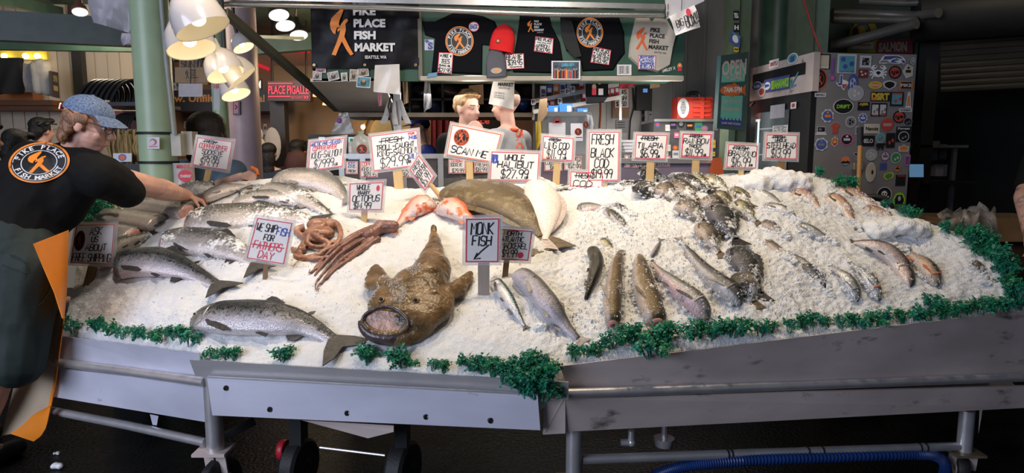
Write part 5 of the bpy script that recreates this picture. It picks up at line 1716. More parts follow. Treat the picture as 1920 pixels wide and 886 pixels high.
ap = MB()
ap.sheet(sheet_px([(40, 470), (58, 560), (50, 640), (28, 720), (4, 816)], [(127, 440), (123, 560), (112, 640), (104, 720), (84, 800)], 2.94, 2.90), .003, apron_i)
apo = ap.build('apron', root)
ap = MB()
ap.sheet(sheet_px([(62, 457), (80, 500), (101, 548), (116, 596)], [(128, 431), (126, 490), (124, 548), (119, 600)], 2.60, 2.84), .003, apron_o); ap.build('orange_flap', apo)
ap = MB()
ap.sheet(sheet_px([(117, 592), (108, 660), (101, 720), (90, 768)], [(122, 592), (113, 660), (105, 722), (95, 772)], 2.87, 2.87, 8, 1), .004, apron_o)
ap.sheet(sheet_px([(93, 760), (64, 775), (44, 796), (20, 812)], [(96, 764), (88, 800), (78, 816), (64, 826)], 2.86, 2.86, 8, 3, .004), .004, apron_o)
ap.build('orange_hem', apo)

# ---- background people
def simple_person(label, hc, f, hairpieces=None, hair=None, shirt=None, shirt_m=None, s=1., arms=None, bald=False, tilt=(0, 0, 1), do_face=True, skin_m=skin2, width=.19, lower=None):
 hc = V(hc)
 root = thing('person', label, 'person', (hc.x, hc.y, 0))
 mb = MB()
 P, f, r, u, m = head(mb, hc, f, tilt, s, skin_m)
 bf = V((f.x, f.y, 0)).normalized(); br = bf.cross(V((0, 0, 1)))
 nb = hc + V((0, 0, -.18 * s)) - bf * .03
 ch = nb + V((0, 0, -.22 * s)); pv = nb + V((0, 0, -.58 * s))
 mb.cap(hc - V((0, 0, .06)) - bf * .015, .052 * s, nb, .058 * s, skin_m)
 sl, sr = nb - br * width * s + V((0, 0, -.07)), nb + br * width * s + V((0, 0, -.07))
 for a in (sl, sr): mb.cap(nb, .055 * s, a, .055 * s, skin_m)
 mb.ell(ch, (.16 * s, .11 * s, .2 * s), skin_m, m); mb.cap(ch, .11 * s, pv, .13 * s, skin_m)
 A = arms or ([sl + V((0, 0, -.27)) - br * .04, sl + V((0, 0, -.48)) + bf * .12], [sr + V((0, 0, -.27)) + br * .04, sr + V((0, 0, -.48)) + bf * .12])
 for a0, pts in zip((sl, sr), A):
  limb(mb, [a0] + [V(p) for p in pts], [.052 * s, .042 * s, .03 * s], skin_m)
  hand_mb(mb, pts[-1], V(pts[-1]) - V(pts[-2]), bf * .5 + V((0, 0, -.5)), skin_m, .5, s)
 for sg in (-1, 1):
  hp = pv + br * sg * .085
  an = V((hp.x, hp.y, .08)); kn = hp.lerp(an, .5)
  limb(mb, [hp, kn, an], [.085 * s, .055 * s, .038 * s], skin_m)
  mb.cap(an, .04, an + bf * .14 + V((0, 0, -.045)), .034, skin_m)
 blob(mb, 'body', root, .010 if s > .5 else .008, 2, skin_m)
 if do_face:
  face(root, P, f, s, hair or hair_br)
 if hairpieces:
  h = MB()
  for (a, b_, d, ra, rb, rd) in hairpieces:
   h.ell(P(a, b_, d), (ra * s, rb * s, rd * s), hair, m)
  blob(h, 'hair', root, .009, 5, hair, .003, 60)
 if shirt_m:
  t = MB()
  t.ell(ch + V((0, 0, .02)), (.185 * s, .135 * s, .22 * s), shirt_m, m)
  t.cap(ch, .14 * s, pv + V((0, 0, .02)), .15 * s, shirt_m)
  for a0, pts in zip((sl, sr), A):
   t.cap(nb + V((0, 0, -.04)), .065 * s, a0, .075 * s, shirt_m)
   t.cap(a0, .075 * s, a0.lerp(V(pts[0]), .75), .062 * s, shirt_m)
  sh_ = blob(t, 't_shirt', root, .012, 3, shirt_m, .005, 9)
  t = MB()
  lm = lower or M('dark_trousers', (.02, .022, .03), .8)
  t.cap(pv + V((0, 0, .06)), .145 * s, pv, .15 * s, lm)
  for sg in (-1, 1):
   hp = pv + br * sg * .085
   an = V((hp.x, hp.y, .12)); limb(t, [hp, an], [.105 * s, .06 * s], lm)
  blob(t, 'trousers', root, .014, 2, lm)
 return root, P, f, r, u, m, nb, br

short_hair = [(0, -.03, .055, .088, .100, .080), (0, -.07, .0, .082, .055, .080), (.02, .06, .098, .055, .045, .03), (-.03, .05, .10, .045, .05, .03), (.066, -.01, .03, .022, .05, .05), (-.066, -.01, .03, .022, .05, .05)]
bob = [(0, -.03, .06, .098, .105, .085), (0, -.06, -.05, .105, .075, .12), (.085, -.01, -.07, .035, .055, .12), (-.085, -.01, -.07, .035, .055, .12), (0, -.07, -.13, .10, .05, .06)]
longh = [(0, -.03, .05, .092, .10, .08), (0, -.07, -.06, .085, .055, .14), (0, -.08, -.2, .075, .04, .12)]
blue_grey = M('blue_grey_cotton', (.10, .15, .21), .8, bump=.2, bs=14)
# dark-haired woman at the left, bent arm with an orange handle
wc = at(392, 250, 4.75)
wn = wc + V((0, 0, -.2))
arm_r = [at(412, 348, 4.5), at(452, 332, 4.2)]
arm_l = [at(362, 360, 4.75), at(372, 400, 4.6)]
o = simple_person('person with dark bobbed hair seen from behind, in a blue-grey t-shirt, one arm raised', wc, (.1, 1, 0), [(a, b_, d_ - .015, x * 1.3, y * 1.2, z * 1.25) for a, b_, d_, x, y, z in bob], hair_dk, None, blue_grey, 1.05, arms=(arm_l, arm_r), do_face=False)
mb = MB(); a, c, d, e_ = at(480, 318, 4.17), at(484, 326, 4.15), at(466, 338, 4.15), at(455, 341, 4.17)
mb.tube([at(472, 314, 4.19), a, c, d, e_, at(448, 340, 4.18)], .011, M('orange_handle', (.75, .16, .02), .35), 10)
solo(mb, 'carrying_loop', 'bent orange handle held in the raised hand of the dark-haired person', 'handle')
# tall young man behind the counter
kc = at(877, 204, 5.0)
o = simple_person('young person with tousled sandy hair in a black t-shirt behind the counter, looking aside', kc, (.75, -.65, -.05), [(0, -.03, .06, .084, .095, .068), (0, -.07, .02, .078, .045, .065), (.0, .06, .108, .05, .03, .022), (.04, .04, .105, .034, .04, .025), (-.045, .04, .10, .034, .04, .025), (.07, .0, .05, .018, .04, .04), (-.07, .0, .05, .018, .04, .04), (0, -.01, .125, .05, .06, .025)], hair_bl, None, tee_b, 1.0)
bc_ = at(890, 254, 4.75)
o = simple_person('bald head of a person bending behind the scan me card', bc_, (-.1, .75, -.55), None, None, None, tee_b, .88, do_face=False, tilt=(0, .3, 1))
# man in a grey jersey
jc = at(947, 197, 5.0)
jm = M('grey_jersey', (.36, .36, .38), .8, bump=.2, bs=14)
o = simple_person('person in a grey jersey with orange letters, face hidden by a hanging bag', jc, (-.85, .55, -.05), [(0, -.04, .04, .08, .085, .08)], M('stubble_hair', (.24, .15, .11), .6), None, jm, 1.0, do_face=True)
q = rpx(966, 240, 984, 300, 4.78)
mb = MB()
oj = M('orange_letters', (.75, .12, .03), .6)
for i, t in enumerate(('OR', 'H', 'M')):
 q.text(mb, t, .1, .9, .02 + .33 * i, .30 + .33 * i, oj, .05)
pn = o[0]
jsh = [c for c in pn.children if c.name.startswith('t_shirt')][0]
jb = BVHTree.FromPolygons([v.co + WL[pn.name] for v in jsh.data.vertices], [tuple(p.vertices) for p in jsh.data.polygons])
for i, p in enumerate(mb.v):
 d = (p - EYE).normalized(); h_ = jb.ray_cast(EYE, d)
 if h_[0] is not None: mb.v[i] = h_[0] - d * .004
mb.build('back_letters', jsh, smooth=False)
mb = MB(); mb.lathe([(.060, -.012), (.072, -.006), (.072, .006), (.060, .012)], oj, Matrix.Translation(o[6] + V((0, 0, .0))), 20); mb.build('collar', jsh)
# person in blue cap and blue jersey
uc = at(786, 238, 6.4)
blu = M('royal_blue', (.015, .045, .28), .7)
o = simple_person('person in a royal blue cap and blue jersey standing far behind the counter', uc, (-.8, -.4, -.1), [(0, -.03, .02, .085, .09, .06)], hair_bk, None, blu, .92)
P = o[1]
b = MB()
b.rings([[P(.092 * cos(e_) * cos(2 * pi * j / 20), -.005 + .108 * cos(e_) * sin(2 * pi * j / 20), .038 + .085 * sin(e_)) for j in range(20)] for e_ in [pi / 2 * k / 6 * .98 for k in range(7)]], blu)
b.sheet([[P(.085 * sin(a), -.005 + .10 * cos(a) + .08 * t, .042 - .02 * t) for t in (0, .5, 1)] for a in [R(-60 + 20 * i) for i in range(7)]], .005, blu)
b.build('cap', o[0])
# crowd in the hall
simple_person('person with black hair in a dark checked shirt with a backpack, seen from behind', at(559, 283, 7.6), (.1, 1, 0), short_hair, hair_bk, None, M('checked_shirt', (.16, .15, .15), .8, var=.9, vs=26), 1.0, do_face=False)
pk = MB(); c = at(557, 305, 7.42); pk.ell(c + V((0, 0, -.06)), (.15, .09, .21), M('maroon_pack', (.07, .022, .022), .7)); pk.tube([c + V((-.1, .12, .12)), c + V((-.1, .0, .1))], .015, black_pl); pk.tube([c + V((.1, .12, .12)), c + V((.1, .0, .1))], .015, black_pl)
blob(pk, 'backpack', None, .02, 2); pk_o = bpy.data.objects['backpack']; tag(pk_o, 'maroon backpack on the back of the person in the checked shirt', 'backpack')
simple_person('person with dark hair beyond the one with the backpack', at(570, 283, 8.1), (.9, .4, 0), short_hair, hair_bk, None, M('charcoal_shirt', (.03, .03, .032), .8), .95)
simple_person('person with long black hair and a navy jacket, by the purple column', at(505, 288, 7.3), (-.1, 1, 0), longh, hair_bk, None, M('navy_jacket', (.015, .025, .06), .8), .95, do_face=False)
simple_person('black-haired person with sunglasses pushed up, by the cream wall', at(80, 245, 6.3), (.3, 1, 0), short_hair + [(0, -.09, -.02, .05, .05, .08)], hair_bk, None, M('grey_top', (.05, .05, .055), .8), .95, do_face=False)
b = MB()
c = at(79, 232, 6.2)
for sg in (-1, 1):
 b.ell(c + V((sg * .035, 0, .0)), (.032, .012, .022), black_pl)
b.tube([c + V((-.075, .09, 0)), c + V((-.07, 0, .0)), c + V((.07, 0, 0)), c + V((.075, .09, 0))], .006, black_pl)
solo(b, 'sunglasses', 'dark sunglasses pushed up on the black-haired head by the cream wall', 'sunglasses')
simple_person('black-haired person in white, low at the left edge behind the fishmonger', at(34, 272, 5.4), (.5, .8, -.2), short_hair + [(0, -.08, -.05, .08, .05, .1)], hair_bk, None, M('white_top', (.6, .6, .62), .8), .95, do_face=False)
simple_person('person in a dark green top cut by the left edge of the photo', at(-26, 262, 4.9), (.3, .9, 0), short_hair, hair_bk, None, M('moss_top', (.05, .06, .045), .85, var=.3), 1.0, do_face=False, width=.23)
# the person at the right edge, forearm with tattoos
tat = M('tattooed_skin', (.50, .28, .20), .5, var=.1, stain=(.10, .10, .11), stain_t=.54, vs=14)
tc_ = at(2040, 190, 3.7)
simple_person('person in black cut by the right edge, tattooed forearm hanging by the cardboard boxes', tc_, (-.6, -.7, 0), short_hair, hair_bk, None, tee_b, 1.05, arms=([at(2120, 350, 3.9), at(2120, 430, 3.9)], [at(1918, 370, 3.6), at(1930, 436, 3.5)]), skin_m=tat, width=.17)
# ------------------------------------------------------------------ the store behind the ice
def quv(q, px, py):
 """(u,v) on a parallelogram quad of the point seen at a photo pixel"""
 d = raydir(px, py)
 o = q.c[0]
 t = (o - EYE).dot(q.n) / d.dot(q.n)
 p = EYE + d * t - o
 a, b = q.c[1] - q.c[0], q.c[3] - q.c[0]
 aa, bb, ab = a.dot(a), b.dot(b), a.dot(b)
 pa, pb = p.dot(a), p.dot(b)
 D = aa * bb - ab * ab
 return (pa * bb - pb * ab) / D, (pb * aa - pa * ab) / D

def slab(mb, x0, y0, x1, y1, Y, th, mat):
 """upright box whose front shows at a pixel rectangle"""
 a, b = at(x0, y0, Y), at(x1, y1, Y)
 c = at(x0, y1, Y)
 mb.span((min(a.x, c.x), Y, b.z), (b.x, Y + th, a.z), mat)
 return mb

YB = 4.30
beige = M('beige_rim', (.40, .36, .29), .6, var=.1)
# overhead canopy: box with the banner, and the long board with the shirts
root = thing('canopy', 'long green canopy board over the counter on which the clothes are pinned', 'board', at(1035, 145, YB))
mb = MB(); a, b = at(788, 20, YB), at(1281, 141, YB); mb.span((a.x, YB, b.z), (b.x, YB + .5, a.z + .5), mdgreen); mb.build('board', root, smooth=False)
mb = MB(); a, b = at(788, 141, YB - .03), at(1282, 149, YB - .03); mb.span((a.x, YB - .03, b.z - .005), (b.x, YB + .03, b.z + .022), beige); mb.build('rim', root, smooth=False)
mb = MB(); mb.span((a.x - .012, YB - .02, b.z), (a.x + .012, YB + .0, at(788, 22, YB).z), M('worn_edge', (.16, .14, .10), .6)); mb.build('edge_strip', root, smooth=False)
root = thing('canopy', 'boxed canopy end carrying the black banner, with a sloping grey underside', 'board', at(685, 150, YB))
mb = MB(); a, b = at(582, 8, YB), at(788, 152, YB); mb.span((a.x, YB, b.z), (b.x, YB + .03, a.z + .5), mdgreen); mb.span((a.x, YB, b.z), (a.x + .03, YB + 1.3, a.z + .5), mdgreen); mb.build('board', root, smooth=False)
mb = MB(); p = [at(582, 153, YB), at(700, 148, YB), at(700, 152, YB + .8), at(700, 210, 5.62), at(640, 212, 5.62)]
a0, a1 = at(582, 153, YB), at(716, 153, YB); b0, b1 = at(640, 212, 5.62), at(745, 212, 5.62)
mb.hexa([a0, a1, b1, b0, a0 + V((0, 0, .02)), a1 + V((0, 0, .02)), b1 + V((0, 0, .02)), b0 + V((0, 0, .02))], M('soffit_grey', (.62, .57, .52), .6, var=.1, vs=4)); mb.build('underside', root, smooth=False)
# dark cubbies with bagged clothes
root = thing('cubby_shelf', 'dark shelf of cubbies stuffed with bagged clothes over the counter', 'shelf', at(860, 215, 5.5))
dk = M('dark_shelf', (.016, .015, .015), .6)
mb = MB(); a, b = at(640, 211, 5.5), at(1000, 219, 5.5); mb.span((a.x, 5.5, b.z), (b.x, 6.0, a.z), M('shelf_front', (.30, .24, .17), .6)); mb.build('bottom_board', root, smooth=False)
mb = MB(); mb.span((a.x, 6.0, b.z), (b.x, 6.03, 2.9), dk)
for x in (640, 700, 768, 830, 892, 955, 1000):
 q = at(x, 200, 5.52); mb.span((q.x - .008, 5.52, a.z), (q.x + .008, 6.0, 2.9), dk)
for y in (186, 150): mb.span((a.x, 5.52, at(800, y, 5.52).z - .008), (b.x, 6.0, at(800, y, 5.52).z + .008), dk)
mb.build('dividers', root, smooth=False)
random.seed(11)
bagm = [M('bag_black', (.02, .02, .022), .25, bump=.5, bs=30), M('bag_navy', (.02, .03, .07), .25, bump=.5, bs=30), M('bag_brown', (.06, .045, .04), .3, bump=.5, bs=30), M('bag_blue', (.02, .06, .25), .25, bump=.5, bs=30)]
for i, (x, y, k, w_, lb) in enumerate(((668, 201, 0, 24, 'bagged dark clothes at the left end of the cubby shelf'), (735, 202, 2, 26, 'bagged clothes behind the hanging white sheet'), (775, 201, 0, 24, 'bagged clothes just left of the grey plastic strip'), (815, 202, 1, 22, 'bagged navy clothes right of the grey plastic strip'), (912, 201, 0, 22, 'bagged clothes right of the hanging brown bag'), (845, 176, 2, 22, 'bagged clothes in the upper cubby above the sandy-haired head'), (792, 176, 0, 22, 'bagged clothes in the upper cubby left of the sandy-haired head'), (738, 176, 1, 22, 'bagged clothes in the upper cubby right of the white sheet'), (972, 196, 3, 20, 'bright blue bag at the right end of the cubby shelf'))):
 c = at(x, y, 5.75); mb = MB()
 for j in range(4): mb.ell(c + V((random.uniform(-.05, .05), random.uniform(-.05, .05), random.uniform(-.01, .03))), (px_m(w_, 5.75) * .8, .14, .062), bagm[k], n=12, k=8)
 mb.f = mb.f
 o = blob(mb, 'clothes_bag', None, .018, 1, bagm[k], .012, 14); tag(o, lb, 'bag', 'bagged clothes in the cubbies')
# overhead rails
alu = M('aluminium_rail', (.62, .61, .58), .25, .85, var=.1)
mb = MB()
mb.tube([at(396, 16, 3.75), at(405, 10, 3.8), at(430, 8, 3.95), at(700, 14, 4.1), at(1040, 27, 4.12), at(1245, 29, 4.12)], .016, alu, 12)
mb.bar(at(430, -4, 4.1), at(1245, 14, 4.1), .05, .03, alu)
solo(mb, 'overhead_rail', 'polished metal double rail running along the top of the canopy', 'rail')
mb = MB(); mb.bar(at(418, 22, 3.8), at(632, 206, 5.55), .045, .03, M('track_metal', (.26, .23, .17), .4, .6)); mb.bar(at(426, 22, 3.8), at(640, 206, 5.55), .008, .045, M('track_metal', (.26, .23, .17), .4, .6))
solo(mb, 'door_track', 'old roller door track slanting down from the rail to the canopy end', 'track')
# banner
q = rpx(584, 10, 786, 128, YB - .02)
root = thing('banner', 'black vinyl banner with an orange fish-carrier figure and white words', 'banner', at(685, 128, YB - .02))
mb = MB()
rows_ = [[q.q(i / 16, j / 8, .006 * sin(i * 1.3 + j * .6) + .004 * sin(j * 2.1 + i * .4)) for i in range(17)] for j in range(9)]
mb.sheet(rows_, .003, M('black_vinyl', (.006, .0055, .007), .36, bump=.3, bs=9, spec=.16), off=(0, 1, 0)); mb.build('vinyl', root)
mb = MB()
figure(q, mb, .165, .40, .05, .80, orange, .014)
for i, (t, u1) in enumerate((('PIKE', .60), ('PLACE', .69), ('FISH', .60), ('MARKET', .78))):
 q.text(mb, t, .39 + .005 * i, u1, .03 + .19 * i, .165 + .19 * i, white_pr, .05, .014)
q.text(mb, 'SEATTLE, WA', .50, .70, .80, .86, white_pr, .02, .014)
mb.build('print', root, smooth=False)
mb = MB()
for u in (.03, .5, .97): q.disc(mb, u, .95, .012, .02, M('brass', (.6, .42, .18), .3, .8), .016, 12, hole=.5)
mb.build('eyelets', root, smooth=False)
# pinned photographs under the banner
random.seed(5)
phc = [M('photo_sepia', (.34, .30, .22), .4, var=.7, vs=50), M('photo_grey', (.40, .40, .38), .4, var=.8, vs=50), M('photo_blue', (.06, .25, .34), .4, var=.6, vs=40), M('photo_pink', (.55, .12, .24), .4, var=.4, vs=40)]
for i, (x0, y0, x1, y1, k, an, lb) in enumerate(((586, 133, 603, 150, 1, 2, 'small grey photograph at the lower left corner of the banner'), (592, 128, 611, 136, 3, 1, 'pink slip pinned under the banner\'s lower left corner'), (616, 134, 637, 150, 1, -12, 'grey photograph tilted, third along the strip under the banner'), (640, 136, 652, 152, 1, -4, 'narrow pale photograph in the middle of the strip under the banner'), (655, 130, 670, 152, 0, 3, 'tall sepia photograph under the banner'), (672, 128, 692, 143, 0, -6, 'sepia photograph above the blue poster'), (668, 144, 694, 164, 2, 4, 'blue poster with a portrait hanging off the canopy corner'))):
 q = rpx(x0, y0, x1, y1, YB - .008 - .002 * i); mb = MB(); q.plate(mb, phc[k], .002); q.border(mb, .004, paper)
 q.disc(mb, .5, .55, .22, .3, M('photo_dark', (.06, .05, .05), .5), .0012); q.disc(mb, .5, .35, .13, .17, M('photo_skin', (.45, .30, .22), .5), .0016)
 o = solo(mb, 'photograph', lb, 'photo', 'photographs pinned under the banner', smooth=False); o.rotation_euler = (0, R(an), 0)
# things hanging under the canopy
def hang_sheet(label, cat, quad, Y, mat, name, wav=.006, group=None, draw=None, th=.002):
 q = qpx(quad, Y)
 rows_ = [[q.q(i / 8, j / 8, wav * sin(i * 1.1 + j * .5) * j / 8) for i in range(9)] for j in range(9)]
 mb = MB(); mb.sheet(rows_, th, mat, off=(0, 1, 0))
 if draw:
  root = thing(name, label, cat, q.q(.5, 1), group)
  mb.build('sheet', root); m2 = MB(); draw(q, m2); m2.build('print', root, smooth=False); return root
 return solo(mb, name, label, cat, group)

hang_sheet('blank white sheet hanging between the banner and the cubbies', 'paper', [(703, 122), (749, 120), (750, 177), (700, 172)], 4.24, M('laminated_sheet', (.66, .64, .62), .2), 'paper_sheet')
hang_sheet('narrow brown card hanging right of the blank white sheet', 'card', [(754, 132), (763, 135), (766, 192), (757, 196)], 4.5, kraft, 'card_strip')
hang_sheet('pink tape dangling under the blank white sheet', 'tape', [(708, 172), (715, 173), (716, 198), (709, 199)], 4.6, M('pink_tape', (.62, .25, .33), .5), 'tape')
hang_sheet('grey plastic strip hanging in front of the cubbies', 'plastic', [(796, 150), (806, 150), (809, 200), (794, 211)], 4.9, M('clear_plastic', (.42, .43, .46), .2, alpha=.75), 'plastic_strip', .03)
hang_sheet('small brown paper bag hanging by the sandy-haired head', 'bag', [(879, 160), (906, 158), (907, 195), (880, 195)], 5.485, kraft, 'paper_bag')

def bagprint(q, mb):
 q.text(mb, 'MARKET', .25, .95, .10, .24, black_pr, .04, .012); q.text(mb, 'SEATTLE', .3, .8, .28, .34, black_pr, .02, .012)
 for v in (.48, .58, .66): q.text(mb, '206 PIKE PL', .15, .60, v, v + .06, black_pr, .01, .012)

hang_sheet('white canvas bag hanging in front of the grey jersey person\'s face', 'bag', [(925, 150), (965, 150), (963, 205), (916, 194)], 4.6, M('canvas', (.62, .58, .54), .8), 'canvas_bag', .012, draw=bagprint, th=.02)
mb = MB(); p0 = at(641, 212, 5.3)
rows_ = [[at(636 + j * (4 + i * .9) - 2 * i, 212 + 5 * i - j * .5, 5.3 - .01 * sin(j * 2 + i)) for j in range(5)] for i in range(9)]
mb.sheet(rows_, .012, M('plastic_bag_grey', (.40, .37, .33), .3), off=(0, 1, 0)); solo(mb, 'plastic_bag', 'crumpled clear bag dangling from the back corner of the canopy end', 'bag')
mb = MB(); mb.ell(at(636, 226, 5.29), (.018, .01, .02), M('purple_clip', (.35, .06, .40), .4)); solo(mb, 'clip', 'purple clip on the dangling clear bag', 'clip')
root = thing('pole', 'grey pole behind the troll caught card with white gloves tied to it', 'pole', at(744, 290, 4.75))
mb = MB(); a, b = at(744, 150, 4.75), at(744, 300, 4.75); mb.bar(V((a.x, 4.75, a.z)), V((a.x, 4.75, 1.3)), .05, .03, M('grey_pole', (.52, .52, .52), .4, .3)); mb.build('post', root, smooth=False)
mb = MB(); mb.tube([at(733, 180, 4.7), at(728, 200, 4.69), at(733, 225, 4.69), at(738, 248, 4.7)], .006, black_pl, 6); mb.build('cable', root)
gl = M('white_cloth', (.62, .61, .60), .8, bump=.3, bs=30)
for i, (x, y, an, lb) in enumerate(((729, 190, -.10, 'white glove tied to the grey pole, leftmost of three'), (739, 192, .0, 'white glove tied to the grey pole, middle of three'), (751, 190, .12, 'white glove tied to the grey pole, rightmost of three'))):
 mb = MB(); c = at(x, y, 4.715)
 mb.cap(c, .012, c + V((an * .2, 0, -.09)), .018, gl)
 for k in range(4): mb.cap(c + V((an * .2 + .008 * (k - 1.5), 0, -.09)), .008, c + V((an * .4 + .013 * (k - 1.5), 0, -.15)), .006, gl)
 o = blob(mb, 'glove', None, .005, 1, gl); tag(o, lb, 'glove', 'white gloves on the grey pole')

# ---- clothes pinned on the board
navy_tee = M('ink_black_cotton', (.0045, .005, .007), .85, var=.2, vs=5, bump=.25, bs=12, spec=.15)

def garment(label, cat, name, outline, Y, mat, draw=None, th=.014, group='clothes pinned on the canopy board'):
 root = thing(name, label, cat, at(sum(p[0] for p in outline) / len(outline), max(p[1] for p in outline), Y), group)
 P = [at(x, y, Y) for x, y in outline]
 n = len(P)
 c = sum(P, V()) / n
 mb = MB()
 front = [p + V((0, -th, 0)) + (c - p) * .05 for p in P]
 mb.add(front + P, [tuple(range(n))] + [(i, (i + 1) % n, n + (i + 1) % n, n + i) for i in range(n)], mat)
 mb.build('cloth', root, smooth=False)
 if draw:
  m2 = MB(); draw(m2, Y - th - .001); m2.build('print', root, smooth=False)
 return root

def d_tee(mb, Y):
 emblem(rpx(835, 49, 888, 105, Y), mb, .5, .5, .5, .5, orange, black_pr, white_pr)

def d_hood(mb, Y):
 emblem(rpx(1081, 33, 1131, 89, Y), mb, .5, .5, .5, .5, orange, black_pr, white_pr)

def words4(q, mb, col, fig, sea=True):
 figure(q, mb, .0, .42, .0, .92, fig)
 for i, (t, u1) in enumerate((('PIKE', .70), ('PLACE', .86), ('FISH', .70), ('MARKET', 1.0))):
  q.text(mb, t, .42, u1, .0 + .225 * i, .17 + .225 * i, col, .04)
 if sea: q.text(mb, 'SEATTLE, WA', .6, .95, .93, 1.0, col, .01)

def d_apron(mb, Y):
 words4(rpx(988, 38, 1020, 62, Y), mb, white_pr, orange)

def d_tote(mb, Y):
 words4(qpx([(1193, 50), (1257, 54), (1252, 102), (1188, 96)], Y), mb, black_pr, M('red_orange_print', (.70, .12, .03), .5))

garment('black t-shirt with a round orange emblem pinned at the left of the board', 't-shirt', 't_shirt', [(816, 40), (850, 24), (880, 26), (905, 30), (928, 40), (936, 60), (922, 86), (905, 84), (904, 141), (809, 136), (816, 72), (797, 66), (791, 40)], YB, navy_tee, d_tee)
garment('black apron with a small chest print in the middle of the board', 'apron', 'kitchen_apron', [(975, 26), (1030, 26), (1034, 48), (1050, 80), (1056, 118), (1052, 138), (962, 136), (960, 118), (968, 80), (972, 52)], YB, navy_tee, d_apron)
garment('black long-sleeved top with a round orange emblem right of the apron', 'top', 'sweatshirt', [(1050, 28), (1080, 26), (1130, 26), (1160, 30), (1170, 60), (1172, 100), (1158, 118), (1150, 132), (1092, 134), (1088, 110), (1080, 100), (1062, 96), (1052, 60)], YB, navy_tee, d_hood)
mb = MB(); P = [at(x, y, YB - .018) for x, y in ((1052, 36), (1072, 40), (1080, 70), (1090, 106), (1078, 108), (1062, 92), (1052, 64))]
mb.add([p + V((0, -.012, 0)) for p in P] + P, [tuple(range(7))] + [(i, (i + 1) % 7, 7 + (i + 1) % 7, 7 + i) for i in range(7)], M('charcoal_cotton', (.022, .021, .022), .85)); mb.build('sleeve', bpy.data.objects['sweatshirt'], smooth=False)
garment('cream canvas tote with black words and an orange figure at the right of the board', 'bag', 'tote_bag', [(1192, 30), (1214, 31), (1221, 41), (1228, 33), (1250, 36), (1268, 66), (1262, 90), (1256, 124), (1234, 136), (1200, 128), (1178, 108), (1180, 84)], YB, M('cream_canvas', (.50, .45, .38), .8, bump=.2, bs=20), d_tote, .02)

def beanie(label, x0, y0, x1, y1, Y, mat, an, patch):
 c = at((x0 + x1) / 2, (y0 + y1) / 2, Y - .03); w = px_m(x1 - x0, Y) / 2; h = px_m(y1 - y0, Y)
 root = thing('beanie', label, 'hat', c - V((0, 0, h / 2)), 'clothes pinned on the canopy board')
 m = Matrix.Translation(c) @ Matrix.Rotation(an, 4, 'Y')
 mb = MB()
 rs = []
 for k in range(9):
  t = k / 8
  r_ = w * (1 - .06 * t) * sqrt(max(.02, 1 - max(0, (t - .35) / .66) ** 2.2))
  rs.append([m @ V((r_ * cos(2 * pi * j / 24), r_ * .38 * sin(2 * pi * j / 24), -h / 2 + h * t)) for j in range(24)])
 mb.rings(rs, mat); mb.build('knit', root)
 mb = MB(); patch(mb, m, w, h); mb.build('patch', root, smooth=False)
 return root

def pd(mb, m, x, z, rx, rz, d, col, n=20):
 mb.prism([(rx * cos(2 * pi * i / n), rz * sin(2 * pi * i / n)) for i in range(n)], .003, col, m @ Matrix.Translation((x, -d, z)) @ Matrix.Rotation(R(90), 4, 'X'))

beanie('bright red beanie between the t-shirt and the apron', 921, 47, 966, 95, YB, M('red_knit', (.75, .012, .015), .85, bump=.5, bs=160), R(10), lambda mb, m, w, h: (pd(mb, m, -w * .35, -h * .17, .014, .014, w * .36, black_pr), pd(mb, m, -w * .35, -h * .17, .008, .008, w * .36 + .002, orange)))
beanie('grey beanie with a fan-shaped badge under the red one', 911, 90, 949, 143, YB, M('grey_knit', (.11, .11, .13), .85, bump=.5, bs=160), R(-3), lambda mb, m, w, h: (pd(mb, m, 0, -h * .30, .035, .018, w * .37, beige), pd(mb, m, 0, -h * .29, .010, .011, w * .37 + .002, orange)))

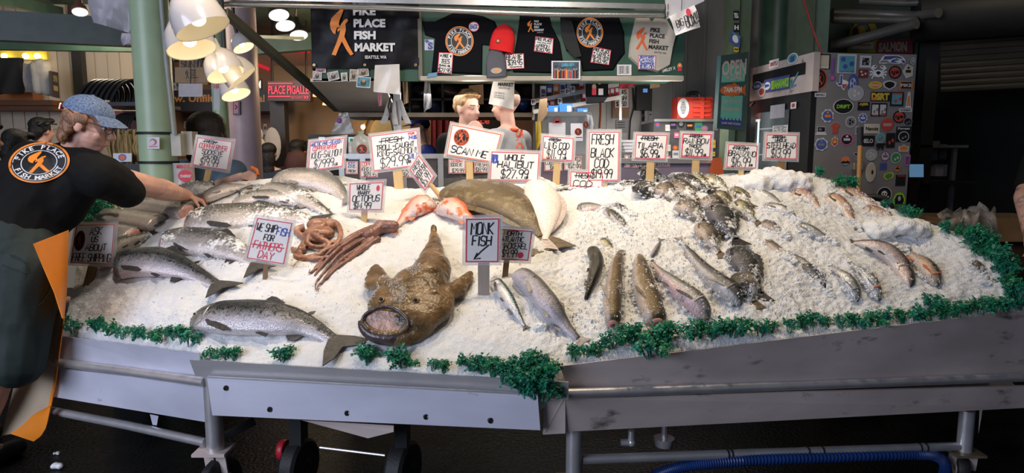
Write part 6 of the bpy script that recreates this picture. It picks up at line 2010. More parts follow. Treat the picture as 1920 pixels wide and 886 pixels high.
# tags on the board
GT_ = 'handwritten price tags pinned on the canopy board'
for lb, quad, lines, wt in (
  ('tag with stars pinned on the black t-shirt', [(823, 98), (850, 99), (847, 139), (820, 136)], [('* PIKE *', .1, .9, .08, .24, K_), ('TEES', .2, .8, .32, .52, K_), ('S-M-L-XL', .1, .9, .58, .68, K_), ('$27.95', .05, .95, .76, .96, K_)], .005),
  ('beanie tag right of the grey beanie', [(947, 101), (982, 100), (983, 128), (949, 130)], [('BEANIE', .05, .92, .06, .36, K_), ('$39.95', .12, .92, .42, .74, K_), ('~~~~', .2, .9, .80, .94, K_)], .006),
  ('apron tag pinned on the chest of the black apron', [(1004, 68), (1038, 72), (1036, 101), (1001, 96)], [('PIKE PLACE', .05, .95, .06, .26, K_), ('~~~', .1, .9, .32, .42, K_), ('APRON', .06, .82, .48, .70, K_), ('$20.95', .08, .88, .74, .94, K_)], .005),
  ('tilted tag on the black long-sleeved top', [(1113, 87), (1146, 94), (1142, 122), (1107, 117)], [('PIKE PLACE', .05, .95, .06, .26, K_), ('* LONG *', .05, .95, .30, .44, K_), ('SLEEVES', .05, .95, .50, .66, K_), ('$40.95', .10, .90, .72, .94, K_)], .005),
  ('blue-lettered tag pinned on the cream tote', [(1197, 103), (1230, 104), (1229, 131), (1196, 130)], [('HEAVY DUTY', .1, .9, .04, .18, B_), ('CANVAS', .08, .86, .22, .44, B_), ('SHOPPER', .12, .9, .50, .68, B_), ('$35.00', .10, .92, .72, .94, B_)], .005),
  ('oval tag on the shoulder of the black t-shirt', [(879, 41), (898, 41), (898, 59), (879, 59)], [('BACK', .14, .88, .28, .72, B_)], .005)):
 q = qpx(quad, YB - .022)
 root = thing('pinned_tag', lb, 'tag', q.q(.5, 1), GT_)
 mb = MB()
 if 'oval' in lb:
  for rr, mt, of in ((.52, R_, .0), (.46, white_card, .001)):
   q.poly(mb, [(.5 + rr * cos(2 * pi * i / 24), .5 + rr * sin(2 * pi * i / 24)) for i in range(24)], mt, of)
 else:
  q.plate(mb, white_card, .002); q.border(mb, .004, R_)
 mb.build('card', root, smooth=False)
 mb = MB()
 for (t, u0, u1, v0, v1, col) in lines: q.hand(mb, t, u0, u1, v0, v1, col, wt)
 mb.build('lettering', root, smooth=False)
# framed staff photo, small notices, decals
q = rpx(1034, 114, 1088, 149, YB - .05)
root = thing('photograph', 'glossy group photo of people in aprons clipped to the bottom edge of the board', 'photo', q.q(.5, 1))
mb = MB(); q.plate(mb, paper, .003); mb.build('mount', root, smooth=False)
mb = MB(); q.rect(mb, .05, .06, .95, .94, M('photo_scene', (.06, .08, .12), .3, var=.9, vs=40))
random.seed(8)
for i in range(16):
 u = .12 + .05 * i; v = .5 + random.uniform(-.06, .06)
 cc = random.choice([black_pr, orange, M('photo_denim', (.12, .2, .34), .4), M('photo_red', (.4, .06, .04), .4), black_pr])
 q.rect(mb, u - .026, v + .05, u + .026, .94, cc, .0012 + .0001 * i); q.disc(mb, u, v, .018, .05, M('photo_skin', (.45, .30, .22), .5), .003, 10)
q.rect(mb, .35, .1, .8, .3, M('photo_blue', (.06, .25, .34), .4), .0012)
mb.build('image', root, smooth=False)
q = rpx(1157, 121, 1184, 141, YB - .004); mb = MB(); q.plate(mb, paper, .002)
for v in (.2, .35, .5, .65, .8): q.hand(mb, 'NOTE LIST', .1, .85, v - .06, v + .04, K_, .002)
solo(mb, 'notice', 'small white printed notice on the board left of the tote', 'notice', smooth=False)
mb = MB(); q = rpx(796, 74, 813, 94, YB - .003); q.plate(mb, M('pale_decal', (.55, .56, .68), .4), .002); q.text(mb, 'S', .35, .95, .25, .95, M('navy_print', (.08, .09, .28), .4), .06); q.poly(mb, [(0, .1), (.3, .0), (.55, .2), (.2, .35)], M('navy_print', (.08, .09, .28), .4)); solo(mb, 'decal', 'pale letter S decal at the left edge of the board', 'sticker', smooth=False)
mb = MB(); q = qpx([(803, 138), (820, 135), (819, 143), (800, 146)], YB - .035); q.plate(mb, M('blue_decal', (.12, .28, .45), .4), .002); solo(mb, 'decal', 'blue sticker at the lower left corner of the board', 'sticker', smooth=False)
mb = MB(); q = rpx(1270, 118, 1279, 133, YB - .003)
q.disc(mb, .5, .4, .5, .42, orange, 0, 14); q.rect(mb, .1, .5, .9, 1, R_, .001); q.rect(mb, .3, .2, .7, .4, white_pr, .002)
solo(mb, 'decal', 'little orange decal at the lower right corner of the board', 'sticker', smooth=False)
mb = MB(); q = qpx([(1241, 130), (1266, 124), (1267, 130), (1242, 136)], YB - .003); q.text(mb, 'SMILEY X', 0, 1, 0, 1, white_pr, .02, .002); solo(mb, 'lettering', 'small white lettering on the board below the tote', 'lettering', smooth=False)

# hanging boxes, upper right of the board
q = qpx([(1246, -20), (1345, -40), (1320, 2), (1250, 36)], 3.95)
root = thing('hanging_sheet', 'white sheet marked 11 up hanging from the ceiling above the tote', 'sheet', q.q(.5, 1))
mb = MB(); q.plate(mb, M('white_foamboard', (.55, .53, .56), .6), .01); mb.build('board', root, smooth=False)
mb = MB(); qq = qpx([(1246, 8), (1254, 7), (1254, 33), (1248, 35)], 3.94); qq.text(mb, '11', .1, .9, 0, .42, black_pr, .02); qq.text(mb, 'UP', .1, .95, .52, .95, black_pr, .02); mb.build('lettering', root, smooth=False)
q = qpx([(1254, 31), (1302, 9), (1314, 50), (1268, 66)], 3.88)
root = thing('hanging_card', 'curling white card reading big box hanging above the tote', 'card', q.q(.5, 1))
mb = MB(); mb.sheet([[q.q(i / 6, j / 5, .012 * sin(i + j)) for i in range(7)] for j in range(6)], .003, paper, off=(0, 1, 0)); mb.build('card', root)
mb = MB(); q.hand(mb, 'BIG', .12, .40, .34, .68, K_, .005); q.hand(mb, 'BOX!!', .46, .98, .30, .82, K_, .006)
for i in range(0, len(mb.v)): mb.v[i] = mb.v[i] + V((0, -.016, 0))
q.disc(mb, .68, .2, .09, .17, R_, .018); mb.build('lettering', root, smooth=False)
mb = MB(); p = q.q(.5, 0); mb.tube([p, V((p.x, p.y, 3.5))], .002, black_pl, 5); mb.build('string', root)

# ---- glass case under the case tags
root = thing('display_case', 'steel framed glass seafood case behind the crest, with pink fillets inside', 'case', at(860, 345, 4.5))
fr_ = M('case_steel', (.42, .43, .44), .35, .7)
mb = MB()
a, b = at(640, 288, 4.42), at(1100, 297, 4.42)
mb.span((a.x, 4.42, b.z), (b.x, 4.95, a.z), fr_)
for x in (640, 680, 757, 826, 1000, 1096):
 p = at(x, 300, 4.42); mb.span((p.x - .018, 4.42, .9), (p.x + .018, 4.45, b.z), fr_)
mb.span((a.x, 4.42, .3), (b.x, 4.95, .95), fr_)
mb.build('frame', root, smooth=False)
mb = MB(); mb.span((a.x, 4.432, .95), (b.x, 4.438, b.z), M('case_glass', (.85, .82, .88), .03, var=.01, trans=.95, spec=.5)); mb.build('glass', root, smooth=False)
mb = MB(); mb.span((a.x, 4.93, .95), (b.x, 4.95, b.z), M('case_back', (.42, .34, .44), .5)); mb.span((a.x, 4.46, .95), (b.x, 4.93, 1.0), M('case_bed', (.62, .50, .56), .5)); mb.build('lining', root, smooth=False)
random.seed(21)
for i, x in enumerate((700, 722, 735, 772, 790, 808)):
 c = at(x, 326 + (i % 3) * 4, 4.62); c.z = 1.02 + .03 * (i % 2)
 mb = MB(); mm_ = M('salmon_fillet_flesh', (.78, .24, .22), .35, var=.25, vs=30) if i % 2 else M('wrapped_fillet', (.55, .30, .50), .2, var=.3, vs=25)
 mb.ell(c, (.075, .10, .022), mm_, Matrix.Rotation(.3 * i, 4, 'Z'))
 solo(mb, 'fillet', ['lilac-wrapped fillet at the left of the glass case', 'pink fillet left of the troll caught lath in the glass case', 'lilac-wrapped fillet just right of the troll caught lath', 'pink fillet behind the rockfish card in the glass case', 'lilac-wrapped fillet right of the rockfish card', 'pink fillet at the right end of the glass case window'][i], 'fillet', 'fillets in the glass case')
# counter to the right
root = thing('counter', 'steel counter with a lilac front, between the case and the fridge', 'counter', at(1220, 330, 4.6))
a, b = at(1100, 297, 4.55), at(1345, 306, 4.55)
mb = MB(); mb.span((a.x, 4.55, b.z), (b.x, 5.3, a.z), fr_); mb.build('top', root, smooth=False)
mb = MB(); mb.span((a.x, 4.58, .3), (b.x, 5.25, b.z), M('lilac_panel', (.20, .17, .24), .4)); mb.build('front', root, smooth=False)
# things on the case
root = thing('television', 'dark screen behind the king salmon card, with painted window reflections on it', 'screen', at(630, 300, 6.8))
q = rpx(578, 252, 692, 310, 6.8); mb = MB(); q.plate(mb, black_pl, .05); mb.build('body', root, smooth=False)
mb = MB()
for (u0, u1) in ((.17, .27), (.42, .58), (.66, .95)): q.rect(mb, u0, .08, u1, .8, M('painted_window_reflection', (.35, .5, .55), .3, emit=.9, ecol=(.45, .62, .66)))  # window reflections painted as glowing rectangles on the dark screen
mb.build('image', root, smooth=False)
mb = MB(); p = at(635, 310, 6.82); mb.span((p.x - .3, 6.7, 0), (p.x + .3, 7.0, p.z + .02), M('tv_stand', (.05, .035, .03), .5)); mb.build('stand', root, smooth=False)
root = thing('bottle', 'white plastic jar with a label beside the bag of ice on the case', 'bottle', at(660, 290, 4.7))
c = at(660, 290, 4.7); mb = MB(); mb.lathe([(.022, 0), (.024, .01), (.024, .075), (.018, .088), (.010, .095)], M('white_jar', (.6, .57, .52), .35), Matrix.Translation(c), 18); mb.build('body', root)
mb = MB(); mb.lathe([(.0115, .095), (.0115, .11), (.009, .112)], M('green_cap', (.05, .30, .15), .4), Matrix.Translation(c), 14); mb.build('cap', root)
mb = MB(); mb.lathe([(.0245, .02), (.0245, .06)], paper, Matrix.Translation(c), 18, caps=False); mb.build('label', root)
root = thing('bag', 'clear bag with a round emblem standing on the case right of the white jar', 'bag', at(678, 292, 4.65))
mb = MB(); c = at(678, 292, 4.66)
mb.rings([[c + V((.062 * w_ * cos(2 * pi * j / 16) * (1 + .06 * sin(3 * j)), .035 * w_ * sin(2 * pi * j / 16), z)) for j in range(16)] for w_, z in ((.9, 0), (1, .02), (1.02, .09), (.8, .13), (.3, .15), (.42, .17))], M('frosted_bag', (.50, .50, .44), .25, var=.2)); mb.build('body', root)
mb = MB(); emblem(rpx(668, 270, 689, 290, 4.60), mb, .5, .5, .5, .5, orange_ink, black_pr, orange_ink, letters=False); mb.build('emblem', root, smooth=False)
# back wall décor seen under the cubbies
q = rpx(692, 208, 780, 260, 8.9)
root = thing('arch_sign', 'golden arched panel ringed with bulbs far behind the troll caught card', 'sign', q.q(.5, 1))
mb = MB(); cx = at(738, 258, 8.9)
pts = [(.5 * cos(a * pi / 20), .40 * sin(a * pi / 20)) for a in range(21)]
mb.prism([(x * .62, y * .85) for x, y in pts], .04, M('gold_panel', (.62, .44, .16), .4), Matrix.Translation(cx) @ Matrix.Rotation(R(90), 4, 'X')); mb.build('panel', root, smooth=False)
mb = MB(); mb.tube([cx + V((.40 * cos(a * pi / 20), -.06, .44 * sin(a * pi / 20))) for a in range(21)], .02, M('gold_rim', (.42, .26, .08), .4), 8); mb.build('rim', root)
for a in (2, 5, 15, 18):
 mb = MB(); mb.ell(cx + V((.40 * cos(a * pi / 20), -.09, .44 * sin(a * pi / 20))), .03, M('warm_bulb', (1, .8, .45), .4, emit=9, ecol=(1, .75, .38))); mb.build('bulb', root)
mb = MB()
for i in range(2): mb.sheet([[at(808 + i * 24 + j * 3, 216 + 22 * k, 8.95 + .03 * sin(j * 1.7)) for j in range(8)] for k in range(5)], .02, M('red_curtain', (.22, .025, .03), .8), off=(0, 1, 0))
solo(mb, 'curtain', 'dark red curtain far behind the sandy-haired person', 'curtain')
q = rpx(886, 216, 950, 242, 8.98)
root = thing('shop_sign', 'dark round shop sign with red letters behind the grey jersey person', 'sign', q.q(.5, 1))
mb = MB(); q.disc(mb, .45, .3, .6, 1.1, M('dark_sign', (.03, .018, .014), .5), 0, 30); q.disc(mb, .45, .3, .6, 1.1, M('gold_rim', (.42, .26, .08), .4), .004, 30, hole=.96); mb.build('disc', root, smooth=False)
mb = MB(); q.text(mb, 'oice', -.02, .50, .15, .62, M('red_neon_soft', (.7, .08, .04), .4, emit=.5, ecol=(.8, .08, .04)), .02, .01); q.text(mb, 'C OR', .72, 1.0, .1, .35, white_pr, .02, .01); mb.build('lettering', root, smooth=False)

# ---- right-hand shelves and cabinet, behind the lingcod and black cod cards
root = thing('wire_rack', 'slanted wire rack of boxed goods under the board by the group photo', 'rack', at(1080, 210, 5.3))
rk = M('rack_wire', (.5, .5, .5), .35, .6)
Pr = {}
mb = MB()
for (xa, ya, xb, yb) in ((1000, 190, 1160, 158), (1000, 210, 1165, 182)):
 mb.bar(at(xa, ya, 5.3), at(xb, yb, 5.3), .02, .03, rk); mb.bar(at(xa, ya - 2, 5.5), at(xb, yb - 2, 5.5), .2, .012, rk)
for x in (1000, 1078, 1163): mb.bar(at(x, 150, 5.52), at(x, 225, 5.52), .02, .02, rk)
mb.build('wire', root, smooth=False)
random.seed(4)
bxc = [M('box_red', (.45, .05, .07), .45, var=.4, vs=40), M('box_white', (.6, .6, .62), .45, var=.25, vs=40), M('box_navy', (.03, .06, .22), .45, var=.4, vs=40), M('box_orange', (.62, .2, .06), .45, var=.4, vs=40), M('box_crimson', (.40, .03, .08), .35, var=.5, vs=30)]
for r_, (xa, ya, xb, yb, n_, hh, cols) in enumerate(((1012, 186, 1072, 173, 5, 22, (1, 2, 3, 1, 2)), (1084, 170, 1156, 156, 7, 20, (0, 1, 2, 0, 2, 0, 1)), (1090, 192, 1160, 180, 8, 20, (4, 0, 4, 0, 4, 4, 0, 4)), (1010, 208, 1040, 202, 3, 16, (3, 2, 0)))):
 for i in range(n_):
  k = (i + .5) / n_
  x, y = xa + (xb - xa) * k, ya + (yb - ya) * k
  a = at(x, y, 5.42); w_ = px_m((xb - xa) / n_ * .9, 5.42); h_ = px_m(hh, 5.42)
  mb = MB(); mb.box(a + V((0, 0, h_ / 2)), (w_, .07, h_), bxc[cols[i]])
  mb.box(a + V((0, -.036, h_ * .55)), (w_ * .7, .002, h_ * .35), bxc[1] if cols[i] != 1 else bxc[2]); mb.box(a + V((0, -.036, h_ * .2)), (w_ * .6, .002, h_ * .08), black_pr)
  solo(mb, 'goods_box', ['boxed goods on the upper left end of the wire rack', 'boxed goods on the upper right of the wire rack', 'crimson packs on the middle row of the wire rack', 'small boxes at the lower left of the wire rack'][r_], 'box', 'boxes on the wire rack, row of ' + ['five', 'seven', 'eight', 'three'][r_], smooth=False)
for i, (x, y, lb) in enumerate(((1000, 190, 'price ticket on the left end of the wire rack'), (1050, 188, 'price ticket below the middle of the upper rack row'), (1064, 170, 'larger price ticket right of the rack post'), (1074, 166, 'price ticket beside the larger one'))):
 q = rpx(x - 4, y - 4, x + 4, y + 6, 5.27); mb = MB(); q.plate(mb, white_card, .002); q.hand(mb, '$9', .15, .85, .2, .8, K_, .005); solo(mb, 'ticket', lb, 'ticket', smooth=False)
bb = M('blue_carton', (.03, .16, .50), .45, var=.15)
root_c = thing('cabinet', 'steel cabinet with a clipboard on its door behind the lingcod card', 'cabinet', at(1060, 295, 5.0))
a, b = at(1018, 213, 5.0), at(1108, 300, 5.0)
mb = MB(); mb.span((a.x, 5.0, b.z), (b.x, 5.5, a.z), fr_); mb.build('body', root_c, smooth=False)
mb = MB(); p = at(1018, 212, 4.99); p2 = at(1108, 218, 4.99); mb.span((p.x, 4.97, p2.z), (p2.x, 5.5, p.z + .01), alu); mb.build('top_edge', root_c, smooth=False)
for i, (x0, y0, x1, y1, lb) in enumerate(((1029, 198, 1047, 212, 'small blue carton at the left on the steel cabinet'), (1049, 194, 1073, 212, 'larger blue carton in the middle on the steel cabinet'), (1083, 203, 1102, 212, 'flat blue carton at the right on the steel cabinet'))):
 mb = MB(); slab(mb, x0, y0, x1, y1, 5.05, .12, bb); q = rpx(x0 + (x1 - x0) * .6, y0 + 4, x1 - 2, y1 - 3, 5.049); q.rect(mb, 0, 0, 1, 1, paper, .001); solo(mb, 'carton', lb, 'box', 'blue cartons on the cabinet', smooth=False)
root = thing('clipboard', 'clipboard with a blank white sheet on the cabinet door', 'clipboard', at(1045, 258, 4.98))
q = rpx(1028, 228, 1061, 266, 4.99); mb = MB(); q.plate(mb, M('board_grey', (.3, .29, .29), .5), .004); mb.build('board', root, smooth=False)
mb = MB(); q.rect(mb, .03, .05, .97, .98, paper, .001)
mb.build('sheet', root, smooth=False); mb = MB(); mb.box(q.q(.5, .02, .006), (.07, .012, .016), M('red_clip', (.35, .06, .06), .4)); mb.box(q.q(.5, -.06, .006), (.03, .012, .03), M('red_clip', (.35, .06, .06), .4)); mb.build('clip', root, smooth=False)
root = thing('notice', 'white card with a round emblem on the cabinet door, right of the clipboard', 'notice', at(1081, 262, 4.98))
q = rpx(1070, 231, 1093, 264, 4.985); mb = MB(); q.plate(mb, paper, .003); mb.build('card', root, smooth=False)
mb = MB(); emblem(q, mb, .62, .48, .30, .21, orange_ink, black_pr, orange_ink, letters=False); q.rect(mb, .2, .78, .95, .82, black_pr); mb.build('print', root, smooth=False)
mb = MB(); emblem(rpx(1093, 227, 1104, 240, 4.98), mb, .5, .5, .5, .5, orange_ink, black_pr, orange_ink, letters=False); solo(mb, 'decal', 'round dark decal at the corner of the steel cabinet', 'sticker', smooth=False)
hang_sheet('yellow plastic bag hanging left of the steel cabinet', 'bag', [(1004, 228), (1014, 226), (1016, 262), (1006, 284)], 4.9, M('yellow_bag', (.62, .42, .04), .35), 'plastic_bag', .02, th=.02)
hang_sheet('brown kraft strip hanging at the corner of the wire rack', 'card', [(1012, 186), (1026, 184), (1026, 214), (1006, 238)], 4.95, kraft, 'card_strip')
hang_sheet('white plastic draped over the right corner of the cabinet', 'plastic', [(1100, 214), (1110, 216), (1116, 245), (1104, 240)], 4.95, M('clear_plastic', (.42, .43, .46), .2, alpha=.75), 'plastic_sheet', .02)

def d_hood2(mb, Y):
 q = rpx(1109, 158, 1119, 178, Y); q.rect(mb, .1, .25, .9, 1, R_); q.disc(mb, .5, .2, .4, .22, M('photo_skin', (.45, .30, .22), .5), .0012)
 q = rpx(1122, 166, 1131, 178, Y); q.rect(mb, 0, 0, 1, 1, paper)
 q = rpx(1121, 152, 1127, 158, Y); q.disc(mb, .5, .5, .5, .5, M('yellow_print', (.65, .5, .05), .5))

garment('folded black hoodie with small patches under the board', 'hoodie', 'hoodie', [(1098, 150), (1140, 149), (1141, 180), (1132, 192), (1100, 195), (1098, 192)], 5.1, navy_tee, d_hood2, .03, None)
root = thing('clipboard', 'brown clipboard with a red-edged prawn price list on the steel wall', 'clipboard', at(1163, 220, 5.8))
q = rpx(1148, 160, 1180, 221, 5.82); mb = MB(); q.plate(mb, kraft, .01); mb.build('board', root, smooth=False)
q2 = rpx(1152, 165, 1180, 203, 5.80); mb = MB(); q2.plate(mb, white_card, .003); q2.border(mb, .006, R_)
for i, t in enumerate(('PRAWNS', 'FISH', '$2.50')): q2.hand(mb, t, .12, .80, .08 + .3 * i, .28 + .3 * i, K_, .007)
mb.build('sheet', root, smooth=False)
hang_sheet('red cloth tucked under the edge of the board', 'cloth', [(1160, 152), (1203, 150), (1190, 160), (1163, 166)], 5.3, M('red_cloth', (.45, .04, .07), .8), 'cloth', .01, th=.02)
hang_sheet('brown card tucked at the edge of the board right of the red cloth', 'card', [(1218, 150), (1237, 150), (1237, 163), (1219, 166)], 5.3, kraft, 'card')
root = thing('wall_phone', 'black handset with a coiled cord on the steel wall', 'phone', at(1207, 240, 5.75))
mb = MB(); slab(mb, 1194, 162, 1222, 206, 5.74, .09, black_pl); slab(mb, 1206, 166, 1214, 173, 5.735, .01, M('blue_lcd', (.1, .25, .6), .3, emit=.6, ecol=(.15, .35, .8))); mb.build('body', root, smooth=False)
mb = MB(); mb.tube([at(1206 + 2.5 * cos(i * 1.2), 206 + i * .55, 5.74 + .012 * sin(i * 1.2)) for i in range(70)], .005, black_pl, 5); mb.build('cord', root)
mb = MB(); mb.tube([at(1187, 165, 5.8), at(1189, 200, 5.8), at(1182, 225, 5.8), at(1180, 262, 5.8)], .006, black_pl, 6); solo(mb, 'cable', 'thin black cable down the steel wall left of the handset', 'cable')
mb = MB(); mb.tube([at(1126, 190, 5.84), at(1126, 215, 5.84), at(1124, 240, 5.84)], .008, M('orange_cord', (.6, .12, .04), .4), 6); solo(mb, 'cord', 'orange cord down the steel wall right of the cabinet', 'cord')
for (x0, y0, x1, y1, lb) in ((1155, 224, 1176, 247, 'grey paper notice on the steel wall under the clipboard'), (1200, 237, 1214, 252, 'white slip under the coiled cord'), (1216, 192, 1224, 228, 'pale paper strip right of the handset')):
 mb = MB(); q = rpx(x0, y0, x1, y1, 5.83); q.plate(mb, M('grey_paper', (.46, .45, .48), .6), .003)
 for v in (.2, .4, .6): q.rect(mb, .15, v, .8, v + .05, black_pr)
 solo(mb, 'notice', lb, 'notice', smooth=False)
random.seed(31)
for i in range(4):
 mb = MB(); slab(mb, 1166 + 2 * i, 262 + 6 * i, 1190 - i, 267 + 6 * i, 5.0, .2, M('grey_paper', (.46, .45, .48), .6)); solo(mb, 'paper_stack', ['topmost stack of papers left of the tilapia card', 'second stack of papers left of the tilapia card', 'third stack of papers left of the tilapia card', 'lowest stack of papers left of the tilapia card'][i], 'paper', 'paper stacks on the counter', smooth=False)
# ledge with the orange-red case
root = thing('sticker_shelf', 'shelf unit plastered with stickers under the orange-red case', 'shelf', at(1290, 290, 5.2))
a, b = at(1226, 223, 5.2), at(1348, 300, 5.2)
mb = MB(); mb.span((a.x, 5.2, .3), (b.x, 5.7, a.z - .02), M('shelf_dark', (.07, .07, .07), .5)); mb.build('body', root, smooth=False)
mb = MB(); mb.span((a.x, 5.18, a.z - .02), (b.x, 5.7, a.z), alu); mb.build('top_edge', root, smooth=False)
q = rpx(1230, 228, 1345, 330, 5.198)
scol = [M('stk_white', (.55, .55, .56), .4), M('stk_red', (.5, .07, .05), .4), M('stk_blue', (.06, .10, .34), .4), M('stk_black', (.015, .015, .017), .4), M('stk_yellow', (.65, .48, .05), .4), M('stk_green', (.05, .26, .09), .4), M('stk_orange', (.65, .22, .04), .4), M('stk_teal', (.10, .34, .40), .4), M('stk_pink', (.55, .14, .28), .4), M('stk_purple', (.20, .10, .36), .4), M('stk_cream', (.55, .48, .36), .4), M('stk_grey', (.20, .20, .21), .4)]
for i in range(44):
 mb = MB(); u, v = (i % 8 + random.uniform(.2, .8)) / 8, (i // 8 + random.uniform(.2, .8)) / 5.6; w_ = random.uniform(.035, .06); h_ = w_ * random.uniform(.9, 1.5)
 c1, c2 = random.sample(scol, 2)
 if i % 3: q.rect(mb, u - w_, v - h_, u + w_, v + h_, c1, .001 + .0004 * i); q.rect(mb, u - w_ * .7, v - h_ * .4, u + w_ * .7, v + h_ * .2, c2, .0016 + .0004 * i)
 else: q.disc(mb, u, v, w_, h_, c1, .001 + .0004 * i, 16); q.disc(mb, u, v, w_ * .6, h_ * .6, c2, .0016 + .0004 * i, 14)
 mb.build('sticker', root, smooth=False)
root = thing('tool_case', 'orange-red hard case with an oval list label on the sticker-covered shelf', 'case', at(1303, 222, 5.25))
orr = M('orange_red_plastic', (.66, .05, .025), .4)
mb = MB(); slab(mb, 1271, 182, 1335, 222, 5.25, .2, orr); mb.build('body', root, smooth=False)
mb = MB()
for y in (190, 199, 208, 216): slab(mb, 1300, y - 2, 1333, y + 2, 5.235, .02, orr)
slab(mb, 1314, 182, 1320, 222, 5.232, .02, orr); mb.build('ribs', root, smooth=False)
mb = MB(); mb.tube([at(1290, 182, 5.3), at(1291, 176, 5.3), at(1296, 174, 5.3), at(1306, 174, 5.3), at(1311, 177, 5.3), at(1312, 182, 5.3)], .016, black_pl, 8); mb.build('handle', root)
mb = MB(); q = rpx(1270, 184, 1292, 221, 5.245); q.disc(mb, .5, .5, .5, .5, white_pr, .001, 28)
for k in range(9): q.rect(mb, .22 + .04 * abs(k - 4), .18 + .072 * k, .78 - .04 * abs(k - 4), .215 + .072 * k, black_pr, .002)
mb.build('label', root, smooth=False)
mb = MB(); slab(mb, 1330, 192, 1344, 222, 5.3, .1, M('grey_paper', (.46, .45, .48), .6)); solo(mb, 'carton', 'pale carton right of the orange-red case', 'box', smooth=False)
mb = MB(); P = [(1336, 296), (1352, 294), (1358, 330), (1328, 330)]
mb.hexa([at(x, y, Y) for Y in (4.5, 4.7) for x, y in P], M('terracotta_plastic', (.52, .10, .03), .5)); solo(mb, 'bin', 'terracotta coloured bin between the rainbow trout and branzino cards', 'bin', smooth=False)

# ---- posts, hanging opening-hours board
mb = MB(); a, b = at(1377, -30, 4.75), at(1411, 300, 4.75)
mb.span((a.x, 4.75, .0), (a.x + .045, 4.95, 3.5), green_paint if False else M('olive_post', (.10, .14, .09), .45, var=.15)); mb.span((a.x + .045, 4.78, .0), (a.x + .135, 4.95, 3.5), MATS['olive_post'])
o = struct(mb, 'trim_1', smooth=False)
gpm = [M('stk_black', (.015, .015, .017), .4), white_pr, scol[2], scol[4]]
for i, (x0, y0, x1, y1, k, t, lb) in enumerate(((1375, 20, 1386, 38, 0, 'TELL', 'black and white sticker at the top of the olive post'), (1376, 43, 1386, 60, 0, 'H', 'black sticker with a letter H on the olive post'), (1376, 88, 1385, 97, 3, '~', 'yellow sticker just above the opening hours board'))):
 q = rpx(x0, y0, x1, y1, 4.745); mb = MB(); q.plate(mb, gpm[k], .002); q.text(mb, t, .1, .9, .25, .75, white_pr if k == 0 else black_pr, .04); solo(mb, 'decal', lb, 'sticker', smooth=False)
q = qpx([(1372, 56), (1389, 68), (1387, 90), (1367, 78)], 4.745); mb = MB(); q.plate(mb, scol[2], .003); q.disc(mb, .5, .5, .3, .3, white_pr, .001, 14); q.rect(mb, .1, .1, .9, .2, scol[7]); solo(mb, 'pennant', 'blue pennant sticker curling off the olive post', 'sticker', smooth=False)
q = qpx([(1352, 104), (1404, 97), (1396, 245), (1344, 240)], [4.45, 4.62, 4.62, 4.45])
root = thing('hanging_sign', 'slim teal board with opening hours and an orange fish, hung on the olive post', 'sign', q.q(.5, 1))
teal_d = M('slate_teal', (.035, .085, .09), .5); teal_l = M('mint_paint', (.15, .50, .40), .5, var=.1); pinkish = M('chalk_paint', (.62, .52, .50), .5)
mb = MB(); q.plate(mb, teal_d, .03); mb.build('board', root, smooth=False)
mb = MB(); p = q.q(.8, .04, -.03); mb.tube([p, V((p.x, 4.76, p.z))], .01, black_pl, 6); mb.build('hook', root)
mb = MB()
q.rect(mb, .06, .13, .90, .37, teal_l); q.rect(mb, .10, .55, .86, .88, teal_l)
q.text(mb, 'OPEN', .05, .93, .08, .28, pinkish, .03, .002); q.text(mb, '= DAILY', .22, .93, .27, .345, pinkish, .02, .002)
fishp = [(.02, .475), (.10, .43), (.3, .405), (.45, .40), (.52, .375), (.58, .40), (.72, .43), (.82, .455), (.96, .40), (.93, .475), (.97, .555), (.82, .515), (.7, .54), (.55, .545), (.50, .575), (.42, .555), (.22, .545), (.08, .52)]
q.poly(mb, fishp, M('orange_red_paint', (.68, .14, .02), .5), .002)
q.text(mb, '7AM-5PM', .16, .80, .435, .51, white_pr, .03, .003)
q.text(mb, 'OPEN IN WINTER', .14, .82, .61, .655, pinkish, .0, .002); q.text(mb, 'DELIVERED SAFELY', .14, .82, .71, .755, pinkish, .0, .002)
wav = [(.08, .93)] + [p for i in range(6) for p in ((.08 + .13 * i, .88), (.13 + .13 * i, .835), (.145 + .13 * i, .87))] + [(.87, .88), (.87, .955), (.08, .945)]
q.poly(mb, wav, M('wave_blue', (.025, .05, .28), .5), .002); q.text(mb, 'LAND AND OCEAN', .14, .82, .905, .935, pinkish, .02, .003)
mb.build('lettering', root, smooth=False)
mb = MB(); c = at(1452, 200, 5.5); mb.tube([V((c.x, 5.5, 0)), V((c.x, 5.5, 3.5))], px_m(34, 5.5), M('column_green', (.045, .10, .075), .4, var=.35, vs=6), 28); tag(mb.build('column'), 'dark bottle green round column behind the drinks fridge', 'column', kind='structure')
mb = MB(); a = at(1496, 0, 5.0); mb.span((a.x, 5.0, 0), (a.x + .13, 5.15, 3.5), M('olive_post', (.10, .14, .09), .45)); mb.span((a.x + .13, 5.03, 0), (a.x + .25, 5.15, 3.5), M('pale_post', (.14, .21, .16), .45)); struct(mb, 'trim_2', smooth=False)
mb = MB(); mb.tube([at(1504, -10, 4.9), at(1522, 50, 4.9), at(1540, 98, 4.85)], .008, M('red_cable', (.35, .02, .02), .4), 8); solo(mb, 'cable', 'red cable hanging down to the top of the fridge', 'cable')

# ---- drinks fridge
A, B, Cc = at(1526, 98, 4.2), at(1719, 102, 4.29), at(1410, 128, 4.98)
H_ = A.z - .08
ex, ey = (B - A), (Cc - A)
ex.z = ey.z = 0
fr_g = M('fridge_steel', (.27, .255, .255), .42, .25, var=.1, vs=4, bump=.05, bs=30, stain=(.27, .26, .26), stain_t=.74)
root = thing('drinks_fridge', 'tall stainless drinks fridge with a glass door, its side covered in stickers', 'fridge', A + (ex + ey) / 2 + V((0, 0, -H_)))
dz = V((0, 0, -1))

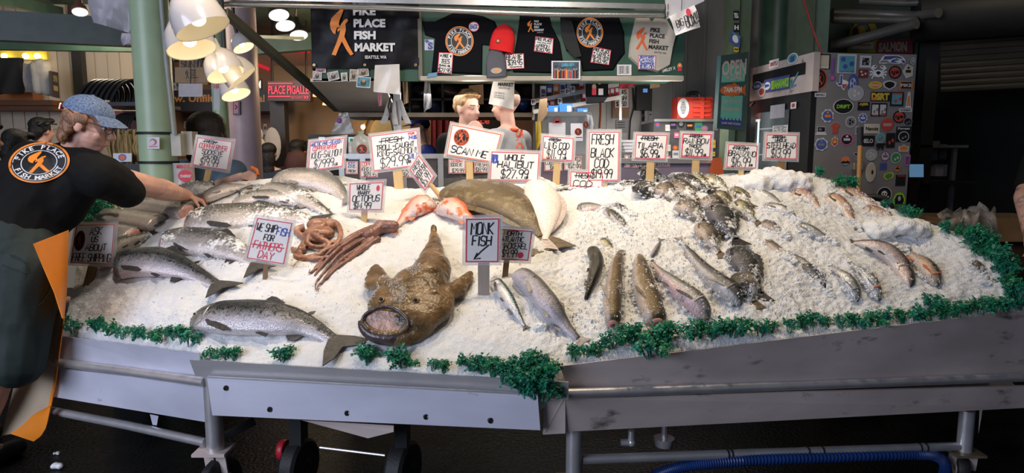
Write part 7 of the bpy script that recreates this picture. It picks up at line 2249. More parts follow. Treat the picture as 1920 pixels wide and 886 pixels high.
def fbox(mb, e0, e1, y0, y1, z0, z1, mat):
 p = [A + ex * e + ey * y + dz * z for z in (z0, z1) for e, y in ((e0, y0), (e1, y0), (e1, y1), (e0, y1))]
 mb.hexa(p, mat)

mb = MB(); fbox(mb, .05, 1, 0, 1, 0, H_, fr_g); mb.build('body', root, smooth=False)
mb = MB(); fbox(mb, -.01, .05, -.02, 1.0, 0, .235, steel_dull); mb.build('header', root, smooth=False)
mb = MB(); fbox(mb, -.005, .05, 0, .97, .235, H_, black_pl); mb.build('door', root, smooth=False)
d_ = bpy.data.objects['door'] if 'door' in bpy.data.objects else None
qf = Quad(A + ey * .97 - ex * .012, A + ey * .03 - ex * .012, A + ey * .03 - ex * .012 + dz * H_, A + ey * .97 - ex * .012 + dz * H_)
mb = MB(); qf.rect(mb, .12, .165, .72, .95, M('fridge_glass', (.16, .19, .20), .08, var=.5, vs=3, coat=.5), .003)
for k in range(5): qf.rect(mb, .16, .22 + .09 * k, .70, .225 + .09 * k, M('shelf_light', (.5, .58, .62), .3), .004)
qf.rect(mb, .165, .19, .20, .90, M('fridge_lamp', (.7, .85, .95), .3, emit=1.2, ecol=(.6, .8, .95)), .0045)
mb.build('glass', d_, smooth=False)
mb = MB(); qf.rect(mb, .02, .025, .94, .062, black_pl, .002); mb.build('vent', root, smooth=False)

def fsticker(draw, px0, py0, px1, py1, Q, name='sticker', off=.004):
 u0, v0 = quv(Q, px0, py0); u1, v1 = quv(Q, px1, py1)
 sq = Quad(Q.q(u0, v0, off), Q.q(u1, v0, off), Q.q(u1, v1, off), Q.q(u0, v1, off))
 mb = MB(); draw(sq, mb); return mb.build(name, root, smooth=False)

sw, sr_, sbl, sk, sy, sg_, so, st, sp_, spu, sc_, sgr = scol
lime = M('lime_print', (.32, .68, .04), .45); navy = M('navy_print', (.02, .03, .09), .4)

def st_words(q, mb): q.rect(mb, 0, 0, 1, 1, navy, .001); q.text(mb, 'SEAHAWKS', .30, .98, .18, .86, lime, .06, .002); q.disc(mb, .14, .5, .13, .3, white_pr, .002, 18); q.poly(mb, [(.05, .35), (.22, .42), (.25, .55), (.05, .62)], sbl, .003)

fsticker(st_words, 1434, 150, 1481, 166, qf)
fsticker(lambda q, mb: (q.disc(mb, .5, .5, .5, .5, white_pr, .001, 20), q.disc(mb, .5, .5, .46, .44, sbl, .0015, 20), q.text(mb, 'Aaron', .2, .8, .3, .7, white_pr, .02, .002)), 1411, 155, 1429, 168, qf)
fsticker(lambda q, mb: (q.rect(mb, 0, 0, 1, 1, white_pr, .001), q.text(mb, 'SMTU', .1, .9, .25, .75, sr_, .05, .002)), 1444, 114, 1461, 125, qf)
fsticker(lambda q, mb: (q.disc(mb, .5, .5, .5, .5, white_pr, .001, 16), q.disc(mb, .5, .5, .42, .42, st, .0015, 16), q.rect(mb, .3, .3, .7, .8, navy, .002)), 1478, 102, 1497, 117, qf)
fsticker(lambda q, mb: (q.disc(mb, .5, .5, .5, .5, white_pr, .001, 16), q.disc(mb, .5, .5, .35, .35, sr_, .0015, 16)), 1423, 164, 1436, 180, qf)
fsticker(lambda q, mb: (q.line(mb, [(.95, .0), (.1, .9)], .012, st, .002), q.line(mb, [(.05, .4), (.1, .95), (.7, .85)], .012, st, .002)), 1484, 138, 1498, 162, qf)
fsticker(lambda q, mb: q.poly(mb, [(0, .6), (1, 0), (1, .4), (0, 1)], so, .001), 1407, 191, 1413, 199, qf)
fsticker(lambda q, mb: (q.rect(mb, 0, 0, 1, 1, white_pr, .001), q.disc(mb, .5, .5, .3, .3, sr_, .002, 14)), 1484, 192, 1494, 203, qf)
fsticker(lambda q, mb: (q.rect(mb, 0, 0, 1, 1, white_card, .001), q.border(mb, .003, R_), q.hand(mb, 'FRESH', .1, .9, .1, .4, K_, .004), q.hand(mb, '$12.99', .1, .9, .5, .9, K_, .004)), 1450, 236, 1478, 252, qf, 'taped_tag')
fsticker(lambda q, mb: q.rect(mb, 0, 0, 1, 1, M('grey_paper', (.46, .45, .48), .6), .001), 1446, 198, 1472, 220, qf, 'taped_sheet')
qs = Quad(A + ex * .05, A + ex, A + ex + dz * H_, A + ex * .05 + dz * H_)

def oval(c1, c2, txt=None, tc=None, r=.8, lines=0):
 def f(q, mb):
  q.disc(mb, .5, .5, .5, .5, c1, .001, 22); q.disc(mb, .5, .5, .5 * r, .5 * r, c2, .0014, 22)
  if txt: q.text(mb, txt, .18, .82, .38, .62, tc or white_pr, .03, .002)
  for k in range(lines): q.disc(mb, .5 + .16 * cos(k * 2.1), .5 + .16 * sin(k * 2.1), .10, .12, tc or c1, .0018 + .0001 * k, 10)
 return f

def rect(c1, c2=None, txt=None, tc=None, m=.08, v0=.3, v1=.7, dots=0):
 def f(q, mb):
  q.rect(mb, 0, 0, 1, 1, c1, .001)
  if c2: q.rect(mb, m, m, 1 - m, 1 - m, c2, .0014)
  for k in range(dots): q.disc(mb, .5 + .25 * cos(k * 1.9), .5 + .22 * sin(k * 2.4), .13, .13, tc or c1, .0016 + .0001 * k, 10)
  if txt: q.text(mb, txt, .1, .9, v0, v1, tc or white_pr, .04, .002)
 return f

def poly(pts, c, c2=None, pts2=None):
 def f(q, mb):
  q.poly(mb, pts, c, .001)
  if c2: q.poly(mb, pts2 or [(.5 + (x - .5) * .72, .5 + (y - .5) * .72) for x, y in pts], c2, .0015)
 return f

def blobby(c1, c2, c3, n=9, ph=0):
 def f(q, mb):
  q.poly(mb, [(.5 + (.5 if i % 2 else .41) * cos(2 * pi * i / (2 * n) + ph), .5 + (.5 if i % 2 else .41) * sin(2 * pi * i / (2 * n) + ph)) for i in range(2 * n)], c1, .001)
  q.disc(mb, .5, .5, .36, .36, c2, .0014, 16); q.rect(mb, .28, .42, .72, .6, c3, .0018); q.disc(mb, .5, .28, .1, .08, c3, .002, 10)
 return f

def hawk(q, mb):
 q.poly(mb, [(.0, .92), (.02, .7), (.12, .2), (.2, .02), (.7, .0), (.88, .18), (.98, .45), (1, .75), (.93, 1), (.85, .82), (.78, .92), (.6, .95), (.4, .86), (.2, .95)], white_pr, .001)
 q.poly(mb, [(.14, .55), (.2, .12), (.66, .06), (.8, .2), (.9, .4), (.72, .34), (.55, .32), (.4, .5), (.3, .5)], navy, .0015)
 q.poly(mb, [(.03, .86), (.08, .6), (.3, .6), (.42, .8), (.2, .84)], scol[11], .0016)
 q.poly(mb, [(.42, .78), (.5, .48), (.66, .42), (.8, .5), (.66, .58), (.56, .7), (.75, .8), (.6, .88)], navy, .0016)
 q.disc(mb, .64, .33, .06, .1, lime, .002, 12); q.disc(mb, .65, .33, .025, .05, navy, .0022, 8)
 q.poly(mb, [(.82, .5), (.95, .55), (.97, .8), (.92, .9), (.86, .7)], navy, .0018)

def emb_st(q, mb): emblem(q, mb, .5, .5, .5, .5, orange_ink, black_pr, orange_ink, letters=False)

def texas(q, mb):
 base = [(.3, 0), (.55, 0), (.55, .3), (.8, .35), (1, .45), (.95, .65), (.75, .8), (.7, 1), (.5, .85), (.4, .7), (.25, .75), (0, .5), (.3, .5)]
 q.poly(mb, base, white_pr, .001); q.poly(mb, [(.34, .04), (.5, .04), (.5, .68), (.42, .64), (.27, .68), (.1, .53), (.34, .53)], sbl, .0015); q.poly(mb, [(.52, .6), (.95, .58), (.75, .76), (.66, .9), (.52, .8)], sr_, .0015)

def skull(q, mb):
 q.disc(mb, .5, .5, .5, .5, white_pr, .001, 20); q.disc(mb, .5, .5, .46, .46, sk, .0013, 20); q.disc(mb, .5, .45, .2, .2, white_pr, .0016, 16); q.rect(mb, .4, .55, .6, .72, white_pr, .0016)
 for sg in (-1, 1): q.disc(mb, .5 + .08 * sg, .45, .055, .06, sk, .002, 10); q.line(mb, [(.5 - .32 * sg, .62), (.5 + .32 * sg, .82)], .008, white_pr, .0015)

def crab(q, mb):
 q.disc(mb, .5, .6, .27, .25, white_pr, .001, 18)
 for sg in (-1, 1):
  for (x, y, x2, y2) in ((.2, .45, .46, .2), (.22, .55, .5, .5), (.22, .65, .48, .75), (.18, .75, .36, .95)): q.line(mb, [(.5 + sg * x, y), (.5 + sg * (x + x2) / 2 * 1.15, (y + y2) / 2 - .05), (.5 + sg * x2, y2)], .009, white_pr, .0012)
  q.disc(mb, .5 + sg * .25, .16, .16, .13, white_pr, .0014, 12); q.disc(mb, .5 + sg * .2, .14, .06, .05, sk, .0018, 8)
 q.disc(mb, .5, .58, .14, .14, sk, .0018, 14); q.line(mb, [(.35, .6), (.5, .75), (.65, .6)], .006, white_pr, .002)

def shirt_st(q, mb): q.poly(mb, [(.2, .05), (.4, .0), (.6, 0), (.8, .05), (1, .3), (.82, .38), (.82, 1), (.18, 1), (.18, .38), (0, .3)], sr_, .001); q.disc(mb, .62, .3, .06, .05, sy, .002, 8)

def sheep(q, mb): q.disc(mb, .5, .42, .42, .28, sk, .001, 16); q.disc(mb, .88, .25, .12, .14, sk, .0012, 10); [q.rect(mb, x, .55, x + .1, 1, sk, .0014) for x in (.2, .36, .62, .76)]

def statue(q, mb): q.poly(mb, [(.35, .1), (.5, 0), (.65, .1), (.8, .95), (.95, 1), (.05, 1), (.2, .95)], white_pr, .001); q.poly(mb, [(.4, .25), (.6, .25), (.72, .9), (.52, .9), (.5, .5), (.46, .9), (.26, .9)], so, .0015); q.disc(mb, .5, .13, .09, .06, sc_, .002, 10)

def octoline(q, mb): q.disc(mb, .5, .5, .5, .5, white_pr, .001, 20); q.disc(mb, .5, .5, .44, .44, sgr, .0013, 20); q.disc(mb, .5, .5, .36, .36, sw, .0016, 18); q.rect(mb, .42, .2, .58, .8, sgr, .002)

def sunset(q, mb): q.disc(mb, .5, .5, .5, .5, sp_, .001, 20); q.disc(mb, .5, .42, .36, .34, so, .0013, 18); q.poly(mb, [(.04, .66), (.3, .5), (.5, .6), (.7, .48), (.96, .66), (.85, .85), (.15, .85)], sk, .0016); q.rect(mb, .16, .78, .84, .9, st, .0018)

def skeleton_leaf(q, mb): q.poly(mb, [(0, .5), (.2, .1), (.5, 0), (.8, .1), (1, .5), (.9, 1), (.1, 1)], lime, .001); q.poly(mb, [(.12, .55), (.3, .2), (.7, .2), (.88, .55), (.8, .85), (.2, .85)], sk, .0014); q.disc(mb, .5, .45, .12, .18, sw, .002, 12); q.rect(mb, .1, .84, .9, .97, sg_, .002)

def laptop(q, mb): q.poly(mb, [(.15, 0), (.85, 0), (.85, .62), (1, .95), (0, .95), (.15, .62)], sw, .001); q.rect(mb, .2, .06, .8, .58, sk, .0015); q.rect(mb, .3, .2, .5, .45, sgr, .002)

def dsrt(q, mb): q.rect(mb, 0, .1, 1, 1, sk, .001); q.text(mb, 'DSRT', .04, .96, .2, .92, sy, .06, .002); q.text(mb, 'the', .0, .3, 0, .15, sr_, .02, .002); q.rect(mb, .04, .62, .3, .92, so, .0024)

FST = [(emb_st, 1523, 128, 1549, 168, 1), (rect(sk, sc_, 'TASTING', white_pr, .08, .84, .96), 1529, 101, 1555, 130, 0), (rect(sw, None, 'EPIC', sk), 1527, 174, 1548, 182, 0),
       (rect(sw, st, 'LIGHTHOUSE', sbl, .10, .86, .96, 3), 1570, 101, 1604, 138, 0), (oval(spu, sp_, None, None, .6), 1555, 140, 1565, 152, 0), (rect(spu), 1558, 109, 1562, 138, 0), (rect(sw, sk, None, sgr, .2, dots=3), 1612, 104, 1632, 127, 0), (rect(M('stk_maroon', (.16, .03, .04), .4), None, None, sc_, dots=3), 1609, 130, 1626, 146, 0),
       (hawk, 1648, 103, 1697, 121, 0), (crab, 1631, 121, 1661, 149, 0), (oval(sk, sr_, 'RED', sk, .78, 2), 1666, 123, 1688, 148, 0), (blobby(sw, sc_, sk, 5), 1692, 119, 1712, 148, 0), (blobby(sw, sgr, sw, 6), 1706, 107, 1716, 122, 0),
       (texas, 1567, 140, 1589, 170, 0), (oval(sbl, sw, None, sbl, .6, 3), 1590, 139, 1607, 174, 0), (oval(sw, M('stk_silver', (.40, .40, .41), .4), None, sw, .9, 3), 1590, 160, 1618, 189, 0), (oval(sy, so, 'BEE', sw, .7), 1628, 152, 1653, 167, 0), (poly([(0, .3), (.2, .1), (.5, 0), (.8, .1), (1, .3), (.9, .7), (.5, 1), (.1, .7)], sw, sk), 1654, 150, 1680, 169, 0), (rect(so, sk, 'PIKE', sw, .1), 1686, 152, 1710, 168, 0),
       (dsrt, 1632, 170, 1667, 190, 0), (rect(sk, st, 'TIDE', sr_, .12, .05, .2, 2), 1669, 172, 1692, 199, 0), (statue, 1696, 171, 1710, 202, 0), (oval(sw, sk, 'DRIFT', lime, .9, 0), 1562, 185, 1599, 214, 0), (rect(sk, None, 'AJER', sy, .1, .1, .5), 1608, 191, 1629, 207, 0), (rect(sk, sw, None, sgr, .12, dots=2), 1633, 193, 1647, 218, 0), (rect(sk, sw, None, sgr, .12, dots=2), 1648, 193, 1661, 218, 0), (rect(sr_), 1635, 212, 1646, 217, 0), (rect(sr_), 1650, 212, 1660, 217, 0),
       (blobby(sw, sbl, so, 8), 1539, 203, 1563, 231, 0), (rect(sr_), 1545, 218, 1560, 225, 0), (oval(sw, sgr, None, sk, .86, 3), 1585, 218, 1604, 239, 0), (blobby(sw, sbl, sw, 9), 1608, 211, 1626, 231, 0), (oval(sk, sr_, 'RED', sk, .78, 2), 1674, 207, 1696, 231, 0), (oval(sgr, sk, None, sgr, .8, 2), 1693, 220, 1709, 236, 0), (rect(sw, None, 'STREET', sk), 1685, 203, 1709, 210, 0), (oval(sr_, sr_, 'SALMON', sw, .8, 0), 1652, 221, 1674, 246, 0), (rect(sw, sc_, 'Nanuts', sk, .06), 1620, 232, 1648, 250, 0), (rect(sk, None, 'Forest', sw, .08, .05, .2), 1680, 237, 1706, 266, 0), (oval(sw, sk, None, sgr, .86, 2), 1684, 246, 1703, 266, 0),
       (laptop, 1528, 237, 1550, 254, 0), (shirt_st, 1558, 231, 1573, 250, 0), (blobby(sw, sbl, sgr, 7), 1526, 257, 1552, 284, 0), (blobby(sw, sr_, sy, 6), 1558, 255, 1571, 276, 0), (blobby(sp_, sk, sw, 11), 1574, 248, 1600, 274, 0), (rect(sk, None, 'HELO', sw), 1613, 254, 1638, 274, 0), (oval(sw, st, None, sr_, .9, 2), 1642, 249, 1658, 268, 0), (rect(so, sk, None, sr_, .0, dots=2), 1661, 249, 1676, 277, 0), (sheep, 1640, 266, 1658, 281, 0), (oval(sw, M('stk_silver', (.40, .40, .41), .4), None, sw, .9, 3), 1623, 279, 1643, 301, 0), (blobby(spu, sc_, navy, 7), 1650, 282, 1668, 303, 0), (oval(sw, sg_, None, sw, .86, 2), 1670, 285, 1688, 306, 0), (rect(sp_, sbl, None, sr_, .15, dots=2), 1696, 290, 1705, 311, 0), (poly([(0, .3), (.3, .25), (.5, 0), (.7, .25), (1, .3), (.95, 1), (.05, 1)], sw, so), 1684, 270, 1703, 284, 0), (sunset, 1576, 292, 1593, 310, 0), (oval(sw, sc_, None, sk, .86, 1), 1623, 304, 1640, 341, 0), (rect(navy, None, 'BAIT', sbl), 1649, 305, 1661, 318, 0), (blobby(sgr, so, sk, 6), 1674, 308, 1690, 323, 0), (poly([(0, .6), (.1, .2), (.7, 0), (1, .2), (.9, .7), (.3, 1)], sy, sg_), 1656, 322, 1675, 338, 0), (rect(sk, None, 'YOUNG', sr_, .1, 0, .2), 1679, 327, 1696, 348, 0), (skull, 1644, 350, 1670, 379, 0), (skeleton_leaf, 1674, 360, 1696, 386, 0), (rect(sw, sgr), 1603, 237, 1609, 252, 0), (poly([(0, .4), (.4, 0), (1, .4), (.6, 1)], sw, sk), 1599, 285, 1609, 293, 0)]
for i, (dr, x0, y0, x1, y1, _) in enumerate(FST):
 fsticker(dr, x0, y0, x1, y1, qs, off=.003 + .0002 * (i % 7))
mb = MB(); p = qs.q(*quv(qs, 1604, 311), .02); mb.box(p, (.05, .03, .04), alu); mb.lathe([(.035, 0), (.035, .008)], M('brass', (.6, .42, .18), .3, .8), Matrix.Translation(p + V((-.0, .0, 0))) @ Matrix.Rotation(R(90), 4, 'X')); mb.build('latch', root, smooth=False)
# broom and grab rail in front of the fridge
root = thing('broom', 'wooden broom handle with a black grip leaning in front of the fridge', 'broom', at(1611, 370, 3.98))
a, b, c = at(1613, 238, 4.05), at(1613, 271, 4.04), at(1609, 372, 3.95)
dd = (c - b).normalized()
mb = MB(); mb.tube([b, c, c + dd * (c.z / -dd.z - .03) if dd.z < 0 else c], .0135, M('broom_wood', (.45, .22, .06), .4, var=.15), 12); mb.build('stick', root)
mb = MB(); mb.tube([a, b + dd * .005], .017, black_rub, 12); mb.build('grip', root)
mb = MB(); e_ = c + dd * (c.z / -dd.z - .03); mb.box(e_ + V((0, 0, .03)), (.3, .06, .06), black_pl); mb.build('brush', root, smooth=False)
mb = MB(); mb.tube([at(1605, 371, 3.75), at(1640, 369, 3.72), at(1658, 372, 3.70), at(1668, 382, 3.69), at(1672, 400, 3.68)] + [V((at(1672, 400, 3.68).x, 3.68, z)) for z in (.9, 0)], .019, M('dark_iron', (.03, .03, .032), .5, .5), 10); solo(mb, 'grab_rail', 'black bent guard rail at the foot of the broom handle', 'rail')

# ---- far right: signs above the fridge, roller shutter, boxes
mb = MB(); a, b = at(1480, -30, 5.9), at(1720, 110, 5.9); mb.span((a.x, 5.9, 1.5), (b.x, 5.95, 3.5), M('dull_green_wall', (.06, .09, .075), .6)); struct(mb, 'wall_right_back', smooth=False)
root = thing('painted_sign', 'diamond-topped painted sign with a yellow sun above the fridge', 'sign', at(1614, 98, 5.6))
mb = MB(); mb.prism([(-.13, 0), (.13, 0), (.14, .08), (.12, .18), (.09, .24), (-.08, .24), (-.12, .17)], .02, M('yellow_sign', (.45, .38, .05), .5), Matrix.Translation(at(1615, 99, 5.89)) @ Matrix.Rotation(R(90), 4, 'X')); mb.build('board', root, smooth=False)
q = rpx(1590, 42, 1640, 100, 5.86); mb = MB(); q.poly(mb, [(.12, .55), (.2, .2), (.4, .05), (.75, .05), (.9, .4), (.88, .55)], M('dark_red_paint', (.12, .02, .015), .5), .002); q.poly(mb, [(.3, .2), (.42, .08), (.7, .08), (.78, .25)], st, .0025); q.disc(mb, .52, .27, .14, .14, M('sun_yellow', (.8, .5, .04), .5), .003, 18); q.rect(mb, .1, .66, .95, .86, sw, .003); q.rect(mb, .2, .7, .85, .76, so, .004)
for k in range(6): q.poly(mb, [(.14, .5 - .05 * k), (-.02 + .02 * k, .42 - .07 * k), (.17, .46 - .05 * k)], M('yellow_sign', (.45, .38, .05), .5), .001)
mb.build('picture', root, smooth=False)
q = qpx([(1644, 76), (1712, 71), (1711, 100), (1642, 101)], 5.86)
root = thing('painted_sign', 'dusky red painted sign reading salmon above the fridge', 'sign', q.q(.5, 1))
mb = MB(); q.plate(mb, M('dusky_red', (.26, .05, .07), .5), .03); mb.build('board', root, smooth=False)
mb = MB(); q.text(mb, 'SALMON', .06, .84, .18, .88, M('dull_cream', (.45, .40, .33), .5), .06, .002); q.disc(mb, .60, .53, .035, .08, orange_ink, .003, 10); mb.build('lettering', root, smooth=False)
root = thing('pipes', 'run of dark overhead pipes above the fridge', 'pipe', at(1620, 40, 5.3))
pm = M('grimy_pipe', (.16, .15, .13), .45, .4)
for pl, r_ in (([at(1560, 24, 5.3), at(1640, 26, 5.3), at(1715, 30, 5.1), at(1760, 24, 4.9)], .035), ([at(1560, 36, 5.2), at(1650, 37, 5.2), at(1718, 38, 5.0)], .03), ([at(1560, 86, 5.4), at(1640, 66, 5.2), at(1718, 44, 4.9)], .04), ([at(1610, 2, 5.3), at(1700, 6, 5.2), at(1800, 0, 5.0)], .028)):
 mb = MB(); mb.tube(pl, r_, pm, 12); mb.build('pipe', root)
root = thing('roller_shutter', 'half-raised dark roller shutter at the far right', 'shutter', at(1850, 180, 5.2))
shm = M('shutter_slat', (.085, .07, .05), .5, .3, var=.2, vs=4)
mb = MB()
for k in range(11):
 y0 = 58 + k * 11
 a, c = at(1762, y0 + (k * -.0), 5.3), at(1990, y0 - 6, 5.1)
 h_ = .042
 mb.tube([V((a.x, a.y, a.z)), V((c.x, c.y, a.z + .03))], h_ * .62, shm, 8)
mb.build('slats', root)
mb = MB(); a, c = at(1716, 30, 5.2), at(1990, 10, 4.9); mb.tube([a, c], .19, M('drum_steel', (.035, .032, .028), .55, .3), 24); mb.build('drum', root)
mb = MB(); p = at(1762, 60, 5.32); mb.span((p.x - .1, 5.3, 0), (p.x, 5.4, 2.6), MATS['dark_wall']); mb.build('guide', root, smooth=False)
root = thing('computer_desk', 'dark desk rack with a glowing monitor beyond the fridge', 'desk', at(1745, 400, 5.4))
mb = MB(); a, b = at(1712, 337, 5.4), at(1800, 342, 5.4); mb.span((a.x, 5.2, b.z), (b.x, 5.8, a.z), black_pl)
a, b = at(1712, 272, 5.4), at(1800, 277, 5.4); mb.span((a.x, 5.3, b.z), (b.x, 5.8, a.z), M('rack_grey', (.14, .14, .14), .5)); p = at(1786, 272, 5.35)
mb.span((p.x, 5.33, 0), (p.x + .03, 5.36, p.z), M('rack_grey', (.14, .14, .14), .5)); mb.span((a.x, 5.75, 0), (b.x, 5.8, 1.9), black_pl); mb.build('frame', root, smooth=False)
mb = MB(); q = rpx(1703, 306, 1733, 334, 5.3); q.plate(mb, black_pl, .02); q.rect(mb, .05, .06, .95, .92, M('blue_screen', (.15, .3, .5), .3, emit=.35, ecol=(.2, .42, .7)), .002); mb.build('monitor', root, smooth=False)
for i, (x0, y0, x1, y1, lb) in enumerate(((1712, 290, 1733, 304, 'dark folder pile on the desk rack beside the monitor'), (1742, 264, 1760, 300, 'tall grey binder on the desk rack'), (1760, 270, 1774, 298, 'grey papers at the right of the desk rack'), (1755, 308, 1775, 330, 'crumpled white paper right of the monitor'))):
 mb = MB(); slab(mb, x0, y0, x1, y1, 5.45, .15, (black_pl, M('binder_grey', (.17, .17, .17), .5), M('binder_grey', (.17, .17, .17), .5), M('grey_paper', (.46, .45, .48), .6))[i]); solo(mb, 'papers', lb, 'papers', smooth=False)
card_d = M('brown_carton', (.21, .12, .055), .7, var=.15)
mb = MB(); a, b = at(1770, 400, 4.0), at(1925, 480, 4.0)
root = thing('cardboard_box', 'large open brown box behind the right end of the ice', 'box', at(1850, 470, 4.0))
mb.span((a.x, 4.0, .5), (b.x + .2, 4.02, at(1800, 410, 4.0).z), card_d); mb.span((a.x, 4.4, .5), (b.x + .2, 4.42, at(1800, 410, 4.0).z), card_d); mb.span((a.x, 4.0, .5), (a.x + .02, 4.42, at(1800, 410, 4.0).z), card_d); mb.span((b.x + .18, 4.0, .5), (b.x + .2, 4.42, at(1800, 410, 4.0).z), card_d); mb.span((a.x, 4.0, .5), (b.x + .2, 4.42, .52), card_d); mb.build('body', root, smooth=False)
z_ = at(1800, 410, 4.0).z
mb = MB(); mb.hexa([V((a.x, 4.0, z_)), V((b.x + .2, 4.0, z_)), V((b.x + .2, 3.85, z_ - .12)), V((a.x, 3.85, z_ - .12)), V((a.x, 4.0, z_ + .005)), V((b.x + .2, 4.0, z_ + .005)), V((b.x + .2, 3.85, z_ - .115)), V((a.x, 3.85, z_ - .115))], card_d); mb.build('flap', root, smooth=False)
mb = MB(); p = at(1800, 460, 4.1); mb.span((a.x, 4.03, 0), (b.x + .2, 4.4, .5), M('dark_crate', (.03, .03, .03), .6)); solo(mb, 'crate', 'dark crate carrying the large open brown box', 'crate', smooth=False)
mb = MB(); slab(mb, 1735, 416, 1758, 434, 3.75, .2, card_d); q = rpx(1737, 418, 1753, 434, 3.748); q.rect(mb, 0, 0, 1, 1, sbl, .001); q.rect(mb, .2, .3, .8, .5, sw, .002)
a = at(1735, 434, 3.75); b = at(1758, 434, 3.75); mb.span((a.x, 3.75, 0), (b.x, 3.95, a.z), M('dark_crate', (.03, .03, .03), .6)); solo(mb, 'carton', 'small carton with a blue label at the back right edge of the ice', 'box', smooth=False)
pb = MB(); c = at(1815, 425, 3.85)
random.seed(15)
rows_ = []
for i in range(15):
 t = i / 14
 rows_.append([at(1768 + 100 * (j / 16), 402 + 42 * t, 3.88 - .1 * sin(pi * t) + .16 * nz((j * .33, i * .3, 2), 1)) + V((.06 * nz((i * .4, j * .35, 9), 1), 0, .03 * sin(pi * j / 16) * (1 - t) + .12 * nz((j * .4, i * .35, 5), 1))) for j in range(17)])
pb.sheet(rows_, .003, M('thin_plastic', (.62, .58, .52), .12, var=.05, alpha=.25, spec=.9)); solo(pb, 'plastic_bag', 'crumpled clear plastic bag draped over the brown box', 'bag', angle=180)
# ------------------------------------------------------------------ left side: columns, lamps, hall
def column(label, px0, px1, y, Y, mat, extra=None):
 a, b = at(px0, y, Y), at(px1, y, Y)
 r = (b.x - a.x) / 2; c = (a + b) / 2
 root = thing('column', label, 'column', (c.x, Y, 0), kind='structure')
 mb = MB(); mb.tube([V((c.x, Y, 0)), V((c.x, Y, 3.4))], r, mat, 40); mb.build('shaft', root)
 return root, c, r

col, cc, cr_ = column('thick sage green column behind the fishmonger, with a grey conduit', 249, 315, 60, 4.35, green_paint)
mb = MB(); mb.tube([at(302, -8, 4.12), at(312, 110, 4.12), at(326, 240, 4.12), at(327, 252, 4.12)], .016, M('conduit', (.30, .32, .28), .45), 10); mb.build('conduit', col)
mb = MB(); slab(mb, 322, 250, 340, 292, 4.14, .06, M('junction_box', (.45, .43, .36), .5)); slab(mb, 342, 246, 362, 290, 4.2, .08, MATS['junction_box']); mb.build('junction_box', col, smooth=False)
for y in (250, 304):
 z = at(290, y, 4.35).z; mb = MB(); mb.lathe([(cr_ + .002, -.008), (cr_ + .01, -.008), (cr_ + .01, .008), (cr_ + .002, .008)], black_rub, Matrix.Translation((cc.x, 4.35, z)), 40); mb.build('strap', col)
mb = MB(); q = rpx(276, 257, 299, 279, 4.35 - cr_ - .006); q.plate(mb, paper, .002); q.disc(mb, .5, .4, .3, .28, M('red_crab_print', (.5, .12, .12), .5), .001, 16); q.disc(mb, .42, .45, .2, .2, paper, .0015, 12); q.rect(mb, .15, .75, .85, .82, R_, .001); mb.build('sticker', col, smooth=False)
col2, c2, r2 = column('slimmer sage green column behind the dark-haired person', 402, 430, 250, 5.4, green_paint)
mb = MB(); q = rpx(401, 155, 412, 206, 5.2); q.plate(mb, paper, .003); q.hand(mb, 'LIST', .1, .9, .05, .2, R_, .006); mb.build('taped_strip', col2, smooth=False)
col3, c3, r3 = column('wide pale mauve column right of the slimmer green one', 430, 488, 250, 6.2, M('mauve_paint', (.44, .33, .37), .45, var=.06))
mb = MB(); q = rpx(437, 189, 450, 215, 6.2 - r3 - .02); q.plate(mb, M('frame_grey', (.08, .09, .11), .5), .03); q.rect(mb, .1, .08, .75, .9, M('pink_picture', (.55, .22, .35), .5), .001); q.line(mb, [(.3, .3), (.6, .45), (.3, .6)], .01, black_pr, .002); mb.build('picture_frame', col3, smooth=False)
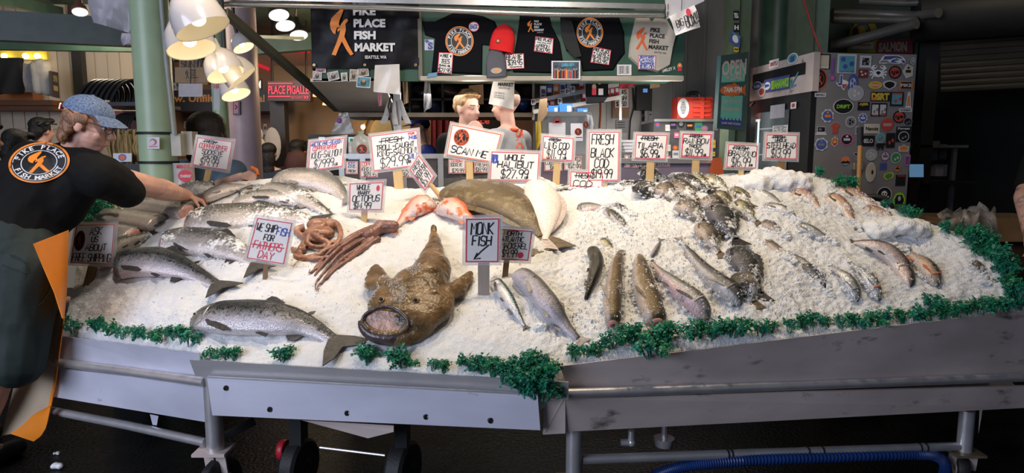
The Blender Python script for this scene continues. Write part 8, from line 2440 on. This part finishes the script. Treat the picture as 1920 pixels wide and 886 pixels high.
# white dome lamps
shade_w = M('lamp_enamel', (.52, .49, .48), .22, var=.03, coat=.4)
shade_in = M('lamp_inside', (.72, .66, .52), .4, var=.03)
for (x, y, d, Y, tilt, lb, em, top) in (
  (381, 55, 98, 3.0, (.42, -.02, -.9), 'largest white dome lamp, topmost, its lit rim tipped toward the street', 3, .95),
  (360, 93, 86, 3.25, (.30, -.20, -.93), 'white dome lamp second from the top, its bulb showing, beside the green column', 9, .85),
  (424, 140, 68, 3.4, (.40, -.16, -.9), 'white dome lamp with a long neck in the middle of the cluster', 9, 1.0),
  (455, 147, 62, 3.55, (.62, .16, -.77), 'white dome lamp tipped to the right, partly behind the long-necked one', 3, .9),
  (443, 178, 52, 3.75, (.38, -.2, -.9), 'lowest white dome lamp of the cluster', 9, .8),
  (457, 90, 38, 4.4, (.45, -.15, -.88), 'small white dome lamp farther back, under the slanting door track', 9, .7)):
 c = at(x, y, Y); r = px_m(d, Y) / 2
 ax = -V(tilt).normalized(); m = Matrix.Translation(c) @ ax.to_track_quat('Z', 'Y').to_matrix().to_4x4()
 root = thing('dome_lamp', lb, 'lamp', c, 'white dome lamps by the green column')
 mb = MB(); mb.lathe([(r, 0), (r * .99, r * .34), (r * .90, r * .8), (r * .66, r * 1.22), (r * .36, r * 1.46), (r * .30, r * 1.5), (r * .27, r * 2.05 * top), (.008, r * 2.07 * top)], shade_w, m, 36, caps=False); mb.lathe([(r, 0), (r * .96, r * .02), (r * .94, r * .3), (r * .86, r * .78), (r * .6, r * 1.18), (.005, r * 1.36)], shade_in, m, 36, caps=False); mb.build('lamp_shade', root)
 mb = MB(); mb.ell((0, 0, 0), (r * .27, r * .27, r * .2), M('warm_lamp_bulb', (1, .82, .5), .4, emit=3.5, ecol=(1, .88, .66)), None); mb.v = [m @ (p + V((0, 0, r * .36))) for p in mb.v]; mb.build('bulb', root)
 mb = MB(); t = m @ V((0, 0, r * 2.0 * top)); mb.tube([t, t + ax * .05 + V((0, 0, .03)), V((t.x + ax.x * .08, t.y + ax.y * .08, 3.5))], .011, M('dark_iron', (.03, .03, .032), .5, .5), 8); mb.build('stem', root)
 l = light('POINT', 'dome_lamp_light', m @ V((0, 0, -.02)), (0, 0, 0), em * .045, WARM, .03)
for (x, y, Y, lb) in ((523, 28, 6.5, 'small ceiling spotlight left of the banner'), (535, 48, 6.8, 'caged spotlight under the small ceiling one'), (560, 66, 7.2, 'slim white spotlight right of the caged one'), (150, 22, 5.0, 'spotlight on the ceiling at the upper left corner')):
 c = at(x, y, Y); root = thing('spotlight', lb, 'lamp', c); m = Matrix.Translation(c) @ V((-.25, .35, .9)).to_track_quat('Z', 'Y').to_matrix().to_4x4()
 r = .10 if Y > 5.5 else .055
 mb = MB(); mb.lathe([(r, 0), (r * .9, r * .6), (r * .4, r * 1.3), (r * .35, r * 2)], black_pl if Y > 5.5 else M('brown_spot', (.18, .07, .05), .4), m, 20); mb.tube([m @ V((0, 0, r * 2)), V((c.x, c.y, 3.05 if Y > 5.4 else 3.52))], .012, black_pl, 6); mb.build('housing', root)
 mb = MB(); mb.lathe([(r * .92, -.004), (.004, -.02)], M('spot_lens', (1, .92, .8), .3, emit=2.2, ecol=(1, .9, .75)), m, 20); mb.build('lens', root)
# ceiling beams and pipes
bm_g = M('beam_green', (.065, .085, .075), .5, var=.15)
for (x0, y0, x1, y1, Y0, Y1, w, h, lb, mt) in ((-60, 46, 250, 62, 5.2, 5.6, .1, .22, 'broad grey-green beam across the upper left', bm_g), (-60, 85, 262, 90, 6.0, 6.0, .07, .07, 'thin green pipe under the broad beam', dkgreen), (-40, -10, 190, 40, 5.8, 8.2, .08, .1, 'dark rafter above the broad beam', dkgreen), (310, 100, 590, 78, 7.6, 7.6, .12, .18, 'green beam behind the slanting door track', dkgreen), (400, 66, 570, 72, 7.0, 7.0, .03, .03, 'pale cable tray pipe behind the dome lamps', M('pale_pipe', (.30, .30, .2), .5))):
 mb = MB(); mb.bar(at(x0, y0, Y0), at(x1, y1, Y1), w, h, mt); solo(mb, 'ceiling_beam', lb, 'beam', kind='structure', smooth=False)
neon = M('red_neon', (.3, .01, .02), .4, emit=1.25, ecol=(1, .02, .07)); neon_d = M('red_neon_dim', (.5, .03, .04), .4, emit=.5, ecol=(.9, .03, .05))
for (x0, y0, x1, y1, Y, lb) in ((505, 52, 578, 60, 8.97, 'red glowing strip near the ceiling, highest'), (500, 93, 580, 96, 8.97, 'red glowing strip over the red neon sign'), (450, 108, 505, 130, 8.97, 'red glowing strip slanting behind the dome lamps')):
 mb = MB(); mb.tube([at(x0, y0, Y), at(x1, y1, Y)], .022, neon_d, 8); solo(mb, 'light_strip', lb, 'light')
# hall: fascia, neon sign, shop fronts
q = rpx(318, 168, 512, 208, 8.4)
root = thing('shop_fascia', 'dark fascia board with orange words behind the column and lamps', 'sign', q.q(.5, 1))
mb = MB(); q.plate(mb, M('fascia_navy', (.022, .022, .035), .5), .6); mb.build('board', root, smooth=False)
mb = MB(); fo = M('fascia_orange', (.55, .24, .06), .5); q.text(mb, 'aw. Unfiltered. Local', .0, .92, .22, .58, fo, .03, .003); mb.build('lettering', root, smooth=False)
mb = MB(); a, b = at(505, 185, 8.2), at(532, 185, 8.2); mb.span((a.x, 8.2, 0), (b.x, 8.35, at(518, 188, 8.2).z), M('dark_pillar', (.045, .045, .055), .5)); tag(mb.build('pillar', smooth=False), 'dark square pillar below the red neon sign', 'pillar', kind='structure')
q = rpx(502, 152, 582, 189, 8.0)
root = thing('neon_sign', 'red neon sign for an eatery hanging in the hall', 'sign', q.q(.5, 1))
mb = MB(); q.plate(mb, M('neon_box', (.05, .004, .012), .4), .12); mb.tube([q.q(.1, 0), q.q(.1, -3)], .012, black_pl, 6); mb.tube([q.q(.9, 0), q.q(.9, -3)], .012, black_pl, 6); mb.build('box', root, smooth=False)
mb = MB(); q.text(mb, 'PLACE PIGALLE', .03, .97, .24, .66, neon, .012, .02); q.rect(mb, .02, .10, .60, .15, neon, .02); q.rect(mb, .02, .76, .55, .81, neon, .02); q.text(mb, 'RESTAURANT', .57, .84, .76, .90, neon_d, .0, .02); q.text(mb, '>>', .86, .97, .74, .92, neon, .02, .02); mb.build('tubes', root, smooth=False)
mb = MB(); a, b = at(515, 185, 8.9), at(700, 185, 8.9)
mb.span((a.x, 8.9, 0), (b.x, 8.99, 2.6), M('tan_wall', (.40, .25, .14), .7, var=.06, vs=2)); tag(mb.build('wall_hall', smooth=False), kind='structure')
q = rpx(470, 148, 490, 168, 8.39); mb = MB(); q.plate(mb, black_pl, .03); q.text(mb, 'HAM', .1, .95, .15, .85, M('white_glow', (.9, 1, .95), .3, emit=2.5, ecol=(.8, 1, .9)), .03, .004); solo(mb, 'lit_sign', 'small white lit sign left of the red neon sign', 'sign', smooth=False)
for (x0, y0, x1, y1, c, lb) in ((478, 228, 484, 243, scol[9], 'small framed picture in the shop behind the mauve column'), (494, 230, 500, 252, scol[10], 'pale poster edge in the shop behind the mauve column'), (478, 249, 489, 262, scol[3], 'dark picture low in the shop behind the mauve column'), (483, 292, 497, 312, scol[4], 'yellow placard at the shop front'), (345, 226, 362, 240, scol[0], 'white notice in the shop window beside the dark bobbed hair')):
 q = rpx(x0, y0, x1, y1, 8.98); mb = MB(); q.plate(mb, c, .02); q.rect(mb, .2, .3, .8, .6, scol[3] if c is not scol[3] else scol[10], .002); q.rect(mb, -.0, .0, 1, .06, black_pr, .003); solo(mb, 'picture', lb, 'picture', smooth=False)
mb = MB(); c = at(490, 300, 7.8)
for (dx, dz_, rx, rz, mt) in ((-.04, .12, .11, .16, scol[10]), (-.04, .30, .075, .09, scol[0]), (.12, .18, .10, .2, M('pale_board', (.5, .45, .42), .6))): mb.ell(c + V((dx, .05 if dx > 0 else 0, dz_)), (rx, .02, rz), mt)
mb.box(c + V((0, 0, -.2)), (.25, .04, .45), scol[3]); solo(mb, 'cutout_figure', 'pale cut-out figures standing in front of the shop by the mauve column', 'figure')
for (x, y, Y, lb) in ((433 + 90, 180, 8.5, ''),):
 pass
for (x, y, w, lb) in ((598, 177, 22, 'hanging amber dome light, the left of two under the canopy end'), (614, 193, 18, 'hanging amber dome light, the right of two under the canopy end')):
 c = at(x, y + 4, 8.0); r = px_m(w, 8.0) / 2; mb = MB(); mb.lathe([(r, 0), (r * .95, r * .4), (r * .6, r * .85), (.01, r)], M('amber_glass', (.8, .5, .2), .4, emit=1.4, ecol=(1, .62, .25)), Matrix.Translation(c), 20); mb.tube([c + V((0, 0, r)), V((c.x, c.y, 3.0))], .008, black_pl, 6); solo(mb, 'pendant_light', lb, 'lamp', 'amber lights under the canopy end')
# cardboard signs above the fascia
q = rpx(328, 126, 391, 154, 5.6)
root = thing('cardboard_box', 'brown cardboard box with a small black fish-carrier print hanging by the column', 'box', q.q(.5, 1))
crd = M('light_carton', (.40, .26, .15), .7, var=.08)
mb = MB(); q.plate(mb, crd, .2); q.poly(mb, [(0, 1), (1, 1), (.96, 1.18), (.04, 1.18)], M('carton_edge', (.30, .19, .10), .7), -.001); mb.tube([q.q(.5, 0, -.1), q.q(.5, -3.6, -.1)], .006, black_pl, 6); mb.build('body', root, smooth=False)
mb = MB(); figure(q, mb, .30, .44, .16, .78, black_pr)
for i, t in enumerate(('PIKE', 'PLACE', 'FISH', 'MARKET')): q.text(mb, t, .46, .62 + (.08 if i == 3 else .0), .16 + .16 * i, .27 + .16 * i, black_pr, .04)
q.rect(mb, .34, .86, .68, .88, black_pr); mb.build('print', root, smooth=False)
q = rpx(336, 112, 392, 128, 5.75); mb = MB(); q.plate(mb, M('carton_dark', (.26, .17, .09), .7), .05); q.hand(mb, 'SUNNY', .05, .82, .05, .9, K_, .012); solo(mb, 'cardboard_sign', 'cardboard sign lettered sunny above the brown box', 'sign', smooth=False)
q = rpx(335, 157, 379, 181, 5.55); mb = MB(); q.plate(mb, M('mauve_sheet', (.56, .50, .53), .5), .01); q.border(mb, .004, paper); mb.tube([q.q(.5, 0, -.005), q.q(.5, -6.2, -.005)], .004, black_pl, 5); solo(mb, 'blank_sign', 'blank pale sheet hanging under the brown cardboard box', 'sign', smooth=False)
mb = MB(); c = at(327, 163, 5.6); mb.tube([c, V((c.x, c.y, 3.02))], .008, black_pl, 6); mb.box(c, (.06, .06, .06), M('speaker_grey', (.25, .24, .23), .5)); mb.lathe([(.022, 0), (.022, .006)], black_pl, Matrix.Translation(c + V((0, -.03, 0))) @ Matrix.Rotation(R(90), 4, 'X'), 16); solo(mb, 'camera', 'small square camera left of the blank pale sheet', 'camera', smooth=False)
# papers at the top left
hang_sheet('long white plastic roll hanging at the top left beside the column', 'sheet', [(168, -40), (246, -40), (244, 62), (169, 40)], 4.6, M('lavender_white', (.52, .49, .54), .5), 'hanging_sheet', .05, th=.02)
hang_sheet('short white sheet tucked between the long roll and the column', 'sheet', [(228, 62), (254, 62), (254, 84), (228, 84)], 4.7, MATS['lavender_white'], 'hanging_sheet', .02, th=.02)
# cream wall things
root = thing('wall_shelf', 'brown wooden shelf and frame on the cream wall at the left edge', 'shelf', at(40, 208, 6.9))
wd = M('red_brown_wood', (.17, .07, .03), .55, var=.3, vs=10, stretch=(.2, 1, 1))
mb = MB(); a, b = at(-80, 188, 6.9), at(100, 206, 6.9); mb.span((a.x, 6.9, b.z), (b.x, 7.18, a.z - .05), wd); mb.span((a.x, 6.85, a.z - .05), (b.x + .02, 7.18, a.z), wd)
a, b = at(-80, 173, 7.0), at(62, 188, 7.0); mb.span((a.x, 7.0, b.z), (b.x, 7.15, a.z), M('orange_wood', (.36, .13, .04), .5, var=.2)); p = at(46, 120, 7.0); mb.span((p.x, 7.05, b.z), (p.x + .06, 7.15, at(46, 118, 7.0).z), MATS['orange_wood']); mb.build('frame', root, smooth=False)
mb = MB(); a, b = at(-60, 92, 7.16), at(90, 112, 7.16); mb.span((a.x, 7.15, b.z), (b.x, 7.18, a.z), M('yellow_glow', (.55, .42, .03), .5, emit=.25)); mb.build('backlight', root, smooth=False)
for x in (8, 48, 70): mb = MB(); mb.ell(at(x, 105, 7.1), .03, M('warm_bulb', (1, .8, .45), .4, emit=9, ecol=(1, .75, .38))); mb.build('bulb', root)
hang_sheet('black garment hanging at the left edge over the wooden shelf', 'garment', [(-20, 108), (36, 108), (38, 174), (-20, 176)], 6.7, M('black_cloth', (.012, .012, .012), .8), 'garment', .03, th=.06)
hang_sheet('grey towel hanging left of the white mitts', 'towel', [(43, 118), (65, 122), (70, 174), (46, 172)], 6.6, M('grey_towel', (.30, .28, .27), .85), 'towel', .03, th=.02)
mb = MB(); mt = M('white_terry', (.52, .47, .40), .85, bump=.3, bs=40)
for pts in ([(68, 124), (72, 150), (73, 168)], [(84, 124), (86, 150), (89, 170)], [(76, 120), (78, 135), (78, 140)]):
 for a, b in zip(pts, pts[1:]): mb.cap(at(*a, 6.55), .055, at(*b, 6.55), .05, mt)
o = blob(mb, 'oven_mitts', None, .012, 2, mt); tag(o, 'pair of white mitts hanging by the grey towel', 'mitts')
q = qpx([(96, 133), (109, 136), (112, 184), (98, 180)], [6.4, 6.7, 6.7, 6.4]); mb = MB(); q.plate(mb, M('dark_sign', (.03, .018, .014), .5), .02); q.text(mb, 'OPEN', .2, .8, .15, .4, M('gold_print', (.4, .3, .12), .5), .03, .002); q.rect(mb, .2, .55, .8, .75, MATS['gold_print'], .002); solo(mb, 'sign_board', 'narrow dark sign with gold marks hanging right of the white mitts', 'sign', smooth=False)
a = at(146, 150, 7.1); mb = MB(); mb.span((a.x - .05, 7.1, 0), (a.x + .05, 7.18, 3.0), M('dark_post', (.03, .028, .026), .6)); struct(mb, 'trim_3', smooth=False)
# black hoops on a rack
hoop = M('black_hoop', (.018, .018, .02), .35)
root_r = thing('storage_rack', 'black wire rack carrying the hoops left of the green column', 'rack', at(225, 260, 5.6))
mb = MB(); a, b = at(165, 192, 5.5), at(282, 199, 5.5); mb.span((a.x, 5.45, b.z), (b.x, 6.0, a.z), black_pl); a2, b2 = at(200, 246, 5.5), at(285, 250, 5.5); mb.span((a2.x, 5.45, b2.z), (b2.x, 6.0, a2.z), black_pl)
for x in (168, 260): p = at(x, 200, 5.5); mb.tube([V((p.x, 5.5, 0)), V((p.x, 5.5, a.z))], .014, black_pl, 8)
a3, b3 = at(205, 208, 5.98), at(285, 246, 5.98); mb.span((a3.x, 5.98, b3.z), (b3.x, 6.0, a3.z), M('maroon_board', (.11, .025, .025), .6)); mb.build('frame', root_r, smooth=False)
for k in range(13):
 x = 178 + k * 5.2
 mb = MB(); c = at(x, 192, 5.5 + .03 * (k % 2)); c.z = a.z + .0; rr = .155 - .0 * k
 mb.tube([c + V((.055 * sin(t * pi / 12) + rr * .75 * (cos(t * pi / 12)) * .55, .12 * cos(t * pi / 12), rr * 1.05 * sin(t * pi / 12) + .012)) for t in range(13)], .014, hoop, 8)
 solo(mb, 'hoop', 'one of the black plastic hoops stood in a row on the wire rack', 'hoop', 'black hoops on the wire rack')
for k in range(6):
 mb = MB(); c = at(238 + k * 6, 246, 5.5); c.z = a2.z
 mb.tube([c + V((.1 * cos(t * pi / 10) * .6, .1 * cos(t * pi / 10), .125 * sin(t * pi / 10) + .012)) for t in range(11)], .013, hoop, 8); solo(mb, 'hoop', 'one of the smaller black hoops on the lower rack shelf', 'hoop', 'smaller black hoops on the lower shelf')
straw = M('straw', (.36, .24, .09), .8, var=.5, vs=30, bump=.8, bs=60, stretch=(1, 1, .1))
root = thing('straw_bundle', 'bundle of straw with a paper label strapped beside the green column', 'straw', at(242, 305, 4.5))
c = at(242, 304, 4.5); mb = MB()
random.seed(2)
for k in range(60): x = random.uniform(-.09, .09); y = random.uniform(-.05, .05); mb.tube([c + V((x, y, -.02)), c + V((x + random.uniform(-.02, .02), y - .02, .1)), c + V((x * 1.08, y, random.uniform(.17, .22)))], .011, straw, 5)
mb.build('stems', root)
mb = MB(); q = rpx(212, 287, 247, 303, 4.40); q.plate(mb, paper, .002); q.disc(mb, .5, .5, .22, .42, scol[2], .001, 16); q.disc(mb, .5, .5, .15, .3, orange_ink, .0014, 14); mb.build('label', root, smooth=False)
mb = MB(); p = at(242, 304, 4.5); mb.span((p.x - .12, 4.42, 0), (p.x + .12, 4.7, p.z - .01), M('dark_crate', (.03, .03, .03), .6)); solo(mb, 'crate', 'dark crate under the straw bundle', 'crate', smooth=False)
# crab tin and crate by the column
root = thing('crab_tin', 'white and red crab meat tin behind the copper river card', 'tin', at(347, 352, 4.1)); c = at(347, 352, 4.1)
mb = MB(); r = px_m(36, 4.1) / 2; h = px_m(46, 4.1); mb.lathe([(r, 0), (r * 1.03, .004), (r, .01), (r, h - .01), (r * 1.03, h - .004), (r * .97, h)], M('tin_white', (.62, .58, .56), .35), Matrix.Translation(c), 28); mb.build('body', root)
mb = MB(); q = rpx(331, 306, 364, 352, 4.1 - r - .004); q.text(mb, 'MAN-O-WAR', .0, 1, .04, .2, R_, .04); q.disc(mb, .5, .5, .42, .24, R_, .001, 20); q.text(mb, 'CRABMEAT', .2, .85, .46, .58, white_pr, .03, .002); q.text(mb, 'NET WT 1 LB', .05, .95, .86, .94, R_, .02); mb.build('print', root, smooth=False)
mb = MB(); c.z = c.z; mb.span((c.x - .085, 4.0, 0), (c.x + .22, 4.3, c.z - .001), M('brown_counter', (.10, .06, .03), .6)); solo(mb, 'side_table', 'brown side table carrying the crab tin behind the ice', 'table', smooth=False)
mb = MB(); slab(mb, 212, 372, 252, 384, 3.75, .2, M('yellow_crate', (.45, .30, .08), .5)); slab(mb, 206, 384, 258, 390, 3.72, .25, MATS['yellow_crate']); p = at(230, 390, 3.8); mb.span((p.x - .1, 3.74, 0), (p.x + .1, 3.95, p.z), black_pl); solo(mb, 'crate', 'yellow wooden crate under the fishmonger\'s hidden hand', 'crate', smooth=False)

# ------------------------------------------------------------------ green parsley garnish
pg = [M('parsley_green', (.010, .19, .085), .45, var=.5, vs=30), M('parsley_blue_green', (.012, .21, .125), .45, var=.5, vs=30)]

def parsley_mesh(seed, mat):
 random.seed(seed)
 st, lf = MB(), MB()
 for k in range(13):
  a = random.uniform(0, 2 * pi); sp = random.uniform(.15, 1.0)
  tip = V((cos(a) * .055 * sp, sin(a) * .045 * sp, random.uniform(.02, .062) * (1.2 - .5 * sp)))
  mid = tip * .5 + V((0, 0, .012))
  st.tube([V((cos(a) * .008, sin(a) * .008, -.01)), mid, tip], [.0016, .0013, .0009], mat, 5)
  for j in range(11):
   p = mid.lerp(tip, random.uniform(.15, 1.1)) + V((random.uniform(-1, 1), random.uniform(-1, 1), random.uniform(-.7, 1))) * .014
   e1 = V((random.uniform(-1, 1), random.uniform(-1, 1), random.uniform(-.6, 1))).normalized(); e2 = e1.cross(V((random.uniform(-1, 1), random.uniform(-1, 1), 1))).normalized(); s_ = random.uniform(.006, .0105)
   n_ = e1.cross(e2) * .0008
   pts = [(-.6, 0), (-.1, -.55), (.1, -.2), (.6, -.75), (.55, -.2), (1.15, 0), (.55, .2), (.6, .75), (.1, .2), (-.1, .55)]
   f_ = [p + e1 * x * s_ + e2 * y * s_ + n_ for x, y in pts]; b_ = [q_ - n_ * 2 for q_ in f_]
   n0 = len(pts)
   lf.add(f_ + b_, [tuple(range(n0)), tuple(range(2 * n0 - 1, n0 - 1, -1))] + [(i, n0 + i, n0 + (i + 1) % n0, (i + 1) % n0) for i in range(n0)], mat)
 return st, lf

protos = []
for i in range(4):
 st, lf = parsley_mesh(40 + i, pg[i % 2])
 root = thing('parsley_sprig', 'p', 'garnish', (0, 0, 0), 'green parsley sprigs edging the ice')
 protos.append((root, st.build('stem', root), lf.build('leaves', root, smooth=False)))
SPR = []
for lb, pts, sc in (
  ('green parsley sprig on the left tray lip, beside the orange apron', ((120, 608), (138, 618)), 1.0), ('bushy green parsley sprig standing on the left tray lip', ((182, 618), (196, 612), (205, 622)), 1.15), ('green parsley sprig along the middle of the left tray lip', ((230, 630), (250, 633), (270, 630), (300, 636)), 1.0), ('green parsley sprig at the right end of the left tray lip', ((325, 632), (342, 638), (358, 644)), 1.1),
  ('green parsley sprig below the head of the front salmon', ((402, 668), (424, 668), (440, 670)), .8), ('lone green parsley sprig below the front salmon', ((530, 672), (540, 668)), 1.0), ('green parsley sprig left of two below the monkfish mouth', ((680, 668), (690, 678)), 1.1), ('green parsley sprig right of two below the monkfish mouth', ((742, 676), (756, 684)), 1.15), ('small green parsley sprig left of the big hanging bunch', ((812, 690), (832, 694), (862, 680)), .8),
  ('green parsley sprig in the trailing run left of the seam', ((885, 690), (905, 694), (925, 700), (945, 708), (960, 694)), 1.15), ('green parsley sprig in the big bunch hanging over the seam of the trays', ((985, 690), (1005, 690), (1025, 696), (992, 712), (1015, 720), (1035, 705), (1000, 738), (1022, 742), (980, 725)), 1.25),
  ('green parsley sprig just right of the seam', ((1075, 664), (1098, 658), (1120, 656)), .95), ('green parsley sprig under the gaping cod', ((1145, 640), (1165, 634), (1190, 630), (1210, 636), (1232, 630), (1255, 628), (1215, 655), (1238, 652)), 1.25), ('green parsley sprig under the pink-bellied cod', ((1290, 626), (1310, 622), (1335, 624), (1352, 614), (1372, 620), (1390, 616)), 1.2), ('green parsley sprig midway along the right tray lip', ((1425, 618), (1445, 612), (1480, 612), (1505, 606), (1520, 600)), 1.05), ('green parsley sprig under the pair of sea bass', ((1550, 602), (1575, 604), (1598, 600), (1618, 604)), .95),
  ('green parsley sprig under the large trout', ((1640, 598), (1660, 594), (1690, 594), (1715, 588), (1740, 590)), 1.1), ('tall green parsley sprig standing on the right tray lip', ((1748, 570),), 1.1), ('green parsley sprig near the right end of the long lip', ((1765, 588), (1790, 584), (1815, 576), (1838, 578), (1860, 576), (1885, 572), (1908, 568)), 1.2),
  ('green parsley sprig in the mass at the right end corner', ((1845, 465), (1862, 470), (1880, 485), (1850, 485), (1868, 500), (1890, 505), (1882, 522), (1895, 540), (1905, 555), (1838, 455)), 1.4), ('green parsley sprig behind the snow at the far right edge', ((1778, 436), (1795, 440), (1700, 406), (1718, 412), (1662, 392)), .9), ('green parsley sprig at the foot of the fridge', ((1570, 350), (1585, 352), (1600, 354), (1530, 330)), 1.0),
  ('green parsley sprig in the row along the far left edge by the fishmonger', ((150, 418), (165, 408), (180, 400), (195, 394), (208, 388), (172, 396), (188, 388)), 1.15)):
 for i, (x, y) in enumerate(pts): SPR.append((lb, x, y + (11 if y > 540 and 1060 < x < 1920 else 4 if y > 600 else 0), sc))
random.seed(77)
for i, (lb, x, y, sc) in enumerate(SPR):
 pr = protos[i % 4]
 if i < 4:
  r_, parts = pr[0], None
 else:
  r_ = pr[0].copy(); COL.objects.link(r_)
  for ch in pr[1:]:
   c_ = ch.copy(); c_.parent = r_; COL.objects.link(c_)
 h = BVH_ICE.ray_cast(EYE, raydir(x, y))
 if h[0] is not None:
  p = h[0] + V((0, 0, .004))
 else:
  k = 1
  p = None
  for dy in range(4, 90, 4):
   h = BVH_ICE.ray_cast(EYE, raydir(x, y - dy))
   if h[0] is not None: p = at(x, y, h[0].y - .035); break
  if p is None:
   p, _n = onice(x - (12 if x > 1830 else 0), y)
 s_ = sc * random.uniform(.8, 1.0) * (.97 if x > 1060 and y > 540 else 1)
 r_.location = p; r_.scale = (s_, s_, s_ * .95)
 r_.rotation_euler = (R(38) + random.uniform(-.25, .25), random.uniform(-.3, .3), random.uniform(0, 6.28)) if False else (random.uniform(.1, .55), random.uniform(-.3, .3), random.uniform(0, 6.28))
 r_['label'] = lb
